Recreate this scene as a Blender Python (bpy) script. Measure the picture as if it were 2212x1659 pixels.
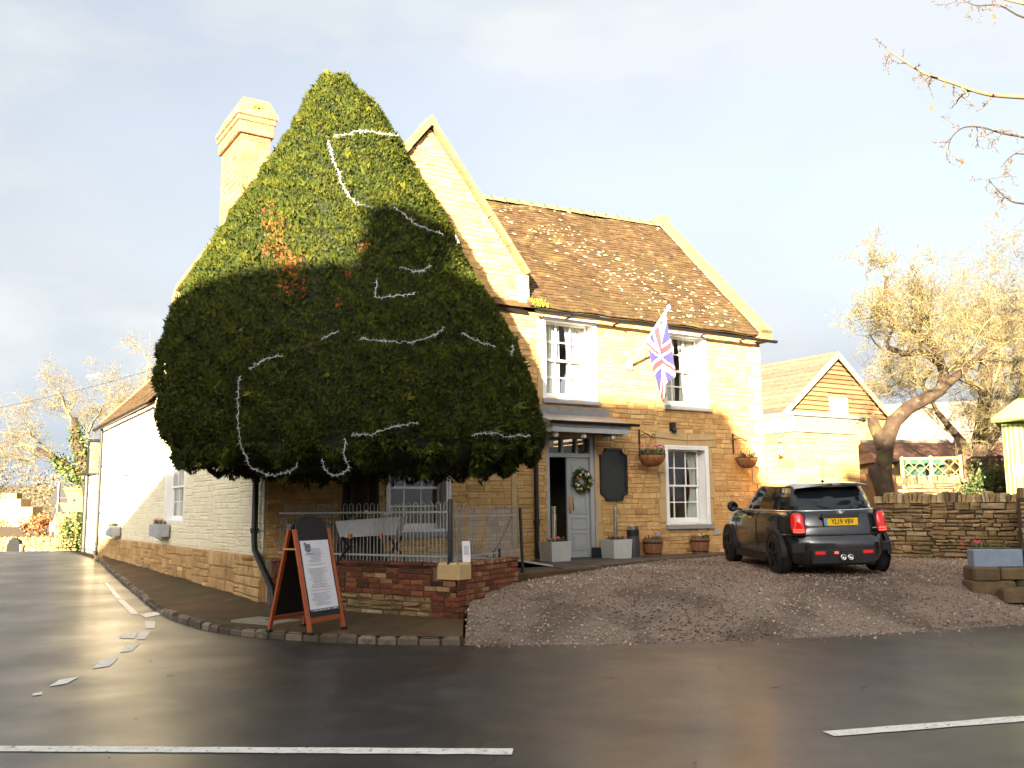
import bpy, math, random
import numpy as np
from mathutils import Vector, Matrix, Euler
for o in list(bpy.data.objects): bpy.data.objects.remove(o)
SC = bpy.context.scene
COL = SC.collection
R = math.radians
random.seed(7)

# ------------------------------------------------------------------ camera
cam = bpy.data.cameras.new('camera')
camo = bpy.data.objects.new('camera', cam)
COL.objects.link(camo)
cam.sensor_width = 36.0
cam.lens = 36.0 * 2000 / 2212
cam.clip_start = 0.1
cam.clip_end = 3000
PITCH, ROLL = math.atan(270 / 2000), R(0.57)
fw = Vector((0, math.cos(PITCH), math.sin(PITCH)))
rt = Vector((1, 0, 0))
up = rt.cross(fw)
r2 = rt * math.cos(ROLL) - up * math.sin(ROLL)
u2 = rt * math.sin(ROLL) + up * math.cos(ROLL)
M = Matrix((r2, u2, -fw)).transposed().to_4x4()
M.translation = (0, 0, 1.6)
camo.matrix_world = M
SC.camera = camo

# ------------------------------------------------------------------ light
SUN_EL = R(13.5)
SH = Vector((-0.2756, -0.9613, 0))                    # horizontal direction towards the sun
SDIR = (SH * math.cos(SUN_EL) + Vector((0, 0, math.sin(SUN_EL)))).normalized()
sun = bpy.data.lights.new('sun', 'SUN')
sun.energy = 5.0
sun.angle = R(0.6)
sun.color = (1.0, 0.83, 0.60)
suno = bpy.data.objects.new('sun', sun)
suno.rotation_euler = SDIR.to_track_quat('Z', 'Y').to_euler()
suno.location = (-20, -40, 30)
COL.objects.link(suno)

world = bpy.data.worlds.new('World')
SC.world = world
world.use_nodes = True
wn, wl = world.node_tree.nodes, world.node_tree.links
wn.clear()
w_out = wn.new('ShaderNodeOutputWorld')
w_bg = wn.new('ShaderNodeBackground')
w_bg.inputs['Strength'].default_value = 0.078
w_sky = wn.new('ShaderNodeTexSky')
w_sky.sky_type = 'NISHITA'
w_sky.sun_disc = False
w_sky.dust_density = 8.0
w_sky.sun_elevation = SUN_EL
w_sky.sun_rotation = math.atan2(SH.x, SH.y)
w_tc = wn.new('ShaderNodeTexCoord')
w_map = wn.new('ShaderNodeMapping')
w_map.inputs['Scale'].default_value = (1.0, 1.0, 2.6)
w_map.inputs['Location'].default_value = (0.35, 0.2, 0.1)
w_n = wn.new('ShaderNodeTexNoise')
w_n.inputs['Scale'].default_value = 1.6
w_n.inputs['Detail'].default_value = 7
w_n.inputs['Roughness'].default_value = 0.5
w_n.inputs['Distortion'].default_value = 0.3
w_r = wn.new('ShaderNodeValToRGB')
w_r.color_ramp.elements[0].position = 0.36
w_r.color_ramp.elements[0].color = (0.86, 0.86, 0.86, 1)
w_r.color_ramp.elements[1].position = 0.60
w_r.color_ramp.elements[1].color = (1, 1, 1, 1)
w_n2 = wn.new('ShaderNodeTexNoise')
w_n2.inputs['Scale'].default_value = 2.3
w_n2.inputs['Detail'].default_value = 5
w_r2 = wn.new('ShaderNodeValToRGB')                 # cloud light and shade
w_r2.color_ramp.elements[0].position = 0.36
w_r2.color_ramp.elements[0].color = (.93, .955, 1.0, 1)
w_r2.color_ramp.elements[1].position = 0.66
w_r2.color_ramp.elements[1].color = (1.10, 1.09, 1.07, 1)
w_hs = wn.new('ShaderNodeHueSaturation')            # cloud takes its brightness from the sky round it
w_hs.inputs['Saturation'].default_value = 0.30
w_hs.inputs['Value'].default_value = 0.46
w_cm = wn.new('ShaderNodeMixRGB'); w_cm.blend_type = 'MULTIPLY'; w_cm.inputs['Fac'].default_value = 1
w_mix = wn.new('ShaderNodeMixRGB')
wl.new(w_tc.outputs['Generated'], w_map.inputs['Vector'])
wl.new(w_map.outputs['Vector'], w_n.inputs['Vector'])
wl.new(w_map.outputs['Vector'], w_n2.inputs['Vector'])
wl.new(w_n.outputs['Fac'], w_r.inputs['Fac'])
wl.new(w_n2.outputs['Fac'], w_r2.inputs['Fac'])
wl.new(w_r.outputs['Color'], w_mix.inputs['Fac'])
wl.new(w_sky.outputs['Color'], w_mix.inputs['Color1'])
wl.new(w_sky.outputs['Color'], w_hs.inputs['Color'])
wl.new(w_hs.outputs['Color'], w_cm.inputs['Color1'])
wl.new(w_r2.outputs['Color'], w_cm.inputs['Color2'])
w_ad = wn.new('ShaderNodeMixRGB'); w_ad.blend_type = 'ADD'; w_ad.inputs['Fac'].default_value = 1; w_ad.inputs['Color2'].default_value = (.30, .33, .37, 1)   # even veil of high cloud
wl.new(w_cm.outputs['Color'], w_ad.inputs['Color1'])
wl.new(w_ad.outputs['Color'], w_mix.inputs['Color2'])
w_lt = wn.new('ShaderNodeMixRGB'); w_lt.blend_type = 'LIGHTEN'; w_lt.inputs['Fac'].default_value = 1; w_vl = wn.new('ShaderNodeMixRGB'); w_vl.blend_type = 'MULTIPLY'; w_vl.inputs['Fac'].default_value = 1; w_vl.inputs['Color2'].default_value = (1.27, 1.35, 1.42, 1)   # the veil of thin cloud never gets darker than this
w_n3 = wn.new('ShaderNodeTexNoise'); w_n3.inputs['Scale'].default_value = 2.6; w_n3.inputs['Detail'].default_value = 7; w_n3.inputs['Roughness'].default_value = .55
w_r3 = wn.new('ShaderNodeValToRGB'); w_r3.color_ramp.elements[0].position = .36; w_r3.color_ramp.elements[0].color = (.80, .84, .90, 1); w_r3.color_ramp.elements[1].position = .62; w_r3.color_ramp.elements[1].color = (1.12, 1.11, 1.09, 1)
wl.new(w_map.outputs['Vector'], w_n3.inputs['Vector']); wl.new(w_n3.outputs['Fac'], w_r3.inputs['Fac']); wl.new(w_r3.outputs['Color'], w_vl.inputs['Color1']); wl.new(w_vl.outputs['Color'], w_lt.inputs['Color2'])
wl.new(w_mix.outputs['Color'], w_lt.inputs['Color1'])
wl.new(w_lt.outputs['Color'], w_bg.inputs['Color'])
wl.new(w_bg.outputs['Background'], w_out.inputs['Surface'])

SC.view_settings.view_transform = 'Standard'
SC.view_settings.look = 'None'
SC.view_settings.gamma = 1
SC.view_settings.use_curve_mapping = False
SC.view_settings.exposure = 3.0
SC.cycles.max_bounces = 6
SC.cycles.diffuse_bounces = 3
SC.cycles.glossy_bounces = 3
SC.cycles.transparent_max_bounces = 12
SC.cycles.caustics_reflective = False
SC.cycles.caustics_refractive = False
SC.cycles.use_denoising = True

# ------------------------------------------------------------------ helpers
class MB:
    """collects faces; build() links them as one mesh object"""
    def __init__(s):
        s.v, s.f, s.m, s.t = [], [], [], []
    def add(s, vs, fs, mat=0, tint=0.5):
        b = len(s.v)
        s.v += [tuple(p) for p in vs]
        s.f += [tuple(b + i for i in q) for q in fs]
        s.m += [mat] * len(fs)
        s.t += [tint] * len(fs)
        return s
    def box(s, x0, x1, y0, y1, z0, z1, mat=0, tint=0.5):
        vs = [(x0, y0, z0), (x1, y0, z0), (x1, y1, z0), (x0, y1, z0), (x0, y0, z1), (x1, y0, z1), (x1, y1, z1), (x0, y1, z1)]
        return s.add(vs, BOXF, mat, tint)
    def obb(s, c, ax, ay, az, mat=0, tint=0.5):
        c, ax, ay, az = Vector(c), Vector(ax), Vector(ay), Vector(az)
        vs = [c + ax * i + ay * j + az * k for i, j, k in ((-1, -1, -1), (1, -1, -1), (1, 1, -1), (-1, 1, -1), (-1, -1, 1), (1, -1, 1), (1, 1, 1), (-1, 1, 1))]
        fl = ax.cross(ay).dot(az) < 0
        return s.add(vs, [q[::-1] for q in BOXF] if fl else BOXF, mat, tint)
    def bar(s, a, b, wid, thick, upv=(0, 0, 1), mat=0, tint=0.5):
        a, b = Vector(a), Vector(b)
        d = (b - a); L = d.length; d.normalize()
        x = d.cross(Vector(upv))
        if x.length < 1e-4: x = d.cross(Vector((1, 0, 0)))
        x.normalize(); y = x.cross(d)
        return s.obb((a + b) / 2, d * L / 2, x * wid / 2, y * thick / 2, mat, tint)
    def cbox(s, x0, x1, y0, y1, z0, z1, c=0.01, mat=0, tint=0.5):
        """box with chamfered vertical and top edges"""
        def ring(i, z): return [(x0 + i, y0, z), (x1 - i, y0, z), (x1, y0 + i, z), (x1, y1 - i, z), (x1 - i, y1, z), (x0 + i, y1, z), (x0, y1 - i, z), (x0, y0 + i, z)]
        def ring2(i, z): return [(x0 + c + i, y0 + i, z), (x1 - c - i, y0 + i, z), (x1 - i, y0 + c + i, z), (x1 - i, y1 - c - i, z), (x1 - c - i, y1 - i, z), (x0 + c + i, y1 - i, z), (x0 + i, y1 - c - i, z), (x0 + i, y0 + c + i, z)]
        rs = [ring(c, z0), ring(c, z1 - c), ring2(c * .7, z1)]
        return s.loft(rs, True, True, mat, tint)
    def loft(s, rings, cap0=True, cap1=True, mat=0, tint=0.5, closed=True):
        n = len(rings[0]); vs = [p for r in rings for p in r]; fs = []
        for i in range(len(rings) - 1):
            for j in range(n if closed else n - 1):
                a, b = i * n + j, i * n + (j + 1) % n
                fs.append((a, b, b + n, a + n))
        if cap0: fs.append(tuple(range(n))[::-1])
        if cap1: fs.append(tuple(range((len(rings) - 1) * n, len(rings) * n)))
        return s.add(vs, fs, mat, tint)
    def tube(s, pts, r, n=6, mat=0, tint=0.5, caps=True):
        pts = [Vector(p) for p in pts]
        rr = r if isinstance(r, (list, tuple)) else [r] * len(pts)
        ref = None; rings = []
        for i, p in enumerate(pts):
            d = (pts[min(i + 1, len(pts) - 1)] - pts[max(i - 1, 0)]).normalized()
            if ref is None:
                ref = d.cross(Vector((0, 0, 1)))
                if ref.length < 1e-3: ref = Vector((1, 0, 0))
            x = (ref - d * ref.dot(d))
            if x.length < 1e-4: x = d.orthogonal()
            x.normalize(); ref = x; y = d.cross(x)
            rings.append([p + (x * math.cos(2 * math.pi * k / n) + y * math.sin(2 * math.pi * k / n)) * rr[i] for k in range(n)])
        return s.loft(rings, caps, caps, mat, tint)
    def lathe(s, prof, n=16, c=(0, 0, 0), mat=0, tint=0.5, cap0=True, cap1=True):
        rings = [[(c[0] + r * math.cos(2 * math.pi * k / n), c[1] + r * math.sin(2 * math.pi * k / n), c[2] + z) for k in range(n)] for r, z in prof]
        return s.loft(rings, cap0, cap1, mat, tint)
    def prism(s, poly, y0, y1, mat=0, tint=0.5):
        """polygon in x,z (counter-clockwise seen from -y) pushed from y0 to y1"""
        n = len(poly)
        vs = [(x, y0, z) for x, z in poly] + [(x, y1, z) for x, z in poly]
        fs = [tuple(range(n)), tuple(range(n, 2 * n))[::-1]] + [(i, i + n, (i + 1) % n + n, (i + 1) % n) for i in range(n)]
        return s.add(vs, fs, mat, tint)
    def quad(s, a, b, c, d, mat=0, tint=0.5): return s.add([a, b, c, d], [(0, 1, 2, 3)], mat, tint)
    def xf(s, mtx):
        s.v = [tuple(mtx @ Vector(p)) for p in s.v]
        if mtx.to_3x3().determinant() < 0: s.f = [q[::-1] for q in s.f]
        return s
    def merge(s, o):
        b = len(s.v); s.v += o.v; s.f += [tuple(b + i for i in q) for q in o.f]; s.m += o.m; s.t += o.t
        return s
    def build(s, name, mats, parent=None, smooth=False, sharp=None):
        me = bpy.data.meshes.new(name)
        me.from_pydata(s.v, [], s.f)
        for m in (mats if isinstance(mats, (list, tuple)) else [mats]): me.materials.append(MT[m])
        if any(s.m): me.polygons.foreach_set('material_index', s.m)
        at = me.attributes.new('tint', 'FLOAT', 'FACE')
        at.data.foreach_set('value', s.t)
        if smooth:
            me.polygons.foreach_set('use_smooth', [True] * len(s.f))
            if sharp: me.set_sharp_from_angle(angle=R(sharp))
        me.update()
        return link(name, me, parent)
BOXF = [(0, 3, 2, 1), (4, 5, 6, 7), (0, 1, 5, 4), (1, 2, 6, 5), (2, 3, 7, 6), (3, 0, 4, 7)]

def link(name, data, parent=None):
    o = bpy.data.objects.new(name, data)
    COL.objects.link(o)
    if parent is not None: o.parent = parent
    return o
def tag(o, label, cat, group=None):
    o['label'] = label; o['category'] = cat
    if group: o['group'] = group
    return o
def thing(name, label, cat, loc=(0, 0, 0), rz=0.0, group=None):
    o = link(name, None)
    o.empty_display_size = 0.1
    o.location = loc; o.rotation_euler = (0, 0, rz)
    return tag(o, label, cat, group)
def struct(o): o['kind'] = 'structure'; return o
def stuff(o): o['kind'] = 'stuff'; return o
def copy_tree(o, parent=None):
    c = o.copy(); COL.objects.link(c); c.parent = parent
    for ch in list(o.children): copy_tree(ch, c)
    return c
def fast_mesh(name, verts, tris, mats, tint=None, parent=None, smooth=False, n=3):
    """numpy mesh: verts (V,3), polys (F,n)"""
    me = bpy.data.meshes.new(name)
    V, F = len(verts), len(tris)
    me.vertices.add(V); me.vertices.foreach_set('co', np.asarray(verts, np.float32).ravel())
    me.loops.add(F * n); me.loops.foreach_set('vertex_index', np.asarray(tris, np.int32).ravel())
    me.polygons.add(F); me.polygons.foreach_set('loop_start', np.arange(0, F * n, n, dtype=np.int32))
    try: me.polygons.foreach_set('loop_total', np.full(F, n, np.int32))
    except Exception: pass
    for m in (mats if isinstance(mats, (list, tuple)) else [mats]): me.materials.append(MT[m])
    at = me.attributes.new('tint', 'FLOAT', 'FACE')
    at.data.foreach_set('value', np.asarray(tint if tint is not None else np.full(F, .5), np.float32))
    if smooth: me.polygons.foreach_set('use_smooth', np.ones(F, bool))
    me.update(calc_edges=True)
    return link(name, me, parent)
def text_mesh(name, body, size, mtx, mat, parent=None, sx=1.0, ext=0.0008, align='CENTER'):
    cu = bpy.data.curves.new('lettering', 'FONT')
    cu.body = body; cu.size = size; cu.align_x = align; cu.align_y = 'CENTER'; cu.extrude = ext; cu.resolution_u = 3; cu.offset = size * .022
    tmp = bpy.data.objects.new('lettering_source', cu)
    COL.objects.link(tmp)
    bpy.context.view_layer.update()
    me = bpy.data.meshes.new_from_object(tmp.evaluated_get(bpy.context.evaluated_depsgraph_get()))
    bpy.data.objects.remove(tmp); bpy.data.curves.remove(cu)
    me.transform(mtx @ Matrix.Diagonal((sx, 1, 1, 1)))
    me.materials.clear(); me.materials.append(MT[mat])
    return link(name, me, parent)

# ------------------------------------------------------------------ materials
MT = {}
def mat(name, col, rough=0.75, metal=0.0, var=0.18, scale=6.0, bump=0.0, bscale=40.0, tints=None, spec=0.4, coat=0.0, emit=None, coord='Object', rvar=0.0, rscale=3.0, spots=None, stretch=None):
    m = bpy.data.materials.new(name); m.use_nodes = True
    nt = m.node_tree; N, L = nt.nodes, nt.links
    p = N['Principled BSDF']
    p.inputs['Roughness'].default_value = rough
    p.inputs['Metallic'].default_value = metal
    p.inputs['Specular IOR Level'].default_value = spec
    p.inputs['Coat Weight'].default_value = coat
    tc = N.new('ShaderNodeTexCoord')
    vec = tc.outputs[coord]
    if stretch:
        mp = N.new('ShaderNodeMapping'); mp.inputs['Scale'].default_value = stretch
        L.new(vec, mp.inputs['Vector']); vec = mp.outputs['Vector']
    if tints:
        at = N.new('ShaderNodeAttribute'); at.attribute_name = 'tint'
        cr = N.new('ShaderNodeValToRGB')
        els = cr.color_ramp.elements
        for i, (ps, c) in enumerate(tints):
            e = els[i] if i < 2 else els.new(ps)
            e.position = ps; e.color = (*c, 1)
        L.new(at.outputs['Fac'], cr.inputs['Fac'])
        base = cr.outputs['Color']
    else:
        rgb = N.new('ShaderNodeRGB'); rgb.outputs[0].default_value = (*col, 1)
        base = rgb.outputs[0]
    if var > 0:
        no = N.new('ShaderNodeTexNoise'); no.inputs['Scale'].default_value = scale; no.inputs['Detail'].default_value = 6; no.inputs['Roughness'].default_value = .65
        L.new(vec, no.inputs['Vector'])
        mr = N.new('ShaderNodeMapRange'); mr.inputs['From Min'].default_value = .25; mr.inputs['From Max'].default_value = .75
        mr.inputs['To Min'].default_value = 1 - var; mr.inputs['To Max'].default_value = 1 + var
        L.new(no.outputs['Fac'], mr.inputs['Value'])
        mx = N.new('ShaderNodeMixRGB'); mx.blend_type = 'MULTIPLY'; mx.inputs['Fac'].default_value = 1
        L.new(base, mx.inputs['Color1']); L.new(mr.outputs['Result'], mx.inputs['Color2'])
        base = mx.outputs['Color']
    for sp in (spots or []):                       # (colour, noise scale, threshold low, high, strength)
        sn = N.new('ShaderNodeTexNoise'); sn.inputs['Scale'].default_value = sp[1]; sn.inputs['Detail'].default_value = 4
        if len(sp) > 5:
            mp = N.new('ShaderNodeMapping'); mp.inputs['Location'].default_value = (sp[5],) * 3
            L.new(vec, mp.inputs['Vector']); L.new(mp.outputs['Vector'], sn.inputs['Vector'])
        else: L.new(vec, sn.inputs['Vector'])
        sr = N.new('ShaderNodeMapRange'); sr.inputs['From Min'].default_value = sp[2]; sr.inputs['From Max'].default_value = sp[3]
        sr.inputs['To Max'].default_value = sp[4]
        L.new(sn.outputs['Fac'], sr.inputs['Value'])
        mx = N.new('ShaderNodeMixRGB'); mx.inputs['Color2'].default_value = (*sp[0], 1)
        L.new(sr.outputs['Result'], mx.inputs['Fac']); L.new(base, mx.inputs['Color1'])
        base = mx.outputs['Color']
    L.new(base, p.inputs['Base Color'])
    if rvar > 0:
        rn = N.new('ShaderNodeTexNoise'); rn.inputs['Scale'].default_value = rscale; rn.inputs['Detail'].default_value = 5
        L.new(vec, rn.inputs['Vector'])
        rr = N.new('ShaderNodeMapRange'); rr.inputs['From Min'].default_value = .3; rr.inputs['From Max'].default_value = .7
        rr.inputs['To Min'].default_value = rough - rvar; rr.inputs['To Max'].default_value = rough + rvar
        L.new(rn.outputs['Fac'], rr.inputs['Value']); L.new(rr.outputs['Result'], p.inputs['Roughness'])
    if bump > 0:
        bn = N.new('ShaderNodeTexNoise'); bn.inputs['Scale'].default_value = bscale; bn.inputs['Detail'].default_value = 5
        L.new(vec, bn.inputs['Vector'])
        bp = N.new('ShaderNodeBump'); bp.inputs['Strength'].default_value = bump; bp.inputs['Distance'].default_value = .02
        L.new(bn.outputs['Fac'], bp.inputs['Height']); L.new(bp.outputs['Normal'], p.inputs['Normal'])
    if emit:
        p.inputs['Emission Color'].default_value = (*emit[0], 1); p.inputs['Emission Strength'].default_value = emit[1]
    MT[name] = m
    return m

mat('asphalt', (.019, .0175, .0165), .42, var=.35, scale=1.2, bump=.30, bscale=190, spec=.6, rvar=.13, rscale=.8, spots=[((.060, .052, .045), 2.2, .52, .68, .5), ((.018, .017, .017), .5, .5, .62, .6, 3.0), ((.075, .068, .06), 130, .60, .68, .6, 1.0)])
_p = MT['asphalt'].node_tree.nodes['Principled BSDF']
_p.inputs['Coat Weight'].default_value = .22
_p.inputs['Coat Roughness'].default_value = .24
_p.inputs['Coat IOR'].default_value = 1.4
mat('road_paint', (.80, .75, .66), .75, var=.2, scale=9, spec=.2, spots=[((.06, .055, .05), 22, .60, .68, .75), ((.06, .055, .05), 3.5, .64, .74, .5)])
mat('pavement', (.085, .047, .016), .95, var=.4, scale=1.6, bump=.3, bscale=60, spots=[((.04, .040, .012), 1.3, .5, .62, .75), ((.20, .14, .075), 4, .62, .74, .45, 4.)])
mat('flag_paving', (.085, .068, .052), .6, var=.35, scale=4, bump=.3, bscale=40)
mat('kerbstone', (.25, .22, .18), .7, bump=.4, bscale=30, tints=[(0, (.09, .065, .042)), (.6, (.15, .115, .078)), (1, (.24, .19, .14))], spots=[((.04, .042, .018), 5, .5, .65, .7)])
mat('cover_slab', (.27, .23, .17), .7, bump=.2, bscale=50)
mat('gravel_bed', (.235, .175, .13), .9, var=.5, scale=30, bump=.8, bscale=70, spots=[((.085, .06, .042), 1.1, .48, .6, .7)])
mat('gravel_stone', (.3, .22, .2), .8, var=.1, tints=[(0, (.085, .058, .045)), (.3, (.23, .148, .11)), (.65, (.36, .26, .20)), (.92, (.46, .37, .30)), (1, (.62, .56, .48))])
mat('grass_ground', (.10, .085, .04), .95, var=.4, scale=.8, bump=.5, bscale=8)
STONE = [(0, (.38, .20, .075)), (.3, (.52, .305, .115)), (.65, (.60, .37, .15)), (.9, (.64, .425, .20)), (1, (.67, .48, .25))]
mat('stone', (.5, .36, .2), .85, var=.22, scale=7, bump=.5, bscale=38, tints=STONE, spec=.2, spots=[((.30, .16, .08), 2.3, .56, .7, .35)])
mat('mortar', (.43, .27, .12), .9, var=.25, scale=5, bump=.5, bscale=50, spec=.15)
mat('dressed_stone', (.50, .35, .17), .8, var=.16, scale=4, bump=.25, bscale=45, spec=.2)
mat('coping', (.20, .16, .085), .85, var=.3, scale=5, bump=.5, bscale=25, spec=.2, spots=[((.27, .21, .05), 6, .55, .65, .6), ((.15, .12, .06), 3, .58, .7, .6)])
mat('white_stone', (.76, .70, .55), .8, var=.07, scale=5, bump=.5, bscale=22, tints=[(0, (.70, .62, .43)), (1, (.80, .73, .54))], spec=.2, spots=[((.60, .48, .28), 1.4, .6, .75, .4)])
mat('plinth', (.42, .29, .16), .85, var=.25, scale=6, bump=.6, bscale=25, tints=[(0, (.32, .18, .07)), (.5, (.45, .28, .12)), (1, (.56, .38, .18))], spec=.2, spots=[((.1, .08, .04), 2, .58, .72, .5)])
mat('roof_tile', (.27, .13, .075), .85, var=.3, scale=9, bump=.4, bscale=40, tints=[(0, (.050, .029, .0135)), (.4, (.086, .051, .024)), (.8, (.112, .072, .034)), (1, (.14, .098, .046))], spec=.2, spots=[((.16, .12, .03), 1.6, .55, .7, .5), ((.075, .055, .025), .9, .52, .66, .6, 7.)])
mat('lichen', (.48, .42, .26), .9, var=.2, scale=20, bump=.5)
mat('moss', (.22, .26, .03), .95, var=.4, scale=30, bump=1, bscale=60)
mat('roof_far', (.33, .27, .19), .85, var=.3, scale=6, bump=.4, tints=[(0, (.105, .092, .064)), (1, (.16, .142, .10))], spec=.2)
mat('lead', (.20, .19, .185), .5, var=.25, scale=7, bump=.15)
mat('brick', (.4, .14, .07), .85, var=.3, scale=14, bump=.6, bscale=45, tints=[(0, (.04, .022, .015)), (.3, (.095, .036, .020)), (.6, (.20, .060, .028)), (.85, (.28, .125, .06)), (1, (.36, .235, .13))], spec=.2)
mat('brick_mortar', (.15, .095, .052), .9, var=.4, scale=6, bump=.7, bscale=40)
mat('chimney_brick', (.5, .27, .13), .85, var=.2, scale=9, bump=.4, tints=[(0, (.30, .13, .06)), (1, (.42, .22, .11))], spots=[((.36, .30, .08), 3, .6, .72, .6)])
mat('lime_mortar', (.46, .37, .22), .9, var=.15, scale=8)
mat('rubble', (.25, .18, .09), .9, var=.35, scale=8, bump=.7, bscale=28, tints=[(0, (.075, .055, .035)), (.35, (.19, .125, .06)), (.7, (.31, .205, .095)), (1, (.40, .32, .21))], spec=.2, spots=[((.07, .09, .025), 1.8, .56, .7, .6)])
mat('rubble_core', (.06, .045, .028), .95, var=.3)
mat('white_paint', (.80, .79, .76), .35, var=.04, scale=4, spec=.45)
mat('grey_paint', (.36, .37, .375), .45, var=.06, scale=5)
mat('sill_paint', (.27, .27, .28), .55, var=.12, scale=9)
mat('black_iron', (.012, .012, .013), .45, var=.2, scale=12)
mat('black_paint', (.014, .015, .016), .4, var=.15)
mat('sign_slate', (.022, .026, .027), .5, var=.12)
mat('galv', (.30, .31, .29), .5, metal=.2, var=.2, scale=15)
mat('steel', (.72, .71, .69), .22, metal=1.0, var=.05)
mat('dark_steel', (.10, .10, .105), .35, metal=.5, var=.1)
mat('brass', (.72, .36, .12), .28, metal=1.0, var=.08)
mat('silver_tinsel', (.55, .55, .56), .4, metal=.2, var=.1)
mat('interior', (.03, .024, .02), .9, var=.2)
mat('interior_wall', (.10, .075, .05), .9, var=.2)
mat('curtain', (.78, .76, .70), .9, var=.1, scale=4)
mat('planter_white', (.50, .50, .46), .65, var=.12, scale=6, bump=.15)
mat('planter_grey', (.33, .345, .36), .65, var=.12, scale=7, bump=.1)
mat('blue_grey', (.19, .235, .30), .6, var=.15, scale=7)
mat('wood_board', (.40, .085, .02), .4, var=.25, scale=3, stretch=(8, 8, 1), spec=.5)
mat('barrel_wood', (.24, .10, .045), .7, var=.35, scale=5, stretch=(6, 6, 1), bump=.3)
mat('coir', (.33, .13, .045), .95, var=.4, scale=25, bump=.9, bscale=60)
mat('soil', (.03, .02, .014), .95, var=.3)
mat('chalk_black', (.014, .013, .013), .55, var=.2)
mat('paper', (.76, .74, .76), .6, var=.04)
mat('ink', (.16, .16, .19), .7, var=.1)
mat('ink_pale', (.50, .48, .51), .7, var=.1)
mat('petal', (.5, .05, .1), .7, tints=[(0, (.55, .02, .04)), (.4, (.62, .06, .12)), (.7, (.70, .25, .32)), (1, (.80, .72, .70))], var=.1)
mat('leafy', (.05, .09, .02), .7, var=.2, tints=[(0, (.02, .035, .012)), (.6, (.06, .10, .025)), (.9, (.14, .15, .05)), (1, (.18, .09, .04))])
mat('yew', (.05, .08, .015), .75, var=.1, spec=.15, tints=[(0, (.004, .009, .004)), (.3, (.014, .027, .006)), (.55, (.040, .054, .006)), (.8, (.100, .100, .006)), (.93, (.17, .155, .010)), (.95, (.26, .06, .02)), (1, (.38, .11, .03))])
mat('yew_core', (.016, .020, .007), .95, var=.4, scale=12)
mat('bark_dark', (.035, .024, .016), .95, var=.4, scale=9, bump=.8, bscale=18)
mat('bark', (.048, .030, .018), .92, var=.45, scale=7, bump=.9, bscale=16, spots=[((.10, .10, .03), 3, .55, .68, .5), ((.2, .17, .12), 6, .62, .7, .4, 2.)])
mat('twig_gold', (.42, .29, .11), .85, var=.3, scale=2, tints=[(0, (.085, .062, .03)), (.5, (.185, .148, .065)), (1, (.28, .24, .11))])
mat('twig_pale', (.40, .28, .15), .85, var=.2, tints=[(0, (.012, .009, .007)), (1, (.20, .14, .07))])  # dark end paints shaded boughs, pale end sunlit ones
mat('ivy', (.05, .09, .02), .55, var=.2, tints=[(0, (.02, .05, .01)), (.7, (.09, .13, .025)), (1, (.24, .24, .05))])
mat('hedge_rust', (.3, .1, .03), .9, var=.3, tints=[(0, (.14, .05, .02)), (.6, (.32, .12, .04)), (1, (.45, .2, .07))])
mat('far_scrub', (.2, .14, .08), .95, var=.3, tints=[(0, (.10, .07, .045)), (1, (.26, .19, .09))])
mat('weather_board', (.36, .20, .09), .85, var=.35, scale=3, stretch=(1, 6, 14), bump=.3, tints=[(0, (.15, .078, .034)), (1, (.235, .14, .068))])
mat('pale_wood', (.52, .37, .19), .85, var=.3, scale=5, stretch=(9, 9, 1))
mat('fascia', (.20, .20, .16), .55, var=.06)
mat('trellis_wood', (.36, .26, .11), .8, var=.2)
mat('trellis_shade_brown', (.10, .055, .03), .85, var=.2)  # wood darkened to paint in the shade on the right-hand trellis; crate slats share it
mat('corrugated', (.18, .215, .03), .45, var=.08, scale=2)
mat('red_roof', (.12, .058, .035), .85, var=.35, scale=5, bump=.4)
mat('grey_roof', (.24, .20, .16), .85, var=.25, scale=5)
mat('rust_tank', (.16, .075, .03), .8, var=.25, scale=4, bump=.2)
mat('flag_blue', (.04, .037, .15), .8, var=.06)
mat('flag_red', (.38, .04, .055), .8, var=.06)
mat('flag_white', (.62, .61, .60), .8, var=.04)
mat('car_grey', (.030, .030, .032), .20, metal=.4, var=.03, coat=.8, spec=.5)
mat('car_roof', (.012, .012, .013), .18, var=.02, coat=.8)
mat('car_glass', (.010, .012, .014), .05, var=0, spec=.7)
mat('car_trim', (.011, .011, .011), .55, var=.1)
mat('tyre', (.013, .013, .013), .8, var=.15, bump=.2)
mat('rim', (.022, .022, .023), .35, metal=.6, var=.1)
mat('chrome', (.85, .84, .82), .12, metal=1, var=0)
mat('lamp_red', (.42, .006, .005), .12, var=0, coat=.5, emit=((.9, .02, .012), .05))
mat('lamp_red_lit', (.75, .05, .04), .15, var=0, emit=((1, .06, .04), .45))
mat('plate_yellow', (.85, .52, .012), .4, var=.03)
mat('plate_blue', (.03, .30, .62), .4, var=0)
mat('plate_ink', (.012, .010, .008), .5, var=0)
mat('gold', (.62, .43, .07), .45, metal=.4, var=.1)
mat('sign_face', (.16, .155, .11), .6, var=.1)
mat('sign_yellow', (.68, .58, .06), .6, var=.1)
mat('red_print', (.55, .16, .13), .6, var=.05)
mat('green_lit', (.12, .5, .04), .6, var=0, emit=((.15, .75, .05), .6))
mat('warm_lit', (.8, .3, .05), .6, var=0, emit=((1, .42, .08), .55))
mat('lamp_glass', (.85, .83, .78), .25, var=0)
mat('copper_bauble', (.80, .30, .08), .3, metal=.8, var=.05)
mat('net_green', (.03, .075, .05), .8, var=.2)
mat('sign_back', (.014, .015, .016), .7, var=.1)
mat('dead_leaf', (.12, .06, .03), .9, var=.3)
mat('bird_white', (.8, .8, .78), .8, var=.05)
mat('ramp_metal', (.42, .41, .38), .6, var=.15, bump=.3, bscale=90)
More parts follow.
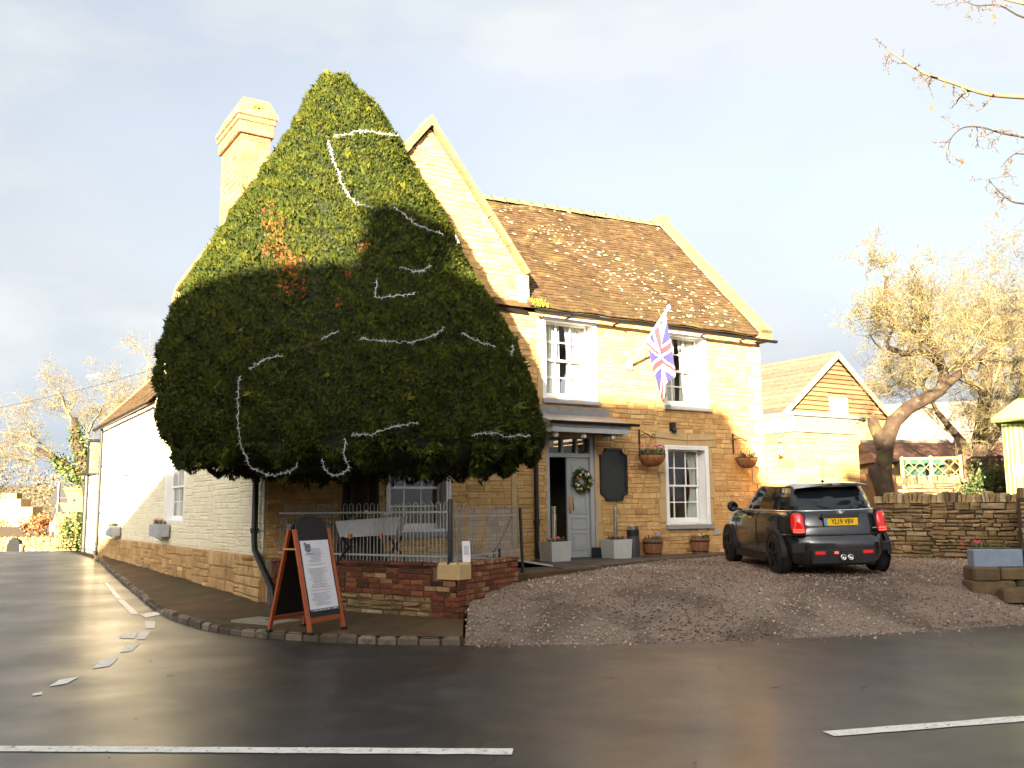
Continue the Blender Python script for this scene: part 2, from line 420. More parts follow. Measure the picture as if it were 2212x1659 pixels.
mat('pale_pebbles', (.42, .38, .33), .9, var=.3, scale=30, bump=.8, bscale=50)

def glass_mat():
    m = bpy.data.materials.new('window_glass'); m.use_nodes = True
    N, L = m.node_tree.nodes, m.node_tree.links
    N.clear()
    out = N.new('ShaderNodeOutputMaterial')
    tr = N.new('ShaderNodeBsdfTransparent'); tr.inputs[0].default_value = (.72, .75, .73, 1)
    gl = N.new('ShaderNodeBsdfGlossy'); gl.inputs['Roughness'].default_value = .03
    no = N.new('ShaderNodeTexNoise'); no.inputs['Scale'].default_value = 5
    bp = N.new('ShaderNodeBump'); bp.inputs['Strength'].default_value = .06; bp.inputs['Distance'].default_value = .02
    lw = N.new('ShaderNodeLayerWeight'); lw.inputs['Blend'].default_value = .5
    pw = N.new('ShaderNodeMath'); pw.operation = 'POWER'; pw.inputs[1].default_value = 5
    fr = N.new('ShaderNodeMath'); fr.operation = 'MULTIPLY_ADD'; fr.inputs[1].default_value = .93; fr.inputs[2].default_value = .07
    L.new(lw.outputs['Facing'], pw.inputs[0]); L.new(pw.outputs[0], fr.inputs[0])
    mx = N.new('ShaderNodeMixShader')
    L.new(no.outputs['Fac'], bp.inputs['Height']); L.new(bp.outputs['Normal'], gl.inputs['Normal'])
    L.new(fr.outputs[0], mx.inputs[0]); L.new(tr.outputs[0], mx.inputs[1]); L.new(gl.outputs[0], mx.inputs[2])
    L.new(mx.outputs[0], out.inputs['Surface'])
    MT['window_glass'] = m
glass_mat()
# ------------------------------------------------------------------ the lie of the land
OX, OY = -3.9374, 14.7823
RZ = math.atan2(.53435, .84526)
EV, WV = Vector((.84526, .53435, 0)), Vector((-.53435, .84526, 0))
def F(t, s, z=0.0): return Vector((OX, OY, z)) + EV * t + WV * s
def fdist(x, y): return (x - OX) * .53435 - (y - OY) * .84526          # metres in front of the facade
def smooth(a, b, x):
    k = min(1, max(0, (x - a) / (b - a))); return k * k * (3 - 2 * k)
def zroad(x, y):
    k = smooth(-2, -7, x)
    r = .0135 * min(20, max(0, y - 12)) * k
    if y > 33: r -= .035 * (y - 33)
    return r
EDGE = [(-3, 11.9), (-.75, 11.30), (1, 11.28), (2.72, 11.44), (4.7, 11.95), (6.73, 12.68), (9, 13.7), (13, 15.8), (20, 19.6), (40, 30)]
def edge_y(x): return float(np.interp(x, [p[0] for p in EDGE], [p[1] for p in EDGE]))
def zgravel(x, y):
    d = max(0, y - edge_y(x) - .02)
    return .014 * min(1, d / .12) - .003 + .60 * (1 - math.exp(-(d / 1.5) ** 1.25)) + .012 * math.sin(x * 2.1 + y) * math.sin(y * 1.7) * min(1, d)
W0, W1, W2 = Vector((-3.72, 14.42, 0)), Vector((-.74, 12.42, 0)), Vector((.07, 14.0, 0))

def grid_sheet(name, xs, ys, zf, m, keep=None, parent=None, smoothf=True):
    vs = [(x, y, zf(x, y)) for y in ys for x in xs]
    n = len(xs); fs = []
    for j in range(len(ys) - 1):
        for i in range(n - 1):
            if keep and not keep((xs[i] + xs[i + 1]) / 2, (ys[j] + ys[j + 1]) / 2): continue
            a = j * n + i; fs.append((a, a + 1, a + n + 1, a + n))
    b = MB(); b.add(vs, fs)
    return b.build(name, m, parent, smooth=smoothf)
gx = [-900, -400, -200, -120, -80, -60] + list(range(-50, 52, 2)) + [60, 80, 120, 200, 400, 900]
gy = [-400, -150, -60, -40] + list(range(-30, 72, 2)) + [80, 100, 140, 200, 300, 500, 900]
def zground(x, y):
    r = -.35
    r += .9 * smooth(4, 7, x) * smooth(17, 19, y) * (1 if y < 400 else 1)
    r += (y - 70) * .035 if y > 70 else 0
    if x < -6: r -= .9 * smooth(36, 60, y) * (1 - smooth(60, 110, y))
    return r
struct(grid_sheet('ground', gx, gy, zground, 'grass_ground'))
road = struct(grid_sheet('road', [x * .75 for x in range(-60, 61)], [y * .75 for y in range(-32, 53)], zroad, 'asphalt'))

MARK = [[(-5.83, 14.75), (-5.65, 15.08), (-5.49, 14.72), (-5.56, 14.3)], [(-5.42, 13.92), (-5.26, 13.9), (-4.99, 13.17), (-5.09, 13.1)], [(-5.16, 12.42), (-5.07, 12.78), (-4.86, 12.16), (-5.05, 12.2)], [(-5.05, 12.78), (-4.91, 12.82), (-4.69, 12.08), (-4.8, 12.09)], [(-4.71, 11.6), (-4.62, 11.75), (-4.46, 11.09), (-4.56, 11.0)], [(-4.53, 10.46), (-4.41, 10.63), (-4.26, 10.04), (-4.38, 9.89)], [(-4.41, 9.26), (-4.29, 9.43), (-4.24, 9.06), (-4.34, 8.91)], [(-4.32, 8.58), (-4.27, 8.66), (-4.21, 8.52), (-4.27, 8.48)], [(-8.87, 20.42), (-8.73, 20.27), (-7.05, 17.0), (-7.16, 17.01)], [(-7.11, 16.91), (-6.95, 16.82), (-5.82, 14.71), (-5.95, 14.72)]]
def strip(pts, wid, jag=.006):
    """painted line on the road with slightly ragged edges"""
    b = MB(); P = [Vector((*p, 0)) for p in pts]; L = []; Rr = []
    for i, p in enumerate(P):
        d = (P[min(i + 1, len(P) - 1)] - P[max(0, i - 1)]).normalized(); nn = Vector((-d.y, d.x, 0))
        for lst, sg in ((L, 1), (Rr, -1)):
            q = p + nn * sg * (wid / 2 + random.uniform(-jag, jag)); lst.append((q.x, q.y, zroad(q.x, q.y) + .005))
    for i in range(len(P) - 1): b.quad(Rr[i], Rr[i + 1], L[i + 1], L[i])
    return b
def lerp_pts(a, b, n): return [(a[0] + (b[0] - a[0]) * i / n, a[1] + (b[1] - a[1]) * i / n) for i in range(n + 1)]
for q in MARK:
    b = MB()
    a0, b0, c0, d0 = [Vector((*p, 0)) for p in q]
    n = 8
    for i in range(n):
        k0, k1 = i / n, (i + 1) / n
        ps = [a0.lerp(d0, k0), b0.lerp(c0, k0), b0.lerp(c0, k1), a0.lerp(d0, k1)]
        b.quad(*[(p.x, p.y, zroad(p.x, p.y) + .006) for p in ps][::-1])
    b.build('road_marking', 'road_paint', road)
strip(lerp_pts((-9.5, 7.0), (-.02, 6.42), 80), .15).build('road_marking', 'road_paint', road)
strip(lerp_pts((2.21, 6.82), (8.2, 8.35), 50), .15).build('road_marking', 'road_paint', road)

# pavement and kerb round the corner
KERB = [(-.62, 11.36), (-1.3, 11.44), (-2.2, 11.70), (-3.1, 12.12), (-3.9, 12.72), (-4.75, 13.72), (-5.6, 15.02), (-6.5, 16.7), (-8.1, 19.75), (-10.4, 24.2), (-13.0, 29.4), (-15.6, 34.6), (-18, 39.5)]
def resample(pts, step):
    P = [Vector((*p, 0)) for p in pts]; out = [P[0]]; acc = 0
    for a, b in zip(P, P[1:]):
        L = (b - a).length; d = (b - a) / L; x = step - acc
        while x <= L: out.append(a + d * x); x += step
        acc = (acc + L) % step
    return out
def catmull(pts, n=6):
    out = []
    P = [pts[0]] + list(pts) + [pts[-1]]
    for i in range(1, len(P) - 2):
        p0, p1, p2, p3 = [np.array(q, float) for q in P[i - 1:i + 3]]
        for k in range(n):
            t = k / n
            out.append(tuple(.5 * ((2 * p1) + (-p0 + p2) * t + (2 * p0 - 5 * p1 + 4 * p2 - p3) * t * t + (-p0 + 3 * p1 - 3 * p2 + p3) * t ** 3)))
    out.append(tuple(pts[-1])); return out
KC = catmull(KERB)
INNER = [(-.66, 12.35), (-.9, 12.5), (-1.6, 12.95), (-2.4, 13.5), (-3.2, 14.05), (-3.75, 14.55), tuple(F(-.02, .8).xy), tuple(F(-.02, 2.8).xy), tuple(F(-.02, 6.4).xy), tuple(F(-.02, 11.5).xy), tuple(F(-.02, 17.4).xy), tuple(F(-.02, 22.5).xy), tuple(F(-.02, 28).xy)]
IC = catmull(INNER)
b = MB()
rows = []
for i, (k, q) in enumerate(zip(KC, IC)):
    zk = zroad(*k) + .095; zi = zk + .09 + .0 * i
    rows.append([(k[0] + (q[0] - k[0]) * j / 6, k[1] + (q[1] - k[1]) * j / 6, zk + (zi - zk) * j / 6) for j in range(7)] )
for r0, r1 in zip(rows, rows[1:]):
    for j in range(6): b.quad(r0[j], r0[j + 1], r1[j + 1], r1[j])
b.f = [q[::-1] for q in b.f]
struct(b.build('pavement', 'pavement'))
def zpave(x, y):
    best = min(range(len(KC)), key=lambda i: (KC[i][0] - x) ** 2 + (KC[i][1] - y) ** 2)
    k, q = KC[best], IC[best]
    L = math.hypot(q[0] - k[0], q[1] - k[1]); d = math.hypot(x - k[0], y - k[1])
    return zroad(*k) + .095 + .09 * min(1, d / max(L, .1))
kerb = MB()
KS = resample(KC, .26)
for a, c in zip(KS, KS[1:]):
    d = (c - a).normalized(); nn = Vector((-d.y, d.x, 0)); m = (a + c) / 2
    zt = zroad(m.x, m.y) + .105
    kerb.obb((m.x, m.y, zt - .13), d * .15, nn * .04, (0, 0, .11))
kerb = struct(kerb.build('kerb', 'rubble_core'))
for a, c in zip(KS, KS[1:]):
    d = (c - a).normalized(); nn = Vector((-d.y, d.x, 0)); m = (a + c) / 2 + nn * random.uniform(-.012, .012)
    zt = zroad(m.x, m.y) + .092 + random.uniform(-.012, .012)
    L = .124 + random.uniform(-.02, .004); hw = .06
    s = MB(); c0 = .03
    ringsz = [(0, zt - .22), (0, zt - c0), (c0, zt)]
    rings = [[(m + d * sx * (L - i) + nn * sy * (hw - i)) + Vector((0, 0, z)) for sx, sy in ((-1, -1), (1, -1), (1, 1), (-1, 1))] for i, z in ringsz]
    s.loft(rings, False, True, tint=random.random())
    s.build('kerb_stone', 'kerbstone', kerb)
# square cover slab in the pavement
c = Vector((-3.35, 12.92, 0)); s = MB()
for dx, dy, sx, sy in ((0, 0, .43, .28),):
    s.obb((c.x, c.y, zpave(c.x, c.y) - .018), Vector((.83, -.56, 0)) * sx, Vector((.56, .83, 0)) * sy, (0, 0, .03))
cv = thing('cover_slab', 'pale rectangular access cover set in the corner pavement', 'cover')
s.build('slab', 'cover_slab', cv)
s = MB(); s.obb((c.x, c.y, zpave(c.x, c.y) + .014), Vector((.83, -.56, 0)) * .06, Vector((.56, .83, 0)) * .012, (0, 0, .004)); s.build('lifting_slot', 'black_iron', cv)

# gravel forecourt
def in_gravel(x, y):
    if y < edge_y(x): return False
    fd = fdist(x, y); t = (x - OX) * .84526 + (y - OY) * .53435
    if t < 11.3 and fd < .05: return False
    lx = np.interp(y, [11.3, 12.42, 14.0, 15], [-.60, -.64, .10, .25])
    return x > lx
gxs = [-1 + .2 * i for i in range(76)]
b = MB()
NY = 34
for i in range(len(gxs)):
    ey = edge_y(gxs[i])
    for j in range(NY):
        y = ey + 10.5 * (j / (NY - 1)) ** 1.6 - .01
        b.v.append((gxs[i], y, zgravel(gxs[i], y)))
for i in range(len(gxs) - 1):
    for j in range(NY - 1):
        a = i * NY + j; q = (a, a + NY, a + NY + 1, a + 1)
        cx = sum(b.v[k][0] for k in q) / 4; cy = sum(b.v[k][1] for k in q) / 4
        lx = np.interp(cy, [11.3, 12.42, 14.0, 15], [-.66, -.70, -.05, .1])
        if cx > lx and fdist(cx, cy) > -1.2 or cx > 7: b.f.append(q); b.m.append(0); b.t.append(.5)
struct(b.build('gravel_forecourt', 'gravel_bed', smooth=True))
rng = np.random.default_rng(3)
pts = []
while len(pts) < 30000:
    x = rng.uniform(-.8, 11); y = edge_y(x) - .45 + rng.random() ** 1.2 * 8.8
    if y < edge_y(x):
        if rng.random() > .55 * math.exp(-(edge_y(x) - y) / .11) or x < -.5: continue
    elif not in_gravel(x, y): continue
    pts.append((x, y))
pts = np.array(pts)
zz = np.array([zgravel(x, y) for x, y in pts])
sz = rng.uniform(.007, .02, len(pts)) * rng.choice([1, 1, 1, 1.35], len(pts))
octv = np.array([(1, 0, 0), (0, 1, 0), (-1, 0, 0), (0, -1, 0), (0, 0, .75), (0, 0, -.75)])
octf = np.array([(0, 1, 4), (1, 2, 4), (2, 3, 4), (3, 0, 4), (1, 0, 5), (2, 1, 5), (3, 2, 5), (0, 3, 5)])
ang = rng.uniform(0, 6.28, len(pts))
V = octv[None] * sz[:, None, None] * rng.uniform(.6, 1.3, (len(pts), 6, 1))
ca, sa = np.cos(ang)[:, None], np.sin(ang)[:, None]
V = np.stack([V[..., 0] * ca - V[..., 1] * sa, V[..., 0] * sa + V[..., 1] * ca, V[..., 2]], -1)
V += np.stack([pts[:, 0], pts[:, 1], zz + .006], -1)[:, None]
Fc = (octf[None] + 6 * np.arange(len(pts))[:, None, None]).reshape(-1, 3)
patch = .12 * np.sin(pts[:, 0] * 1.7 + 1.3 * np.sin(pts[:, 1] * 1.1)) + .1 * np.sin(pts[:, 1] * 2.3 + pts[:, 0])
tn = np.clip(rng.beta(2, 2.2, len(pts)) + patch, 0, 1); tn[rng.random(len(pts)) < .012] = 1
g = fast_mesh('loose_gravel', V.reshape(-1, 3), Fc, 'gravel_stone', np.repeat(tn, 8))
tag(stuff(g), 'loose pinkish grey gravel spread over the forecourt', 'gravel')

# paved path along the front, with a stone edge
b = MB()
pp = [tuple(W2.xy), tuple(F(4.15, -2.5).xy), tuple(F(6.8, -1.35).xy), tuple(F(9.6, -.62).xy), tuple(F(11.6, -.5).xy), tuple(F(11.6, .1).xy), tuple(F(3.3, .1).xy)]
n = len(pp)
b.add([(x, y, .30) for x, y in pp] + [(x, y, .635) for x, y in pp], [tuple(range(n, 2 * n))] + [(i, (i + 1) % n, (i + 1) % n + n, i + n) for i in range(n)])
path = struct(b.build('paved_path', 'pavement'))
random.seed(11)
# flagstones on the path (each its own slab)
for k in range(9):
    t0 = 4.2 + k * .80
    out = np.interp(t0 + .4, [4.15, 6.8, 9.6, 11.6], [-2.45, -1.3, -.6, -.5])
    rows_ = 2 if out < -1.2 else 1
    for r in range(rows_):
        s0, s1 = out + (0 - out) * r / rows_ + .02, out + (0 - out) * (r + 1) / rows_ - .02
        if r == rows_ - 1: s1 = -.02
        s = MB(); zt = .648 + random.uniform(0, .006)
        x0, x1 = t0 + .012, t0 + .788
        s.cbox(x0, x1, s0 + .02, s1, .60, zt, .012)
        o = s.build('flagstone', 'flag_paving' if 'flag_paving' in MT else 'pavement', path)
        o.location = (OX, OY, 0); o.rotation_euler = (0, 0, RZ)

# raised terrace behind the low wall
b = MB()
pp = [tuple(F(.02, .1).xy), tuple((W0 + Vector((.15, .02, 0))).xy), tuple((W1 + Vector((-.08, .12, 0))).xy), tuple((W2 + Vector((-.15, .02, 0))).xy), tuple(F(3.35, .1).xy)]
n = len(pp)
b.add([(x, y, -.1) for x, y in pp] + [(x, y, .85) for x, y in pp], [tuple(range(n, 2 * n))] + [(i, (i + 1) % n, (i + 1) % n + n, i + n) for i in range(n)])
struct(b.build('terrace', 'pale_pebbles'))
# ------------------------------------------------------------------ the pub
pub = thing('pub_building', 'two-storey honey stone corner pub with tiled roof, sash windows and whitewashed side wall', 'building', (OX, OY, 0), RZ)
LEFT = Matrix(((0, 1, 0, 0), (1, 0, 0, 0), (0, 0, 1, 0), (0, 0, 0, 1)))       # (u, depth, z) on the street wall
ID = Matrix.Identity(4)

def free_spans(u0, u1, za, zb, holes):
    sp = [(u0, u1)]
    for h in holes:
        ov = min(zb, h[3]) - max(za, h[2])
        if ov < .3 * (zb - za): continue
        nx = []
        for a, c in sp:
            if h[1] <= a or h[0] >= c: nx.append((a, c)); continue
            if h[0] > a: nx.append((a, h[0]))
            if h[1] < c: nx.append((h[1], c))
        sp = nx
    return [s for s in sp if s[1] - s[0] > .05]
def lay_stones(z0, z1, spanf, holes, course=(.06, .13), width=(.13, .40), gap=.011, proud=(.006, .02), panel=(.7, 1.9)):
    """random coursed rubble; the bed joints run through for a metre or two, then step"""
    out = []
    U0 = min(spanf(z0 + .05)[0], spanf(z1 - .05)[0]); U1 = max(spanf(z0 + .05)[1], spanf(z1 - .05)[1])
    edges = [U0]
    while edges[-1] < U1 - panel[0] * 1.3: edges.append(edges[-1] + random.uniform(*panel))
    edges[-1 if len(edges) > 1 and U1 - edges[-1] < panel[0] else len(edges):] = [U1]
    for pa, pb in zip(edges, edges[1:]):
        z = z0
        while z < z1 - .03:
            h = random.uniform(*course)
            if z + h > z1 - .05: h = z1 - z
            u0, u1 = spanf(z + h / 2)
            ja, jb = (0 if pa == U0 else random.uniform(-.10, .0)), (0 if pb == U1 else random.uniform(-.10, .0))
            u0, u1 = max(u0, pa + ja if pa != U0 else u0), min(u1, pb + jb if pb != U1 else u1)
            for a, c in (free_spans(u0, u1, z, z + h, holes) if u1 - u0 > .05 else []):
                x = a
                while x < c - .01:
                    w_ = random.uniform(*width) * random.choice((.7, 1, 1, 1.25))
                    if x + w_ > c - .1: w_ = c - x
                    zs = [(z, z + h)]
                    if h > .11 and random.random() < .3: m = z + h * random.uniform(.4, .6); zs = [(z, m), (m, z + h)]
                    for za, zb in zs:
                        g = gap * random.uniform(.6, 1.5)
                        if w_ > .04: out.append((x + g / 2, x + w_ - g / 2, za + g / 2, zb - g / 2, random.uniform(*proud), min(1, max(0, random.gauss(.52, .18)))))
                    x += w_
            z += h
    return out
def stone_mb(st, mtx=ID, jit=.006, ch=.009):
    a, c, za, zb, d, tn = st
    j = lambda: random.uniform(-jit, jit)
    co = [(a + j(), za + j()), (c + j(), za + j()), (c + j(), zb + j()), (a + j(), zb + j())]
    k = min(ch, (c - a) * .25, (zb - za) * .25)
    inn = [(co[0][0] + k, co[0][1] + k), (co[1][0] - k, co[1][1] + k), (co[2][0] - k, co[2][1] - k), (co[3][0] + k, co[3][1] - k)]
    b = MB()
    tl = [j() * .7 for _ in range(4)]
    rings = [[(u, .01, z) for u, z in co], [(u, -d + k * .8, z) for u, z in co], [(u, -d + tl[i], z) for i, (u, z) in enumerate(inn)]]
    b.loft(rings, False, True, tint=tn)
    return b.xf(mtx) if mtx is not ID else b
def place_stones(sts, parent, name, m, mtx=ID, limit=300, seen=None, jit=.006, ch=.009):
    elig = [s for s in sts if (seen is None or seen(s))]
    elig.sort(key=lambda s: -(s[1] - s[0]) * (s[3] - s[2]))
    ids = set(id(s) for s in elig[:limit])
    rest = MB()
    for s in sts:
        mb = stone_mb(s, mtx, jit, ch)
        if id(s) in ids: mb.build(name, m, parent)
        else: rest.merge(mb)
    if rest.f: stuff(rest.build(name + '_remainder', m, parent))
def wall_cells(u0, u1, z0, z1, holes, d0, d1, mtx=ID):
    us = sorted(set([u0, u1] + [h[i] for h in holes for i in (0, 1) if u0 < h[i] < u1]))
    zs = sorted(set([z0, z1] + [h[i] for h in holes for i in (2, 3) if z0 < h[i] < z1]))
    b = MB()
    for a, c in zip(us, us[1:]):
        for e_, g in zip(zs, zs[1:]):
            um, zm = (a + c) / 2, (e_ + g) / 2
            if any(h[0] < um < h[1] and h[2] < zm < h[3] for h in holes): continue
            b.box(a, c, d0, d1, e_, g)
    return b.xf(mtx) if mtx is not ID else b

WIN_UL, WIN_UR, WIN_LR, WIN_TW = (5.38, 6.62, 3.70, 5.29), (8.45, 9.62, 3.72, 5.29), (8.42, 9.57, 1.24, 2.86), (2.12, 3.30, 1.22, 2.75)
DOOR = (5.42, 6.56, .55, 3.02)
HOLES = [WIN_UL, WIN_UR, WIN_LR, WIN_TW, DOOR]
front = wall_cells(0, 11.35, -.2, 5.38, HOLES, 0, .38)
front.prism([(.9, 5.38), (4.95, 5.38), (4.95, 6.08), (2.93, 8.58), (.9, 6.08)], 0, .38)
front = front.build('front_wall', 'mortar', pub)
random.seed(21)
# dressed surrounds
dress = []
def dressed(x0, x1, z0, z1, d=.018, nm='dressed_stone'):
    stone_mb((x0, x1, z0, z1, d, .5), ID, .002, .006).build(nm, 'dressed_stone', front)
    dress.append((x0 - .006, x1 + .006, z0 - .004, z1 + .004))
dressed(8.16, 9.02, 2.875, 3.16, nm='lintel_stone'); dressed(9.035, 9.86, 2.875, 3.15, nm='lintel_stone')
for z0, z1, l, r in ((1.3, 1.78, .2, .13), (1.795, 2.3, .16, .2), (2.315, 2.86, .21, .14)):
    dressed(8.40 - l, 8.405, z0, z1); dressed(9.585, 9.58 + r, z0, z1)
for z0, z1, l in ((3.7, 4.25, .13), (4.265, 4.8, .15), (4.815, 5.28, .13)): dressed(5.36 - l, 5.365, z0, z1)
for z0, z1, l in ((.66, 1.3, .15), (1.31, 2.0, .12), (2.01, 2.6, .16)): dressed(6.575, 6.58 + l, z0, z1)
for i, (z0, z1) in enumerate(((3.9, 4.2), (4.21, 4.5), (4.51, 4.8), (4.81, 5.08), (5.09, 5.3), (.7, 1.05), (1.06, 1.4), (1.41, 1.75), (1.76, 2.1), (2.11, 2.45), (2.46, 2.8), (2.81, 3.15), (3.16, 3.5), (3.51, 3.89))):
    dressed(11.35 - (.42 if i % 2 else .27), 11.34, z0, z1, .02, 'quoin_stone')
dressed(4.62, 4.74, .9, 2.6)
front_st = lay_stones(.62, 5.36, lambda z: (.03, 11.33), HOLES + dress)
def gable_span(z):
    k = 2.0 if z < 6.08 else 2.0 * (8.55 - z) / 2.47
    return (2.93 - k, 2.93 + k)
gab_st = lay_stones(5.40, 8.5, gable_span, [], course=(.08, .13))
place_stones(front_st, front, 'wall_stone', 'stone', seen=lambda s: s[0] > 4.4, limit=300)
place_stones(gab_st, front, 'gable_stone', 'stone', seen=lambda s: s[1] > 3.3, limit=120)
# foot of the wall above the path
MB().box(0, 11.35, -.03, 0, .2, .62).build('footing', 'mortar', front)

# street side: whitewashed stone above a bare plinth
SW1, SW2 = (5.35, 7.10, 1.38, 2.92), (11.55, 13.15, 1.42, 2.66)
side = wall_cells(0, 16.5, .55, 4.28, [SW1, SW2], 0, .38, LEFT)
side.merge(MB().prism([(.0, 4.28), (8.6, 4.28), (8.6, 4.55), (6.7, 6.52), (3.3, 6.9), (1.6, 6.85), (0, 5.40)], 0, .38).xf(LEFT))
side = side.build('side_wall', 'white_stone', pub)
random.seed(5)
sd = lay_stones(.93, 4.20, lambda z: (.02, 16.45), [(h[0] - .03, h[1] + .03, h[2] - .05, h[3] + .05) for h in (SW1, SW2)], course=(.09, .15), width=(.2, .5), gap=.004, proud=(.008, .017))
place_stones(sd, side, 'painted_stone', 'white_stone', LEFT, 300, seen=lambda s: s[2] < 2.6, jit=.006, ch=.014)
pl = MB()
pl.box(0, 16.5, -.03, .3, -.3, .90); pl = pl.xf(LEFT).build('plinth', 'mortar', pub)
ps = []
for s in lay_stones(.06, .90, lambda z: (.0, 16.48), [], course=(.13, .24), width=(.22, .6), gap=.014, proud=(.045, .075)):
    lift = lambda z, u: z - .012 * u * (z / .9)
    ps.append((s[0], s[1], s[2], s[3] - .0, s[4], s[5]))
place_stones(ps, pl, 'plinth_stone', 'plinth', LEFT, 300, jit=.01, ch=.018)

# other outer walls, plain
wb = MB()
wb.box(10.97, 11.345, .38, 6.2, -.2, 5.38); wb.box(.38, 11.3, 8.2, 8.55, -.2, 4.3); wb.box(4.7, 5.05, 8.5, 16.45, -.2, 4.25)
wb.merge(MB().prism([(0.02, 5.38), (6.2, 5.38), (3.1, 8.72)], 10.97, 11.34).xf(LEFT))
wb.prism([(0.02, -.2), (5.0, -.2), (5.0, 4.28), (2.5, 6.85), (.02, 4.28)], 16.1, 16.48)
wb.build('rear_wall', 'mortar', pub)

# main roof
def zr(t): return 8.60 + .28 * (min(1, max(0, (t - 4.0) / 7.35))) ** .8
def roofp(t, q, lift=0.0):
    z1 = zr(t)
    n_ = Vector((0, -(z1 - 5.42), 3.28)).normalized()
    und = .02 * math.sin(t * 2.2 + 1) * math.sin(q * 5) + .012 * math.sin(t * 5.1 + q * 9)
    return Vector((t, -.18 + 3.28 * q, 5.42 + (z1 - 5.42) * q)) + n_ * (lift + und)
b = MB()
ts = [4.5 + i * .345 for i in range(20)]
rg = [[roofp(t, q / 8, -.02) for q in range(9)] for t in ts]
for r0, r1 in zip(rg, rg[1:]):
    for j in range(8): b.quad(r0[j], r1[j], r1[j + 1], r0[j + 1])
for r0, r1 in zip(rg, rg[1:]):                                 # rear slope
    b.quad(r0[8], r1[8], Vector((r1[8].x, 8.7, 4.25)), Vector((r0[8].x, 8.7, 4.25)))
b.quad((.3, -.18, 5.4), (4.5, -.18, 5.4), (4.5, 3.1, 8.58), (2.4, 3.1, 8.58)); b.quad((2.4, 3.1, 8.58), (4.5, 3.1, 8.58), (4.5, 8.7, 4.25), (.3, 8.7, 4.25)); b.add([(.3, -.18, 5.4), (2.4, 3.1, 8.58), (.3, 8.7, 4.25), (.3, 3.1, 6.6)], [(0, 1, 3), (3, 1, 2)])
b.prism([(.95, 5.9), (4.9, 5.9), (2.93, 8.42)], .35, 3.2)
roof = b.build('roof', 'roof_tile', pub)
random.seed(31)
tiles = []
NC = 44
for k in range(NC):
    q0 = k / NC; t = 4.98 + (0 if k % 2 else -.08)
    while t < 11.18:
        wd = .168
        a, c = max(4.97, t + .004), min(11.2, t + wd - .004)
        if c - a > .03: tiles.append((a, c, q0, min(1, .17 + .33 * random.random() + .0) if random.random() < .55 else random.random()))
        t += wd
rest = MB(); order = sorted(range(len(tiles)), key=lambda i: tiles[i][2] + .03 * tiles[i][0] + random.random() * .5)
single = set(order[:300])
for i, (a, c, q0, tn) in enumerate(tiles):
    q1 = min(1.0, q0 + 1.55 / NC); l0, l1 = .030 + random.uniform(-.005, .009), .010
    tw = random.uniform(-.004, .004)
    A, B_, C, D = roofp(a, q0, l0 + tw), roofp(c, q0, l0 - tw), roofp(c, q1, l1), roofp(a, q1, l1)
    A2, B2 = roofp(a, q0, l0 - .018), roofp(c, q0, l0 - .018)
    D2, C2 = roofp(a, q1, l1 - .014), roofp(c, q1, l1 - .014)
    m = MB().add([A, B_, C, D, A2, B2, C2, D2], [(0, 1, 2, 3), (4, 5, 1, 0), (5, 6, 2, 1), (7, 4, 0, 3)], tint=tn)
    if i in single: m.build('roof_tile', 'roof_tile', roof)
    else: rest.merge(m)
stuff(rest.build('roof_tile_remainder', 'roof_tile', roof))
for k in range(17):                                            # half-round ridge tiles
    t0, t1 = 4.95 + k * .37, 4.95 + (k + 1) * .37 - .012
    rings = []
    for t in (t0, t1):
        rings.append([(t, 3.1 + .15 * math.cos(R(a)), zr(t) - .06 + .13 * math.sin(R(a)) + (.012 if t == t0 else 0)) for a in range(180, -1, -22)])
    MB().loft(rings, False, False, closed=False).build('ridge_tile', 'coping', roof, smooth=True)
rng = random.Random(8)
li = MB()
n = 0
while n < 300:
    t, q = rng.uniform(5.2, 11.1), rng.random() * .98
    cx = 7.2 + 2.6 * (1 - q) ; dens = math.exp(-((t - (7.0 + (0.75 - q) * 3.6)) / 1.1) ** 2) * (1 if q < .8 else .3) + (.35 if t > 8.5 and q < .5 else .06)
    if rng.random() > dens: continue
    n += 1; r0 = rng.choice((.015, .02, .025, .03, .045))
    ctr = roofp(t, q, .046); nv = (roofp(t, q + .01, .046) - ctr).normalized()
    k = rng.randint(6, 8)
    vs = [ctr + Vector((1, 0, 0)) * math.cos(2 * math.pi * i / k) * r0 * rng.uniform(.8, 1.7) + nv * math.sin(2 * math.pi * i / k) * r0 * rng.uniform(.5, .9) for i in range(k)]
    li.add(vs + [ctr + nv.cross(Vector((-1, 0, 0))) * .008], [(i, (i + 1) % k, k) for i in range(k)])
stuff(li.build('lichen', 'lichen', roof))
ms = MB()
for i in range(60):
    p = roofp(rng.uniform(5.02, 5.4), rng.uniform(-.01, .05), .03); h = rng.uniform(.03, .09)
    ms.add([p + Vector((-.015, 0, 0)), p + Vector((.015, 0, 0)), p + Vector((rng.uniform(-.04, .04), rng.uniform(-.04, .02), h))], [(0, 1, 2)])
stuff(ms.build('moss', 'moss', roof))

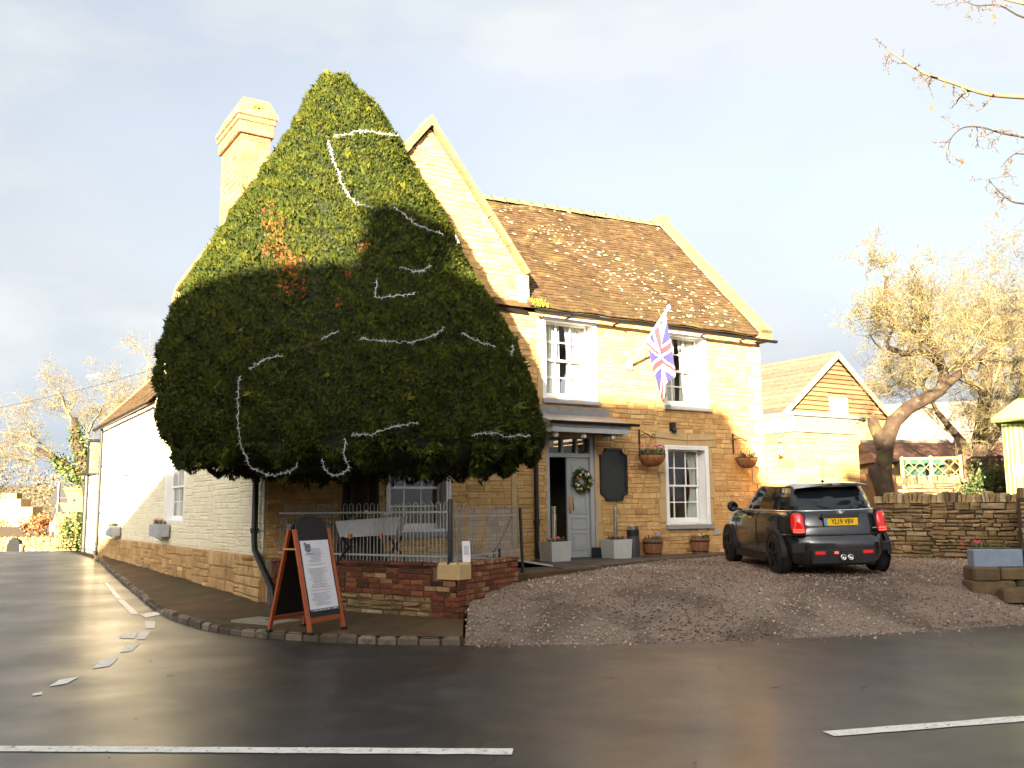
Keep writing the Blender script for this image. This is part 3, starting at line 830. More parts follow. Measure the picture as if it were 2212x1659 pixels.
# copings
def coping_run(p0, p1, n, wid, thick, parent, upv):
    p0, p1 = Vector(p0), Vector(p1)
    for i in range(n):
        a, c = p0.lerp(p1, i / n), p0.lerp(p1, (i + 1) / n)
        d = (c - a).normalized() * .006
        jt = Vector((random.uniform(-.006, .006), random.uniform(-.006, .006), random.uniform(-.006, .006)))
        MB().bar(a + d + jt, c - d + jt, wid, thick + random.uniform(-.01, .01), upv).build('coping_stone', 'coping', parent)
coping_run((5.02, .16, 6.10), (2.98, .16, 8.66), 5, .52, .10, front, (1.2, 0, 1))
coping_run((.84, .16, 6.10), (2.88, .16, 8.66), 5, .52, .10, front, (-1.2, 0, 1))
MB().prism([(2.80, 8.62), (3.06, 8.62), (2.93, 8.84)], -.1, .42).build('apex_stone', 'coping', front)
for t0, t1 in ((4.80, 5.04), (.82, 1.06)):
    MB().box(t0, t1, -.05, .40, 5.50, 5.80).box(t0 + .01, t1 - .005, -.045, .39, 5.805, 6.06).build('kneeler', 'dressed_stone', front)
coping_run((11.30, -.28, 5.50), (11.30, 3.08, 9.02), 7, .34, .11, roof, (0, -1, 1))
MB().box(11.14, 11.47, 2.98, 3.3, 8.86, 9.14).build('apex_stone', 'coping', roof)
MB().box(11.13, 11.46, -.30, .1, 5.30, 5.47).build('kneeler', 'coping', roof)
coping_run((.17, 8.6, 4.60), (.17, 6.7, 6.57), 4, .5, .12, side, (0, 1, 1))
coping_run((.17, 6.68, 6.60), (.17, 3.35, 6.93), 5, .5, .10, side, (0, 0, 1))
coping_run((.17, -.1, 5.40), (.17, 1.6, 6.88), 3, .5, .12, side, (0, -1, 1))

# lower range along the side street
b = MB()
def wroof(s, q, lift=0): return Vector((-.16 + 2.66 * q, s, 4.24 + 2.7 * q)) + Vector((-.71, 0, .70)) * lift
b.quad(wroof(16.62, 0), wroof(8.6, 0), wroof(8.6, 1), wroof(16.62, 1))
b.quad(wroof(16.62, 1), wroof(8.6, 1), Vector((5.2, 8.6, 4.2)), Vector((5.2, 16.62, 4.2)))
wing_roof = b.build('street_roof', 'roof_tile', pub)
rest = MB()
for k in range(28):
    s = 8.62 + (.1 if k % 2 else 0)
    while s < 16.6:
        c = min(16.62, s + .2); tn = random.random()
        A, B_, C, D = wroof(c - .006, k / 28, .03), wroof(s + .006, k / 28, .03), wroof(s + .006, (k + 1.4) / 28, .012), wroof(c - .006, (k + 1.4) / 28, .012)
        A2, B2 = wroof(c - .006, k / 28, .008), wroof(s + .006, k / 28, .008)
        rest.add([A, B_, C, D, A2, B2], [(0, 1, 2, 3), (4, 5, 1, 0)], tint=tn); s += .205
stuff(rest.build('street_roof_tiles', 'roof_tile', wing_roof))
coping_run((-.1, 16.6, 4.33), (2.5, 16.6, 6.99), 5, .3, .06, wing_roof, (-1, 0, 1))

# gutters and pipes
def gutter(pts, name='gutter', r=.058):
    P = [Vector(p) for p in pts]; rings = []
    for p in P:
        d = (P[-1] - P[0]).normalized(); x = d.cross(Vector((0, 0, 1))).normalized()
        rings.append([p + x * math.cos(R(a)) * r + Vector((0, 0, math.sin(R(a)) * r)) for a in range(180, 361, 20)] + [p + x * math.cos(R(a)) * (r - .008) + Vector((0, 0, math.sin(R(a)) * (r - .008))) for a in range(360, 179, -20)])
    return MB().loft(rings).build(name, 'black_iron', pub, smooth=True, sharp=40)
gutter([(5.06, -.26, 5.37), (8.3, -.26, 5.345), (11.62, -.26, 5.33)])
for t in (5.9, 7.1, 8.3, 9.5, 10.7): MB().bar((t, -.20, 5.30), (t, -.02, 5.30), .025, .03).bar((t, -.33, 5.30), (t, -.2, 5.295), .025, .02).build('gutter_bracket', 'black_iron', pub)
MB().tube([(4.30, -.06, 5.36), (4.98, -.06, 5.33)], .035, 8).build('gutter_stub', 'black_iron', pub)
gutter([(-.22, 8.6, 4.20), (-.22, 16.7, 4.17)])
def pipe(pts, name='downpipe', r=.045, collars=()):
    b = MB().tube(pts, r, 8)
    for c in collars: b.tube([(c[0], c[1], c[2] - .04), (c[0], c[1], c[2] + .04)], r * 1.35, 8)
    return b.build(name, 'black_iron', pub, smooth=True, sharp=50)
pipe([(5.12, -.09, 3.3), (5.12, -.09, .68)], collars=[(5.12, -.09, 2.5), (5.12, -.09, 1.35)])
pipe([(-.10, .16, 4.2), (-.10, .16, 1.15), (-.12, .05, 1.0), (-.02, -.55, .42), (-.02, -.6, .3), (-.03, -.66, .18)], r=.052, collars=[(-.10, .16, 2.1), (-.10, .16, 1.3)])
pipe([(-.10, 15.9, 4.15), (-.10, 15.9, .35)], collars=[(-.10, 15.9, 3.), (-.10, 15.9, 1.6), (-.1, 15.9, .7)])

# chimney on the street gable
ch = MB().box(.01, .55, 1.99, 3.31, 6.3, 8.86)
ch.box(-.05, .61, 1.93, 3.37, 8.60, 8.83).box(-.075, .635, 1.905, 3.395, 8.835, 8.93).box(-.10, .66, 1.88, 3.42, 8.935, 9.04)
cap_ = MB().loft([[(-.09, 1.9, 9.04), (.65, 1.9, 9.04), (.65, 3.4, 9.04), (-.09, 3.4, 9.04)], [(.03, 2.02, 9.33), (.53, 2.02, 9.33), (.53, 3.28, 9.33), (.03, 3.28, 9.33)]])
ch = ch.build('chimney', 'lime_mortar', pub)
cap_.build('weathered_cap', 'coping', ch)
random.seed(77)
def chimney_face(x0, x1, za, zb, d, mtx, k):
    x = x0 - (.15 if k % 2 else 0)
    while x < x1 - .02:
        a, c = max(x0, x) + .006, min(x1, x + .30) - .006
        if c - a > .03: stone_mb((a, c, za + .006, zb - .006, d, random.random()), mtx, .002, .004).build('brick', 'chimney_brick', ch)
        x += .30
for k in range(18):
    za = 6.35 + k * .125
    chimney_face(0.0, .56, za, za + .125, .012, Matrix.Translation((0, 1.99, 0)), k)
    chimney_face(1.98, 3.32, za, za + .125, .012, Matrix.Translation((.01, 0, 0)) @ LEFT, k + 1)
for k, (za, zb, ex) in enumerate(((8.60, 8.715, .06), (8.715, 8.83, .06), (8.835, 8.93, .085), (8.935, 9.04, .11))):
    chimney_face(-ex + .01, .55 + ex, za, zb, .012, Matrix.Translation((0, 1.99 - ex, 0)), k)
    chimney_face(1.99 - ex, 3.31 + ex, za, zb, .012, Matrix.Translation((.01 - ex, 0, 0)) @ LEFT, k + 1)
ms = MB()
for i in range(26):
    p = Vector((random.uniform(.2, .35), 1.93, 9.1 + random.random() * .04)) + Vector((random.gauss(0, .03), random.gauss(0, .015), 0))
    ms.add([p + Vector((-.02, 0, 0)), p + Vector((.02, 0, 0)), p + Vector((0, -.02, .05))], [(0, 1, 2)])
stuff(ms.build('moss', 'moss', ch))

# sash windows
def curtain(x0, x1, z0, z1, y, mtx, parent, pull=0.0):
    n = 22; rings = []
    for k in range(7):
        z = z1 + (z0 - z1) * k / 6
        w_ = 1 - pull * math.sin(math.pi * min(1, k / 6 * 1.1)) * .55
        rings.append([(x0 + (x1 - x0) * (i / n) * w_, y + .02 * math.sin(i * 1.9), z) for i in range(n + 1)])
    b = MB().loft(rings, False, False, closed=False)
    return b.xf(mtx).build('curtain', 'curtain', parent, smooth=True)
def sash_window(h, mtx=ID, rec=.20, cols=3, rows=4, arch=.085, curt='both', sill=True, label=None):
    x0, x1, z0, z1 = h
    f = MB()
    f.box(x0 - .0, x0 + .03, -.002, rec + .1, z0, z1).box(x1 - .03, x1, -.002, rec + .1, z0, z1).box(x0 + .03, x1 - .03, -.002, rec + .1, z1 - .035, z1).box(x0 + .03, x1 - .03, -.002, rec + .1, z0, z0 + .05)
    # moulded architrave on the face
    for k, (wd, pr) in enumerate(((arch, .022), (arch * .45, .036))):
        f.box(x0 - .035, x0 - .035 + wd, -pr, -.003 + k * -.019, z0, z1 + .03).box(x1 + .035 - wd, x1 + .035, -pr, -.003 + k * -.019, z0, z1 + .03)
        f.box(x0 - .035 + wd, x1 + .035 - wd, -pr, -.003 + k * -.019, z1 + .03 - wd, z1 + .03)
    fr = f.xf(mtx).build('window', 'white_paint', pub)
    if label: fr['label'] = label
    ax0, ax1, az0, az1 = x0 + .05, x1 - .05, z0 + .05, z1 - .04
    zm = (az0 + az1) / 2
    for nm, s0, s1, y in (('lower_sash', az0, zm + .02, rec + .035), ('upper_sash', zm - .02, az1, rec)):
        s = MB(); bt = .095 if nm == 'lower_sash' else .04
        s.box(ax0, ax0 + .045, y, y + .035, s0, s1).box(ax1 - .045, ax1, y, y + .035, s0, s1)
        s.box(ax0 + .045, ax1 - .045, y, y + .035, s0, s0 + bt).box(ax0 + .045, ax1 - .045, y, y + .035, s1 - .042, s1)
        gx0, gx1, gz0, gz1 = ax0 + .045, ax1 - .045, s0 + bt, s1 - .042
        for c in range(1, cols):
            xc = gx0 + (gx1 - gx0) * c / cols; s.box(xc - .011, xc + .011, y + .004, y + .031, gz0, gz1)
        for r in range(1, rows // 2):
            zc = gz0 + (gz1 - gz0) * r / (rows // 2); s.box(gx0, gx1, y + .006, y + .029, zc - .011, zc + .011)
        s.xf(mtx).build(nm, 'white_paint', fr)
        for c in range(cols):
            for r in range(rows // 2):
                a, e_ = gx0 + (gx1 - gx0) * c / cols, gx0 + (gx1 - gx0) * (c + 1) / cols
                za, zb = gz0 + (gz1 - gz0) * r / (rows // 2), gz0 + (gz1 - gz0) * (r + 1) / (rows // 2)
                ty = random.uniform(-.002, .002)
                MB().quad((a, y + .018 + ty, za), (e_, y + .018 - ty, za), (e_, y + .018 - ty, zb), (a, y + .018 + ty, zb)).xf(mtx).build('pane', 'window_glass', fr)
    if sill: MB().box(x0 - .06, x1 + .07, -.085, rec * .9, z0 - .085, z0 - .003).xf(mtx).build('sill', 'sill_paint', fr)
    if curt in ('both', 'left'): curtain(ax0, ax0 + (ax1 - ax0) * .46, az0, az1, rec + .10, mtx, fr)
    if curt in ('both', 'right'): curtain(ax1, ax1 - (ax1 - ax0) * (.30 if curt == 'right' else .44), az0, az1, rec + .10, mtx, fr, .8 if curt == 'right' else .2)
    return fr
random.seed(2)
sash_window(WIN_UL, curt='both', label='bright sunlit sash window above the door')
sash_window(WIN_UR, curt='both', label='upper sash window half hidden by the flag')
sash_window(WIN_LR, curt='right', label='lower sash window between the hanging baskets')
sash_window(WIN_TW, curt='none', label='shaded sash window under the yew')
sash_window(SW1, LEFT, rec=.10, arch=.06, curt='both', sill=False, label='nearer sash window in the white side wall')
sash_window(SW2, LEFT, rec=.10, arch=.06, curt='both', sill=False, label='farther sash window in the white side wall')
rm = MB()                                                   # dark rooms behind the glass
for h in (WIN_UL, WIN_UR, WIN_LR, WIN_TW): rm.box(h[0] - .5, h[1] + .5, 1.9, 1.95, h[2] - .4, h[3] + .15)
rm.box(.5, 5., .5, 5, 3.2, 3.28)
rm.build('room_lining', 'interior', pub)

# doorway
df = MB()
y0, y1 = .02, .17
df.box(5.42, 5.50, y0, y1, .62, 3.02).box(6.47, 6.56, y0, y1, .62, 3.02).box(5.50, 6.47, y0, y1, 2.955, 3.02).box(5.50, 6.47, y0 + .01, y1, 2.585, 2.665)
for x in (5.80, 6.14): df.box(x, x + .045, y0 + .02, y1 - .02, 2.665, 2.955)
df.box(6.565, 6.60, -.012, .0, .62, 3.0)
df = df.build('door_frame', 'grey_paint', pub)
for a, c in ((5.50, 5.80), (5.845, 6.14), (6.185, 6.47)): MB().quad((a, .1, 2.665), (c, .1, 2.665), (c, .1, 2.955), (a, .1, 2.955)).build('pane', 'window_glass', df)
d = MB().box(5.945, 6.465, .075, .12, .665, 2.58)
def raised(b, x0, x1, z0, z1, y, t_=.022):
    for q in ((x0, x1, z0, z0 + t_), (x0, x1, z1 - t_, z1), (x0, x0 + t_, z0 + t_, z1 - t_), (x1 - t_, x1, z0 + t_, z1 - t_)): b.box(q[0], q[1], y - .014, y, q[2], q[3])
raised(d, 6.04, 6.40, 1.50, 2.46, .075); raised(d, 6.04, 6.40, .80, 1.14, .075); raised(d, 6.04, 6.40, 1.20, 1.43, .075)
d.box(6.085, 6.355, .063, .075, .85, 1.09).box(6.085, 6.355, .063, .075, 1.55, 2.41)
door = d.build('door', 'grey_paint', pub)
MB().box(5.972, 6.02, .066, .0745, 1.50, 1.84).build('push_plate', 'brass', door)
MB().tube([(6.055, .074, 1.58), (6.055, .02, 1.58), (6.055, .02, 1.80), (6.055, .074, 1.80)], .012, 8).build('pull_handle', 'brass', door, smooth=True)
MB().box(5.50, 5.515, .12, .62, .66, 2.58).build('open_door_leaf', 'grey_paint', pub)
MB().box(5.42, 6.56, -.05, .4, .55, .655).build('doorstep', 'flag_paving', pub)
hall = MB().box(5.30, 5.335, .70, 2.2, .6, 2.9).box(6.7, 6.74, .4, 2.2, .6, 2.9).box(5.3, 6.7, 2.2, 2.24, .6, 2.9).box(5.3, 6.74, .4, 2.24, 3.03, 3.06)
hall.build('hallway', 'interior_wall', pub)
pf = thing('picture_frame', 'small dark framed picture on the hallway wall inside the open doorway', 'picture', tuple(F(5.55, 2.17, 1.5)), RZ)
MB().box(0, .3, 0, .02, 0, .42).build('frame', 'black_paint', pf); MB().box(.04, .26, -.003, 0, .05, .37).build('print', 'interior_wall', pf)

# door canopy
cn = MB().prism([(-.76, 3.10), (0.0, 3.10), (0.0, 3.42), (-.04, 3.42), (-.76, 3.19)], 5.04, 6.90).xf(Matrix(((0, 1, 0, 0), (1, 0, 0, 0), (0, 0, 1, 0), (0, 0, 0, 1))))
canopy = cn.build('door_canopy', 'lead', pub)
MB().box(5.06, 6.84, -.74, -.70, 3.0, 3.098).box(5.06, 5.1, -.70, -.002, 3.0, 3.098).box(6.80, 6.84, -.70, -.002, 3.0, 3.098).build('fascia_board', 'grey_paint', canopy)
MB().box(5.02, 6.92, -.045, -.0, 3.36, 3.56).box(5.02, 6.92, -.07, -.045, 3.40, 3.43).build('flashing', 'lead', canopy)
g = MB(); rings = []
for t in (4.98, 7.04): rings.append([(t, -.80 + .05 * math.cos(R(a)), 3.20 + .05 * math.sin(R(a))) for a in range(180, 361, 20)])
g.loft(rings, True, True, closed=True); g.build('canopy_gutter', 'black_iron', canopy)
for t in (5.22, 5.86, 6.56):
    MB().lathe([(.05, 0), (.055, .05), (.035, .085)], 12, (t, -.6, 2.915)).build('spotlight', 'lamp_glass', canopy, smooth=True)

# wall fittings that belong to the building
MB().box(8.53, 8.65, -.09, -.022, 3.18, 3.36).lathe([(.02, 0), (.055, -.04), (.055, -.10), (.03, -.13)][::-1], 10, (8.59, -.10, 3.27)).build('wall_lamp', 'black_paint', pub, smooth=True, sharp=40)
MB().box(8.05, 8.17, -.05, -.01, .98, 1.10).build('socket_box', 'planter_grey', pub)
MB().box(9.7, 9.82, -.05, -.01, 1.02, 1.14).build('socket_box', 'planter_grey', pub)
MB().tube([(t, -.035, 3.03 - .0 * t + .03 * math.cos((t - 7.6) * 2.3)) for t in [7.7 + i * .25 for i in range(15)]], .005, 4).build('cable', 'wood_board', pub)

# flat-roofed stone extension and barn
ext = thing('flat_roof_extension', 'small flat-roofed stone extension with pale grey fascia beside the pub', 'building', (OX, OY, 0), RZ)
X0, X1, S0 = 11.36, 13.50, -.86
w_ = MB().box(X0, X1, S0, 4.5, .2, 3.25).build('wall', 'mortar', ext)
random.seed(91)
LX = Matrix.Translation((X0, 0, 0)) @ LEFT
place_stones(lay_stones(.62, 3.2, lambda z: (X0 + .01, X1 - .01), [], course=(.12, .22), width=(.25, .7)), w_, 'wall_stone', 'stone', Matrix.Translation((0, S0, 0)), 200)
place_stones(lay_stones(.62, 3.2, lambda z: (S0 + .01, -.06), [], course=(.10, .19), width=(.2, .5)), w_, 'side_stone', 'stone', LX, 100)
MB().box(X0 - .04, X1 + .04, S0 - .05, 4.5, 3.21, 3.56).build('fascia', 'fascia', ext)
MB().box(X0 - .07, X1 + .07, S0 - .09, 4.5, 3.562, 3.65).build('roof_edge', 'lead', ext)
MB().tube([(X1 + .05, S0 - .02, 3.58), (X1 + .25, S0 - .02, 3.56)], .05, 8).build('gutter_end', 'black_iron', ext)
lampx = thing('outdoor_wall_lamp', 'polished steel wall lantern on the stone extension', 'lamp', tuple(F(X0, S0 + .26, 3.0)), RZ)
MB().tube([(-.01, 0, .15), (-.14, 0, .17), (-.15, 0, .08)], .018, 8).build('arm', 'steel', lampx, smooth=True)
MB().lathe([(.03, .0), (.055, .03), (.055, .10), (.02, .14)], 12, (-.15, 0, -.06)).build('hood', 'steel', lampx, smooth=True)
MB().lathe([(.03, -.26), (.035, -.25), (.035, -.06), (.03, -.055)], 10, (-.15, 0, 0)).build('glass_tube', 'lamp_glass', lampx, smooth=True)
MB().lathe([(.045, -.32), (.055, -.30), (.05, -.26)], 10, (-.15, 0, 0)).build('base_ring', 'steel', lampx, smooth=True)

barn = thing('barn', 'barn with weatherboarded gable, pale roof and stone walls behind the pub', 'barn', tuple(F(21.5, 6.0, 0)), RZ)
bw = MB().prism([(-2.75, .2), (2.85, .2), (2.85, 4.45), (0, 6.55), (-2.75, 4.45)], 0, 14).build('wall', 'mortar', barn)
random.seed(14)
place_stones(lay_stones(.7, 4.45, lambda z: (-2.74, 2.84), [(-.5, .62, 4.2, 6)], course=(.13, .22), width=(.25, .6)), bw, 'wall_stone', 'stone', ID, 150, jit=.008)
b = MB()
def broof(side_, yy, q): return Vector((side_ * (3.05 - 3.05 * q), yy, 4.40 + 2.30 * q))
for sg in (-1, 1):
    for k in range(12):
        q0, q1 = k / 12, (k + 1) / 12
        a, c, d_, e_ = broof(sg, -.18, q0), broof(sg, 14.2, q0), broof(sg, 14.2, q1), broof(sg, -.18, q1)
        nn = Vector((sg * .6, 0, .8)) * .035
        vs = [a + nn, c + nn, d_ + nn * .3, e_ + nn * .3, a, c]
        b.add(vs, [(0, 1, 2, 3) if sg > 0 else (3, 2, 1, 0), (4, 5, 1, 0) if sg > 0 else (0, 1, 5, 4)], tint=random.random())
b.build('roof', 'roof_far', barn)
for sg in (-1, 1): MB().bar((sg * 3.1, -.2, 4.33), (0, -.2, 6.70), .05, .16, (0, 0, 1)).build('bargeboard', 'pale_wood', barn)
MB().tube([(0, -.2, 6.74), (0, 14.2, 6.74)], .09, 8).build('ridge', 'roof_far', barn)
for k in range(13):
    z0 = 4.62 + k * .158
    hw = lambda z: 2.85 * max(0, 6.62 - z) / 2.17
    a = min(2.75, hw(z0)); c = min(2.75, hw(z0 + .158))
    segs = [(-a, -.44, -c, -.44), (.56, a, .56, c)] if z0 < 5.36 else [(-a, a, -c, c)]
    for s in segs:
        wv = random.uniform(-.008, .008)
        MB().add([(s[0], -.085, z0 + wv), (s[1], -.085, z0 - wv), (s[3], -.02, z0 + .165), (s[2], -.02, z0 + .165), (s[0], -.02, z0), (s[1], -.02, z0)], [(0, 1, 2, 3), (4, 5, 1, 0)], tint=random.random()).build('weatherboard', 'weather_board', barn)
for k in range(6): MB().box(-.42 + k * .163, -.42 + k * .163 + .155, -.05, -.01, 4.35, 5.28).build('hatch_plank', 'pale_wood', barn)
MB().box(-.46, .60, -.08, -.0, 5.285, 5.36).build('hatch_lintel', 'roof_far', barn)
sk = MB().obb(broof(-1, 3.0, .18) + Vector((-.04, 0, .06)), (0, .35, 0), Vector((.8, 0, .6)) * .3, Vector((-.6, 0, .8)) * .03)
sk.build('skylight', 'dark_steel', barn)
fn = MB().tube([(0, 13.6, 6.75), (0, 13.6, 7.25)], .05, 8).tube([(-.5, 13.6, 7.15), (.1, 13.6, 7.22)], .02, 5).build('vent_pipe', 'galv', barn)

# lower whitewashed lean-to at the far end of the street range
lt = thing('lean_to', 'low whitewashed brick outbuilding at the far end of the street wall', 'building', (OX, OY, 0), RZ)
lw_ = MB().box(.35, 4, 16.55, 21.5, -.2, 3.05).build('wall', 'white_stone', lt)
place_stones(lay_stones(.35, 3.0, lambda z: (16.6, 21.45), [], course=(.10, .11), width=(.2, .3), gap=.008), lw_, 'painted_brick', 'white_stone', Matrix.Translation((.35, 0, 0)) @ LEFT, 120)
MB().add([(.2, 16.5, 3.02), (.2, 21.6, 3.02), (2.4, 21.6, 4.3), (2.4, 16.5, 4.3)], [(3, 2, 1, 0)]).box(.15, .25, 16.5, 21.6, 2.98, 3.06).build('roof', 'roof_tile', lt)
MB().tube([(.16, 16.55, 3.0), (.16, 21.6, 3.0)], .06, 8).build('gutter', 'black_iron', lt)
MB().tube([(.27, 17.0, 2.95), (.27, 17.0, .3)], .05, 8).build('downpipe', 'galv', lt)
MB().tube([(.27, 21.3, 2.95), (.27, 21.3, .2)], .09, 8).build('corner_post', 'black_iron', lt)
# ------------------------------------------------------------------ houses across the road, behind the camera: they shade the lower half of the view
PPV = Vector((.9613, -.2756, 0))
def sunpt(a, L): return PPV * a + SH * L
def house(label, p0, p1, ridge, half, eave, chim=None, cw=.35):
    p0, p1 = Vector(p0), Vector(p1); mid = (p0 + p1) / 2; d = (p1 - p0); L = d.length / 2
    h = thing('house', label, 'house', (mid.x, mid.y, 0), math.atan2(d.y, d.x))
    b = MB().box(-L, L, -half, half, -.3, eave)
    for x0, x1 in ((-L, -L + .4), (L - .4, L)):
        b.merge(MB().prism([(-half, eave), (half, eave), (0, ridge - .06)], x0, x1).xf(LEFT))
    b.build('wall', 'mortar', h)
    r_ = MB()
    for sg in (-1, 1):
        r_.add([(-L - .1, sg * (half + .3), eave - .25), (L + .1, sg * (half + .3), eave - .25), (L + .1, 0, ridge), (-L - .1, 0, ridge)], [(0, 1, 2, 3) if sg < 0 else (3, 2, 1, 0)])
    r_.build('roof', 'roof_tile', h)
    n = max(2, int(L * 2 / 3))
    for i in range(n):
        x = -L + (i + .5) * 2 * L / n
        for z in (1.0, 3.6):
            if z + 1.4 > eave: continue
            w_ = MB().box(x - .5, x + .5, half, half + .03, z, z + 1.35).build('window', 'white_paint', h)
            for k in (-1, 1): MB().box(x + k * .24 - .2, x + k * .24 + .2, half + .03, half + .035, z + .08, z + 1.27).build('pane', 'car_glass', w_)
    if chim is not None:
        MB().box(chim - cw, chim + cw, -.4, .4, ridge - .8, ridge + .95).build('chimney', 'chimney_brick', h)
    return h
house('long stone house across the road opposite the side street, outside the picture', sunpt(-26, 17.4), sunpt(-5.25, 8.7), 9.75, 3.0, 6.6)
house('tall gabled stone house straight across the road, outside the picture', sunpt(-5.2, 11.9), sunpt(-1.15, 7.6), 10.5, 2.6, 7.4, chim=-2.5)
house('long low stone house across the road facing the forecourt, outside the picture', sunpt(-.85, 12.0), sunpt(21, 13.4), 9.65, 2.8, 6.8, chim=-8.1, cw=.65)  # wide unseen chimney added here to shade the apple tree trunk

# ------------------------------------------------------------------ yew
YR = np.array([(8.40, -2.73, 0.05), (8.36, -2.73, 0.20), (7.97, -2.68, 0.52), (7.52, -2.59, 0.78), (7.22, -2.59, 0.95), (6.86, -2.60, 1.14), (6.49, -2.59, 1.35), (6.13, -2.62, 1.59), (5.77, -2.61, 1.79), (5.41, -2.63, 1.94), (5.05, -2.66, 2.15), (4.70, -2.63, 2.33), (4.35, -2.59, 2.52), (4.00, -2.55, 2.65), (3.65, -2.50, 2.74), (3.31, -2.42, 2.79), (2.96, -2.37, 2.81), (2.69, -2.32, 2.81), (2.42, -2.25, 2.69), (2.29, -2.29, 2.51), (2.11, -1.95, 1.75), (2.07, -2.2, .4)])[::-1]
YC, YB = 13.75, .70
def yew_surface(z, th, shrink=0.0):
    """arrays of points on the clipped yew"""
    c = np.interp(z, YR[:, 0], YR[:, 1]); a = np.maximum(.02, np.interp(z, YR[:, 0], YR[:, 2]) - shrink)
    p = 2 / 2.2
    x = c + a * np.sign(np.cos(th)) * np.abs(np.cos(th)) ** p
    y = YC + a * YB * np.sign(np.sin(th)) * np.abs(np.sin(th)) ** p
    d = (x - OX) * .53435 - (y - OY) * .84526                      # keep it clear of the facade
    t = (x - OX) * .84526 + (y - OY) * .53435
    push = np.where((t > -.25), np.maximum(0, .22 + shrink - d), 0)
    x = x + push * .53435; y = y - push * .84526
    return np.stack([x, y, z], -1)
yew = thing('yew_tree', 'tall clipped cone-shaped yew tree draped with tinsel in front of the pub', 'tree', (-2.32, 14.12, .85))
yo = np.array([-2.32, 14.12, .85])
NZ, NT = 40, 64
zs = np.interp(np.linspace(0, 1, NZ), [0, .06, .12, 1], [2.16, 2.24, 2.4, 8.25])
core = MB()
rings = [[tuple(p - yo) for p in yew_surface(np.full(NT, z), np.linspace(0, 2 * np.pi, NT, endpoint=False), .17 + .04 * np.sin(np.arange(NT) * 1.7 + z * 5))] for z in zs]
core.loft(rings)
rng = np.random.default_rng(12)
NS = 215000
# sample heights in proportion to girth plus the underside
zc = np.linspace(2.08, 8.4, 400); wgt = np.interp(zc, YR[:, 0], YR[:, 2]) + .35
wgt[zc < 2.45] *= 2.6
cdf = np.cumsum(wgt) / wgt.sum()
z = np.interp(rng.random(NS), cdf, zc); th = rng.uniform(0, 2 * np.pi, NS)
P = yew_surface(z, th)
P1, P2 = yew_surface(z, th + .02), yew_surface(np.minimum(z + .04, 8.4), th)
Nn = np.cross(P1 - P, P2 - P); Nn /= np.linalg.norm(Nn, axis=1)[:, None] + 1e-9
out = P - np.stack([np.interp(z, YR[:, 0], YR[:, 1]), np.full(NS, YC), np.clip(z, 3, 7.6)], -1)
Nn *= np.sign((Nn * out).sum(1))[:, None]
cl = np.sin(P[:, 0] * 7 + 2 * np.sin(P[:, 2] * 4)) * np.sin(P[:, 2] * 8 + P[:, 1] * 5) + .6 * np.sin(P[:, 0] * 17 + P[:, 2] * 13 + P[:, 1] * 11)
P = P + Nn * (.035 * cl - .06 + rng.uniform(-.03, .03, NS))[:, None]
# underside hangs unevenly
low = z < 2.5
P[low, 2] += (.07 * np.sin(P[low, 0] * 6.3 + 2 * np.sin(P[low, 1] * 5)) + .05 * np.sin(P[low, 0] * 17))
D = Nn * .42 + np.array([0, 0, .42]) + rng.normal(0, .36, (NS, 3))
D[low] = Nn[low] * .7 + np.array([0, 0, -.35]) + rng.normal(0, .35, (low.sum(), 3))
D /= np.linalg.norm(D, axis=1)[:, None]
L = rng.uniform(.038, .072, NS) * np.where(rng.random(NS) < .012, 2.0, 1) * np.where(rng.random(NS) < .0025, 2.6, 1)
side = np.cross(D, Nn + rng.normal(0, .35, (NS, 3))); side /= np.linalg.norm(side, axis=1)[:, None] + 1e-9
verts, tris, tints = [], [], []
dead = np.zeros(NS)
for cx, cz, r_ in ((-3.3, 5.55, .2), (-3.25, 5.2, .22), (-3.05, 4.95, .28), (-2.9, 4.6, .22), (-3.5, 5.85, .12), (-2.2, 4.75, .1), (-2.05, 5.2, .12), (-2.3, 4.3, .08)):
    dead = np.maximum(dead, (np.hypot(P[:, 0] - cx, P[:, 2] - cz) < r_ * rng.uniform(.3, 1.2, NS)) & (P[:, 1] < YC) & (rng.random(NS) < .34))
tb = np.clip(.53 + .075 * cl + rng.normal(0, .07, NS), 0, .92)
tb = np.where(dead > 0, rng.uniform(.95, 1, NS), tb)
for i, (an, lf, wf) in enumerate(((.22, 1.0, .26), (-.35, .85, .24))):
    d2 = D * math.cos(an) + side * math.sin(an)
    nrm = np.cross(d2, side + .001); nrm /= np.linalg.norm(nrm, axis=1)[:, None] + 1e-9
    sd = np.cross(d2, np.cross(D, side)); sd /= np.linalg.norm(sd, axis=1)[:, None] + 1e-9
    base = P + D * (L * .12 * (i % 3))[:, None]
    hw = (L * wf * .5)[:, None]
    mid = base + d2 * (L * lf * .45)[:, None]
    tip = base + d2 * (L * lf)[:, None] + rng.normal(0, .008, (NS, 3))
    v = np.stack([base, mid + sd * hw, tip, mid - sd * hw], 1)
    verts.append(v.reshape(-1, 3)); tints.append(np.clip(tb + rng.normal(0, .05, NS) * (tb < .93), 0, 1))
V = np.concatenate(verts) - yo
nq = len(V) // 4
cr = fast_mesh('crown', V, np.arange(nq * 4).reshape(-1, 4), 'yew', np.concatenate(tints), yew, n=4)
core.build('crown_core', 'yew_core', cr, smooth=True)  # solid dark body added inside the foliage to block light
tk = MB()
for k, (dx, dy) in enumerate(((0, 0), (.16, .05), (-.15, .08), (.02, -.14))):
    tk.tube([(dx * 1.3, dy * 1.3, -.05), (dx, dy, .5), (dx * .9, dy * .9, 1.2), (dx * 1.6, dy * 1.4, 2.0)], [.20, .15, .14, .13], 9)
tk.build('trunk', 'bark_dark', yew, smooth=True)

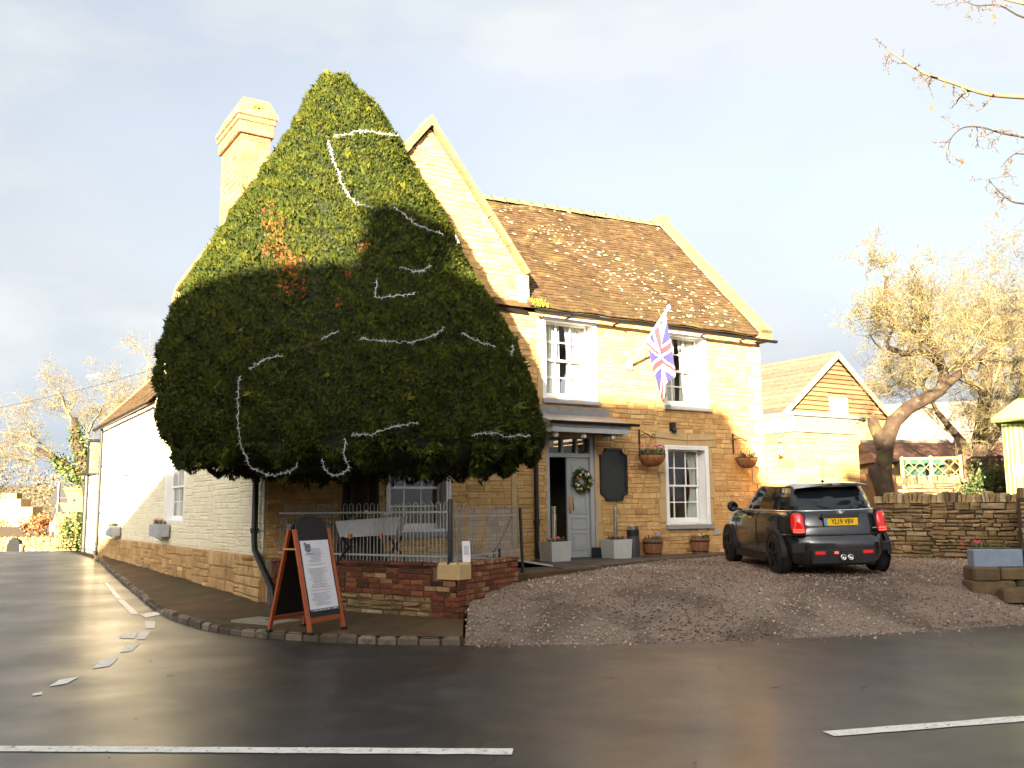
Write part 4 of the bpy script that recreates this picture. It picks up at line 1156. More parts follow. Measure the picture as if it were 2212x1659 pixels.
# tinsel garlands lying on the yew
GARL = [[(-2.53, 12.78, 6.92), (-2.29, 12.82, 6.99), (-2.03, 12.92, 7.05), (-1.67, 13.23, 7.1)], [(-2.6, 12.76, 6.86), (-2.52, 12.66, 6.6), (-2.38, 12.49, 6.23), (-2.23, 12.37, 5.91), (-2.09, 12.33, 5.77), (-1.87, 12.37, 5.73)], [(-1.63, 12.47, 5.79), (-1.44, 12.5, 5.63), (-1.25, 12.57, 5.51), (-0.98, 12.81, 5.48)], [(-1.49, 12.14, 4.82), (-1.33, 12.18, 4.77), (-1.21, 12.23, 4.78), (-1.09, 12.37, 4.9)], [(-1.75, 11.97, 4.6), (-1.76, 11.86, 4.35), (-1.55, 11.92, 4.37), (-1.28, 12.02, 4.42)], [(-2.41, 11.65, 3.76), (-2.2, 11.68, 3.87)], [(-1.93, 11.68, 3.78), (-1.64, 11.72, 3.74), (-1.35, 11.78, 3.73), (-1.06, 11.9, 3.82), (-0.89, 12.02, 3.96)], [(-0.65, 12.14, 3.91), (-0.47, 12.24, 3.83), (-0.23, 12.43, 3.77)], [(-0.0, 12.69, 3.7), (0.02, 12.86, 3.86)], [(-3.34, 11.68, 3.39), (-3.13, 11.65, 3.5), (-2.91, 11.63, 3.55)], [(-3.43, 11.7, 3.3), (-3.47, 11.71, 3.09), (-3.45, 11.71, 2.68), (-3.40, 11.76, 2.37), (-3.30, 11.82, 2.17), (-3.10, 11.86, 2.06), (-2.88, 11.84, 2.08), (-2.72, 11.80, 2.17)], [(-2.02, 11.63, 2.53), (-1.79, 11.64, 2.54), (-1.5, 11.66, 2.63), (-1.19, 11.71, 2.7)], [(-2.09, 11.63, 2.51), (-2.1, 11.68, 2.29), (-2.06, 11.72, 2.13), (-2.18, 11.74, 2.04), (-2.32, 11.74, 2.08), (-2.39, 11.73, 2.24)], [(-0.52, 11.99, 2.55), (-0.29, 12.13, 2.58), (-0.04, 12.33, 2.55), (0.24, 12.67, 2.59)], [(-0.8, 13.18, 5.56), (-0.75, 13.18, 5.44)]]
GLAB = ['topmost tinsel garland running level across the sunlit top of the yew', 'long tinsel garland curving down the sunlit face of the yew', 'tinsel garland slanting down the shaded upper right of the yew', 'short smile-shaped tinsel garland below the slanting one on the yew', 'L-shaped tinsel garland in the middle of the yew', 'very short tinsel piece left of the long sagging garland on the yew', 'long sagging tinsel garland across the widest middle of the yew', 'tinsel garland just right of the long sagging one, slanting down', 'tiny tinsel piece at the right edge of the yew', 'short tinsel garland rising to the right above the big hanging loop', 'big tinsel loop hanging down the lower left of the yew', 'tinsel garland rising to the right low on the yew above the window', 'J-shaped tinsel end hanging below the yew near its trunk', 'low level tinsel garland at the bottom right of the yew', 'tiny tinsel piece at the upper right edge of the yew']
random.seed(4)
for g_, lb in zip(GARL, GLAB):
    pts = catmull(g_, 8); c0 = Vector(pts[len(pts) // 2])
    P_ = [Vector(p) + Vector((random.gauss(0, .008), -.10 + random.gauss(0, .012), random.gauss(0, .010))) for p in pts]
    b = MB().tube([p - c0 for p in P_], .0035, 4)
    for a, c in zip(P_, P_[1:]):
        for k in range(max(3, int((c - a).length * 110))):
            p = a.lerp(c, random.random()) - c0
            dv = Vector((random.gauss(0, 1), random.gauss(0, 1) - .4, random.gauss(0, 1))).normalized() * random.uniform(.02, .06)
            sdv = dv.cross(Vector((0, 1, .3))).normalized() * .0032
            b.add([p - sdv, p + sdv, p + dv], [(0, 1, 2)])
    o = b.build('tinsel_garland', 'silver_tinsel'); o.location = c0
    tag(o, lb, 'tinsel', 'tinsel garlands on the yew')

# ------------------------------------------------------------------ low brick wall with railings
dW = (W1 - W0); LW = dW.length; RW = math.atan2(dW.y, dW.x)
lowwall = thing('low_brick_wall', 'low weathered brick and rubble wall round the terrace under the yew', 'wall', (W0.x, W0.y, 0), RW)
d2 = (W2 - W1); LW2 = d2.length
M1 = Matrix.Translation(W0) @ Matrix.Rotation(RW, 4, 'Z')
M2 = M1.inverted() @ (Matrix.Translation(W1) @ Matrix.Rotation(math.atan2(d2.y, d2.x), 4, 'Z'))
b = MB().box(-.1, LW - .07, .02, .26, -.1, .86)
b.merge(MB().box(.09, LW2 - .1, .02, .26, -.1, .86).xf(M2))
endp = [(LW2 - .1, .02), (LW2 - .03, .04), (LW2 + .02, .10), (LW2 + .03, .16), (LW2 - .0, .23), (LW2 - .1, .26)]
b.merge(MB().loft([[(x, y, -.1) for x, y in endp], [(x, y, .84) for x, y in endp], [(LW2 - .08 + (x - LW2 + .08) * .6, .14 + (y - .14) * .6, .885) for x, y in endp]]).xf(M2))
core_w = b.build('core', 'brick_mortar', lowwall)
random.seed(17)
hole = [(LW - .42, LW + .1, .66, .90), (.95, 1.22, .70, .90)]
def brick_run(u0, u1, z0, z1, mtx, hs=(), pal=None):
    z = z0; k = 0
    while z < z1 - .03:
        h = .073
        for a, c in free_spans(u0, u1, z, z + h, hs):
            u = a - (.11 if k % 2 else 0)
            while u < c - .02:
                L_ = random.choice((.222, .222, .222, .112))
                x0, x1 = max(a, u) + .006, min(c, u + L_) - .006
                if x1 - x0 > .03:
                    tn = min(1, max(0, random.gauss(.5, .25)))
                    if pal: tn = pal(tn, (x0 + x1) / 2, z)
                    stone_mb((x0, x1, z + .006, z + h - .006, random.uniform(.0, .016) - .012, tn), mtx, .003, .006).build('brick', 'brick', core_w)
                u += L_
        z += h; k += 1
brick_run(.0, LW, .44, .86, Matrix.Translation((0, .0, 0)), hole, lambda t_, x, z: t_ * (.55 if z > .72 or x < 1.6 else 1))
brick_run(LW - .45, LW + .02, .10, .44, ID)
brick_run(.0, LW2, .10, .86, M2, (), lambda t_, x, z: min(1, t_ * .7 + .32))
for s in lay_stones(.06, .44, lambda z: (0, LW - .46), [], course=(.10, .19), width=(.14, .36), gap=.02, proud=(-.008, .012)):
    stone_mb(s, ID, .016, .02).build('rubble_stone', 'rubble', core_w)
MB().cbox(LW - .36, LW + .02, -.014, .30, .68, .90, .03).build('corner_block', 'dressed_stone', lowwall)['label'] = 'pale stone block at the corner of the wall'
MB().cbox(.96, 1.21, -.012, .2, .705, .885, .02).build('inset_block', 'dressed_stone', lowwall)
nc = 12
for k in range(nc):                                                   # brick-on-edge capping, front run then side run
    u0, u1 = LW / nc * k, LW / nc * (k + 1)
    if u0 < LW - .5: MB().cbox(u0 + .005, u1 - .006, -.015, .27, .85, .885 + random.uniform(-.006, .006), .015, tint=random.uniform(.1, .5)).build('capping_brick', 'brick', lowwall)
for k in range(15):
    u0 = .06 + k * .11
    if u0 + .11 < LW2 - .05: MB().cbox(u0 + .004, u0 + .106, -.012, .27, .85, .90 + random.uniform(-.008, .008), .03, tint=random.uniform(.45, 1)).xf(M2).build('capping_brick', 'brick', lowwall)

def railing(label, origin, rz, L, z0, z1, n, skip=()):
    r_ = thing('hoop_top_railing', label, 'railing', (origin.x, origin.y, 0), rz, 'railings on the low wall')
    MB().bar((0, 0, z1 - .13), (L, 0, z1 - .13), .008, .026).build('top_rail', 'galv', r_)
    MB().bar((0, 0, z0 + .10), (L, 0, z0 + .10), .008, .026).build('bottom_rail', 'galv', r_)
    for k in range(n):
        u = (k + .5) * L / n; w_ = L / n * .27
        ln = random.gauss(0, .006)
        pts = [(u - w_, 0, z0), (u - w_ + ln, 0, z1 - w_)] + [(u + ln + w_ * math.cos(R(a)), 0, z1 - w_ + w_ * math.sin(R(a))) for a in (150, 120, 90, 60, 30)] + [(u + w_ + ln, 0, z1 - w_), (u + w_, 0, z0)]
        MB().tube(pts, .0065, 5).build('hoop_bar', 'galv', r_)
    return r_
dn = Vector((-dW.y, dW.x, 0)).normalized(); dn2 = Vector((-d2.y, d2.x, 0)).normalized()
rf = railing('hoop-topped grey railing along the street side of the low wall', W0 + dn * .14, RW, LW - .1, .87, 1.70, 26)
rs = railing('hoop-topped railing on the forecourt side of the low wall between two black posts', W1 + dn2 * .14 + d2.normalized() * .1, math.atan2(d2.y, d2.x), LW2 + .15, .87, 1.64, 15)
for P_, zt, lb, lean in ((W1 + dn2 * .15 + d2.normalized() * .06, 1.74, 'thick black iron post at the corner of the low wall', 0), (W2 + dn2 * .14 + d2.normalized() * .42, 1.62, 'thinner black iron post at the ramp end of the railing', -.03)):
    p = thing('railing_post', lb, 'post', (P_.x, P_.y, .62 if lean else .86), 0, 'black railing posts')
    h_ = zt - p.location.z; r_ = .035 if not lean else .026
    MB().tube([(0, 0, 0), (lean, 0, h_ - .03), (lean, 0, h_)], [r_, r_, r_ * .6], 10).build('shaft', 'black_iron', p, smooth=True, sharp=50)
    MB().lathe([(r_ * 1.5, 0), (r_ * 1.5, .03), (r_, .05)], 10).build('collar', 'black_iron', p, smooth=True)
# metal ramp and its chain
ramp = thing('access_ramp', 'grey metal ramp plate leading down from the terrace to the path', 'ramp', tuple(F(0, 0)), RZ)
b = MB(); q = [(2.95, -1.95, .90), (4.25, -1.85, .68), (4.55, -.35, .68), (3.3, -.35, .90)]
b.loft([[(x, y, z - .03) for x, y, z in q], q]); b.build('plate', 'ramp_metal', ramp)
MB().box(3.9, 4.02, -1.2, -1.05, .74, .775).build('grip', 'black_paint', ramp)
MB().box(3.0, 4.2, -1.88, -1.80, .60, .66).build('skirt', 'dark_steel', ramp)
a, c = Vector((W2.x - .10, W2.y + .36, 1.5)), Vector((W2.x - .36, W2.y - .25, .98))
chn = MB()
for k in range(22):
    p = a.lerp(c, k / 21) - Vector((0, 0, .05 * math.sin(math.pi * k / 21)))
    dv = (c - a).normalized(); o_ = dv.cross(Vector((0, 1, 0) if k % 2 else (0, 0, 1))).normalized()
    chn.tube([p - c + dv * .02 * math.cos(R(t_)) + o_ * .011 * math.sin(R(t_)) for t_ in range(0, 361, 60)], .0045, 4)
o = chn.build('barrier_chain', 'black_iron'); o.location = c; tag(o, 'black chain hanging from the railing post down to the terrace', 'chain')
st = MB().box(-.025, .025, -.02, .02, -.13, .02).box(.06, .10, -.02, .02, -.13, .05); o = st.build('chain_stub', 'black_iron'); o.location = c; tag(o, 'pair of short black stubs at the foot of the chain', 'post')

# things on the terrace
pb = thing('planter_trough', 'pale grey wooden planter trough on black folding legs behind the railing', 'planter', (-2.08, 13.62, .85), R(-12))
b = MB(); b.loft([[(-.42, -.12, .36), (.42, -.12, .40), (.42, .12, .40), (-.42, .12, .36)], [(-.48, -.16, .60), (.52, -.16, .66), (.52, .16, .66), (-.48, .16, .60)]]); b.build('box', 'planter_grey', pb)
for x in (-.38, .34): MB().bar((x, -.14, .37), (x + .18, .12, 0), .03, .03).bar((x + .1, .14, .37), (x - .08, -.12, 0), .03, .03).build('leg', 'black_iron', pb)
for x in (-.25, .22): MB().box(x - .02, x + .02, -.175, -.12, .35, .42).build('clip', 'wood_board', pb)
def blossoms(parent, r, h, n, cols, seed, zoff=0.0, sx=1.0, sy=1.0, nm='blossom', pet=.016):
    rg = random.Random(seed)
    lf = MB(); fl = MB()
    for k in range(n * 3):
        a, q = rg.uniform(0, 6.28), math.sqrt(rg.random()) * r
        p = Vector((math.cos(a) * q * sx, math.sin(a) * q * sy, zoff)); tip = p + Vector((rg.gauss(0, .03), rg.gauss(0, .03), rg.uniform(.35, 1) * h))
        s_ = Vector((rg.gauss(0, 1), rg.gauss(0, 1), 0)).normalized() * rg.uniform(.008, .02); m = p.lerp(tip, .6)
        lf.add([p, m + s_, tip, m - s_], [(0, 1, 2, 3)], tint=rg.random())
    for k in range(n):
        a, q = rg.uniform(0, 6.28), math.sqrt(rg.random()) * r
        c_ = Vector((math.cos(a) * q * sx, math.sin(a) * q * sy, zoff + h * rg.uniform(.55, 1.1))); tn = rg.uniform(*cols)
        nv = Vector((rg.gauss(0, .6), rg.gauss(0, .6) - .5, 1)).normalized(); u = nv.orthogonal().normalized(); v = nv.cross(u)
        for j in range(5):
            e1, e2 = u * math.cos(j * 1.2566) + v * math.sin(j * 1.2566), u * math.cos(j * 1.2566 + .9) + v * math.sin(j * 1.2566 + .9)
            fl.add([c_, c_ + e1 * pet, c_ + (e1 + e2) * pet * .75, c_ + e2 * pet], [(0, 1, 2, 3)], tint=tn)
    stuff(lf.build('foliage', 'leafy', parent))
    if fl.f: stuff(fl.build(nm, 'petal', parent))
blossoms(pb, .42, .16, 22, (.85, 1), 3, .58, 1.0, .3)
MB().box(-.44, .48, -.13, .13, .565, .585).build('soil', 'soil', pb)
gp = thing('grey_panel', 'plain grey board leaning on the wall left of the shaded window', 'board', tuple(F(1.62, -.16, .86)), RZ)
MB().obb((0, 0, .62), (.24, 0, 0), Vector((0, .10, .61)), Vector((0, -.015, .002))).build('board', 'planter_grey', gp)
gb = thing('storage_box', 'grey box standing on the terrace left of the yew trunk', 'box', tuple(F(.55, -.55, .86)), RZ)
MB().cbox(-.3, .3, -.2, .2, 0, .5, .02).build('body', 'planter_grey', gb); MB().cbox(-.32, .32, -.22, .22, .503, .54, .015).build('lid', 'planter_grey', gb)
mc = thing('menu_card', 'small white card standing on the low wall beside the black corner post', 'card', (W1.x + .10, W1.y + .26, .895), R(20))
MB().obb((0, 0, .14), (.055, 0, 0), (-.0, .02, .14), (0, -.004, .0006)).build('card', 'paper', mc)
MB().obb((0, -.007, .16), (.035, 0, 0), (-.0, .009, .06), (0, -.0005, 0)).build('print', 'ink_pale', mc)

# ------------------------------------------------------------------ A-board
ab = thing('a_board_sign', 'wooden A-board with white printed menu poster on the pavement corner', 'sign', (-2.60, 11.90, .115), math.atan2(-.49, .87))
HB = 1.26
def leanp(k, y, sgn, out=0.0): return Vector((sgn * (.335 - .295 * k + out * .97), y, HB * k + out * .23))
for sg in (1, -1):
    for y in (-.31, .31):
        l_ = MB().bar(leanp(0.02, y, sg), leanp(1.0, y, sg), .052, .032, (1, 0, 0)).build('leg', 'wood_board', ab)
        MB().box(sg * .335 - .03, sg * .335 + .03, y - .03, y + .03, 0, .035).build('foot_pad', 'black_paint', l_)
    pn = MB().loft([[leanp(.16, -.285, sg, -.008), leanp(.16, .285, sg, -.008), leanp(1, .285, sg, -.008), leanp(1, -.285, sg, -.008)], [leanp(.16, -.285, sg, .008), leanp(.16, .285, sg, .008), leanp(1, .285, sg, .008), leanp(1, -.285, sg, .008)]]).build('panel', 'chalk_black', ab)
    hd = []
    for o_ in (-.012, .012): hd.append([leanp(.90, -.285, sg, o_ + .0), leanp(.90, .285, sg, o_), leanp(1.02, .285, sg, o_)] + [leanp(1.02 + .11 * math.sin(R(a)), .285 * math.cos(R(a)), sg, o_) for a in range(15, 180, 15)] + [leanp(1.02, -.285, sg, o_)])
    MB().loft(hd).build('arched_header', 'chalk_black', ab)
    MB().bar(leanp(.13, -.29, sg), leanp(.13, .29, sg), .05, .028, (1, 0, 0)).build('bottom_rail', 'wood_board', ab)
def pq(k0, k1, y0, y1, out): return [leanp(k0, y0, 1, out), leanp(k0, y1, 1, out), leanp(k1, y1, 1, out), leanp(k1, y0, 1, out)]
random.seed(6)
n = 6; rr = []
for k in range(13):
    kk = .225 + (.885 - .225) * k / 12
    rr.append([leanp(kk, -.262 + .524 * j / n, 1, .014 + .004 * math.sin(j * 2.1 + k * .8) * (1 if k < 5 else .3)) for j in range(n + 1)])
po = MB().loft(rr, False, False, closed=False).build('poster', 'paper', ab, smooth=True)
ln = MB()
for k in range(40):
    kk = .80 - k * .0138
    if random.random() < .12: continue
    c_ = random.choice((0, 0, .02)); hw = random.uniform(.07, .19); y0 = -.04 + c_
    ln.add(pq(kk, kk + .006, y0 - hw, y0 + hw, .0195), [(0, 1, 2, 3)])
ln.build('printed_lines', 'ink_pale', po)
em = MB()
em.add(pq(.785, .85, -.19, -.09, .0195), [(0, 1, 2, 3)]); em.add(pq(.845, .866, -.2, -.165, .020), [(0, 1, 2, 3)]); em.add(pq(.772, .79, -.165, -.105, .020), [(0, 1, 2, 3)])
for k in range(6): em.add(pq(.752, .759, -.19 + k * .028, -.17 + k * .028, .0195), [(0, 1, 2, 3)])
em.build('printed_emblem', 'ink', po)
MB().add(pq(.205, .228, -.262, .262, .020), [(0, 1, 2, 3)]).build('poster_band', 'ink', po)
wl_ = MB()
for k in range(6): wl_.add(pq(.213, .219, -.2 + k * .05, -.165 + k * .05, .022), [(0, 1, 2, 3)])
wl_.add(pq(.213, .219, .15, .22, .022), [(0, 1, 2, 3)]); wl_.build('band_lettering', 'paper', po)
MB().bar((-.10, -.335, 1.02), (.10, -.335, 1.02), .012, .02).build('stay', 'brass', ab)
# ------------------------------------------------------------------ things along the front
def at_front(name, label, cat, t, s, z, group=None): return thing(name, label, cat, tuple(F(t, s, z)), RZ, group)
# black shaped wall sign
sg = at_front('wall_sign', 'large black board with notched corners and faint gold emblem right of the door', 'sign', 7.0, 0, 2.26)
def notched(hw, hh, r, n=6):
    pts = []
    for cx, cy, a0 in ((hw, -hh, 180), (hw, hh, 270), (-hw, hh, 0), (-hw, -hh, 90)):
        for k in range(n + 1):
            a = R(a0 - 90 * k / n) if False else R(a0 - 90 * (k / n))
            pts.append((cx + r * math.cos(a), cy + r * math.sin(a)))
    return pts
def ordered_notch(hw, hh, r, n=6):
    P = []
    P += [(-hw + r, -hh), (hw - r, -hh)]
    P += [(hw + r * math.cos(R(180 - 90 * k / n)), -hh + r * math.sin(R(180 - 90 * k / n))) for k in range(1, n + 1)]
    P += [(hw, hh - r)] + [(hw + r * math.cos(R(270 - 90 * k / n)), hh + r * math.sin(R(270 - 90 * k / n))) for k in range(1, n + 1)]
    P += [(-hw + r, hh)] + [(-hw + r * math.cos(R(360 - 90 * k / n)), hh + r * math.sin(R(360 - 90 * k / n))) for k in range(1, n + 1)]
    P += [(-hw, -hh + r)] + [(-hw + r * math.cos(R(90 - 90 * k / n)), -hh + r * math.sin(R(90 - 90 * k / n))) for k in range(1, n)]
    return P
def ring_prism(outer, inner, y0, y1):
    n = len(outer); b = MB()
    vs = [(x, y0, z) for x, z in outer] + [(x, y0, z) for x, z in inner] + [(x, y1, z) for x, z in outer] + [(x, y1, z) for x, z in inner]
    fs = []
    for i in range(n):
        j = (i + 1) % n
        fs += [(i, j, n + j, n + i), (2 * n + j, 2 * n + i, 3 * n + i, 3 * n + j), (i, 2 * n + i, 2 * n + j, j), (n + i, n + j, 3 * n + j, 3 * n + i)]
    return b.add(vs, fs)
ou = ordered_notch(.335, .52, .13); inn = [(x * .86, z * .91) for x, z in ou]
ring_prism(ou, inn, -.075, -.022).build('frame', 'black_paint', sg)
MB().prism(inn, -.05, -.024).build('panel', 'sign_slate', sg)
g = MB()
for k in range(8):
    a = k * math.pi / 4
    g.add([(0.02 * math.cos(a + .5), -.052, .08 + .02 * math.sin(a + .5)), (.02 * math.cos(a - .5), -.052, .08 + .02 * math.sin(a - .5)), (.085 * math.cos(a), -.052, .08 + .085 * math.sin(a))], [(0, 1, 2)])
mg = mat('faint_gold', (.045, .040, .022), .5, var=0)
g.build('emblem', 'faint_gold', sg)

# wreath on the door
wr = at_front('christmas_wreath', 'round evergreen wreath with gold bows and baubles on the grey door', 'wreath', 6.24, .045, 2.13)
rg = random.Random(9); b = MB()
for k in range(1300):
    a = rg.uniform(0, 6.283); q = .17 + rg.gauss(0, .035); c_ = Vector((math.cos(a) * q, -.02 - rg.random() * .05, math.sin(a) * q))
    d_ = Vector((rg.gauss(0, 1), rg.gauss(-.4, .7), rg.gauss(0, 1))).normalized() * rg.uniform(.04, .075); s_ = d_.cross(Vector((rg.gauss(0, 1), 1, rg.gauss(0, 1)))).normalized() * .009
    b.add([c_, c_ + d_ * .6 + s_, c_ + d_, c_ + d_ * .6 - s_], [(0, 1, 2, 3)], tint=rg.random() * .6)
b.build('greenery', 'leafy', wr)
MB().loft([[(( .17 + .035 * math.cos(v)) * math.cos(u), -.03 + .03 * math.sin(v), (.17 + .035 * math.cos(v)) * math.sin(u)) for v in [k * math.pi / 4 for k in range(8)]] for u in [k * math.pi / 10 for k in range(21)]], False, False).build('ring', 'bark_dark', wr)
for k, (x, z, m) in enumerate(((-.13, .06, 'copper_bauble'), (.09, .09, 'copper_bauble'), (.12, -.13, 'copper_bauble'), (-.05, -.16, 'gold'), (.17, .0, 'gold'), (-.16, -.07, 'gold'), (0, .17, 'gold'))):
    MB().lathe([(.002, -.032), (.022, -.022), (.032, 0), (.022, .022), (.002, .032)], 8, (x, -.085, z)).build('bauble', m, wr, smooth=True)
for x, z, an in ((-.03, .14, .3), (.1, .13, -.5), (-.12, -.12, .9)):
    MB().add([(x, -.09, z), (x + .07 * math.cos(an), -.10, z + .07 * math.sin(an)), (x + .05 * math.cos(an + 1), -.085, z + .06 * math.sin(an + 1)), (x - .07 * math.cos(an), -.10, z - .05 * math.sin(an)), (x - .05 * math.cos(an + 1), -.085, z - .06 * math.sin(an + 1))], [(0, 1, 2), (0, 3, 4)]).build('bow', 'curtain', wr)

# planters with bollard lights
def cube_planter(label, t, s, seed):
    p = at_front('cube_planter', label, 'planter', t, s, .645, 'white cube planters by the door')
    p.rotation_euler = (0, 0, RZ + R(random.uniform(-4, 4)))
    b = MB(); b.loft([[(-.20, -.20, 0), (.20, -.20, 0), (.20, .20, 0), (-.20, .20, 0)], [(-.22, -.22, .36), (.22, -.22, .36), (.22, .22, .36), (-.22, .22, .36)], [(-.20, -.20, .36), (.20, -.20, .36), (.20, .20, .36), (-.20, .20, .36)], [(-.19, -.19, .32), (.19, -.19, .32), (.19, .19, .32), (-.19, .19, .32)]]); b.build('pot', 'planter_white', p)
    MB().box(-.19, .19, -.19, .19, .315, .33).build('soil', 'soil', p)
    blossoms(p, .2, .10, 26, (.0, .75), seed, .33, 1, 1)
    l = at_front('bollard_light', label.replace('white cube planter', 'steel bollard light with ringed top standing in the planter'), 'light', t, s + .02, .97, 'steel bollard lights')
    MB().lathe([(.042, 0), (.042, .53)], 14).build('post', 'steel', l, smooth=True, sharp=40)
    for k in range(5): MB().lathe([(.032, .53 + k * .026), (.046, .535 + k * .026), (.046, .545 + k * .026), (.032, .55 + k * .026)], 14).build('louvre_ring', 'steel', l, smooth=True, sharp=40)
    MB().lathe([(.03, .53), (.03, .66)], 10).build('diffuser', 'lamp_glass', l, smooth=True)
    MB().lathe([(.046, .655), (.046, .67), (.02, .678)], 14).build('cap', 'steel', l, smooth=True, sharp=40)
random.seed(41)
cube_planter('white cube planter left of the pub door', 5.27, -.45, 21)
cube_planter('white cube planter right of the pub door', 6.74, -.40, 22)
bn = at_front('litter_bin', 'tall dark steel cylinder litter bin beside the right-hand planter', 'bin', 7.24, -.30, .645)
MB().lathe([(.125, 0), (.125, .40)], 20).build('body', 'dark_steel', bn, smooth=True, sharp=40)
MB().lathe([(.122, .40), (.122, .53)], 20).build('mouth_band', 'black_paint', bn, smooth=True, sharp=40)
MB().lathe([(.128, .53), (.128, .60), (.112, .605), (.108, .57)], 20).build('rim', 'steel', bn, smooth=True, sharp=40)
bx_ = at_front('utility_box', 'small black box on the ground between door and planter', 'box', 6.50, -.10, .65)
MB().cbox(-.09, .09, -.07, .07, 0, .2, .015).build('body', 'black_paint', bx_)
def barrel(label, t, s, seed):
    p = at_front('barrel_planter', label, 'planter', t, s, .642, 'half-barrel planters')
    n = 16
    for k in range(n):
        a0, a1 = 2 * math.pi * k / n + .01, 2 * math.pi * (k + 1) / n - .01
        rings = []
        for r_, z in ((.155, 0), (.185, .17), (.205, .34)):
            rings.append([(r_ * math.cos(a0), r_ * math.sin(a0), z), (r_ * math.cos(a1), r_ * math.sin(a1), z), ((r_ - .02) * math.cos(a1), (r_ - .02) * math.sin(a1), z), ((r_ - .02) * math.cos(a0), (r_ - .02) * math.sin(a0), z)])
        MB().loft(rings).build('stave', 'barrel_wood', p)
    for z, r_ in ((.06, .169), (.27, .2005)): MB().lathe([(r_, z - .014), (r_ + .004, z - .012), (r_ + .007, z + .014), (r_, z + .016)], 24).build('hoop', 'black_iron', p, smooth=True)
    MB().lathe([(.18, .28), (.18, .30)], 16).build('soil', 'soil', p)
    blossoms(p, .19, .12, 24, (.0, .45) if seed == 31 else (.3, 1), seed, .30)
barrel('wooden half-barrel of red flowers next to the steel bin', 7.72, -.33, 31)
barrel('wooden half-barrel of pale pink flowers under the right-hand window', 9.03, -.28, 32)

# brackets and hanging baskets
for t, lb1, lb2, sd_ in ((7.70, 'scrolled black basket bracket left of the lower window', 'hanging basket trailing pink flowers left of the lower window', 51), (10.36, 'scrolled black basket bracket near the right corner', 'smaller hanging basket near the right corner of the pub', 52)):
    br = at_front('basket_bracket', lb1, 'bracket', t, -.022, 2.95, 'basket brackets')
    MB().box(-.018, .018, -.012, 0, -.20, .24).build('wall_strap', 'black_iron', br)
    MB().tube([(0, -.01, .10), (0, -.20, .13), (0, -.40, .06)] + [(0, -.44 + .04 * math.cos(R(a)), .08 + .04 * math.sin(R(a))) for a in (-90, -30, 30, 90, 150, 210)], .008, 5).build('scroll_arm', 'black_iron', br)
    MB().tube([(0, -.01, .22), (0, -.16, .16), (0, -.32, .10)], .006, 5).build('brace', 'black_iron', br)
    k = 1.0 if sd_ == 51 else .88
    bs = at_front('hanging_basket', lb2, 'basket', t, -.40, 2.42, 'coir hanging baskets')
    prof = [(.03, 0), (.12 * k, .015), (.20 * k, .07), (.255 * k, .16), (.27 * k, .22)]
    MB().lathe(prof, 18).build('liner', 'coir', bs, smooth=True)
    for j in range(12):
        a = j * math.pi / 6; MB().tube([((r_ + .008) * math.cos(a), (r_ + .008) * math.sin(a), z) for r_, z in prof], .006, 4).build('rib', 'barrel_wood', bs)
    MB().tube([((.275 * k) * math.cos(R(a)), (.275 * k) * math.sin(R(a)), .225) for a in range(0, 361, 20)], .008, 5).build('rim', 'black_iron', bs)
    for a in (90, 210, 330): MB().tube([(.27 * k * math.cos(R(a)), .27 * k * math.sin(R(a)), .22), (0, -.01, .60)], .003, 4).build('chain', 'black_iron', bs)
    blossoms(bs, .27 * k, .2 * k, 46 if sd_ == 51 else 16, (.2, .75), sd_, .20, nm='blossom', pet=.02)
# flag
fp = at_front('flagpole', 'white wall-mounted flagpole slanting out above the door', 'flagpole', 7.48, -.022, 4.48)
MB().box(-.09, .06, -.05, 0, -.07, .07).lathe([(.04, 0), (.04, .12)], 10, (0, -.05, -.02)).build('bracket', 'white_paint', fp)
PB, PT = Vector((0, -.03, 0)), Vector((.13, -1.08, 1.0))
MB().tube([PB, PT], [.026, .022], 10).build('pole', 'white_paint', fp, smooth=True)
MB().lathe([(.004, -.05), (.035, -.035), (.05, 0), (.035, .035), (.004, .05)], 10, tuple(PT + Vector((.004, -.03, .03)))).build('finial', 'white_paint', fp, smooth=True)
def union_jack(u, v):
    """u along fly 0..1, v up 0..1 -> 0 blue 1 white 2 red (field 2:1)"""
    X, Y = u * 2 - 1, v - .5
    X, Y = X * 1.0, Y
    if abs(X) < .1 or abs(Y) < .1: return 2
    if abs(X) < .167 or abs(Y) < .167: return 1
    d1 = abs(Y - X * .5) / 1.118; d2 = abs(Y + X * .5) / 1.118
    if d1 < .1 or d2 < .1:
        for dd, sgn in (((Y - X * .5) / 1.118, 1), ((Y + X * .5) / 1.118, -1)):
            if abs(dd) < .1:
                off = dd * (1 if X < 0 else -1) * sgn * (-1)
                if 0 < off < .066: return 2
        return 1
    return 0
fl = at_front('union_flag', 'union flag hanging from the slanting pole in front of the upper window', 'flag', 7.48, -.022, 4.48)
NU, NV = 84, 48
hz0, hz1 = PB.lerp(PT, .44), PB.lerp(PT, .97)
vs = []
for i in range(NU + 1):
    u = i / NU
    for j in range(NV + 1):
        v = j / NV
        h = hz0.lerp(hz1, v)
        # cloth falls from the hoist: outer (upper) corner swings in over the lower one
        drop = 1.30 * u
        gather = 1 - .42 * min(1, u * 1.5)
        base = hz0.lerp(hz1, .5 + (v - .5) * gather)
        x = base.x + .42 * u - .06 * math.sin(v * 3.1) * u
        y = base.y + .10 * math.sin(v * 9 + u * 3) * min(1, u * 2.2) * .75 + .16 * u
        z = base.z - drop * (.92 - .18 * (v - .5)) + .02 * math.sin(v * 12)
        vs.append((x, y, z))
fs, mi = [], []
for i in range(NU):
    for j in range(NV):
        a = i * (NV + 1) + j
        fs.append((a, a + 1, a + NV + 2, a + NV + 1)); mi.append(union_jack((i + .5) / NU, (j + .5) / NV))
b = MB(); b.add(vs, fs); b.m = mi
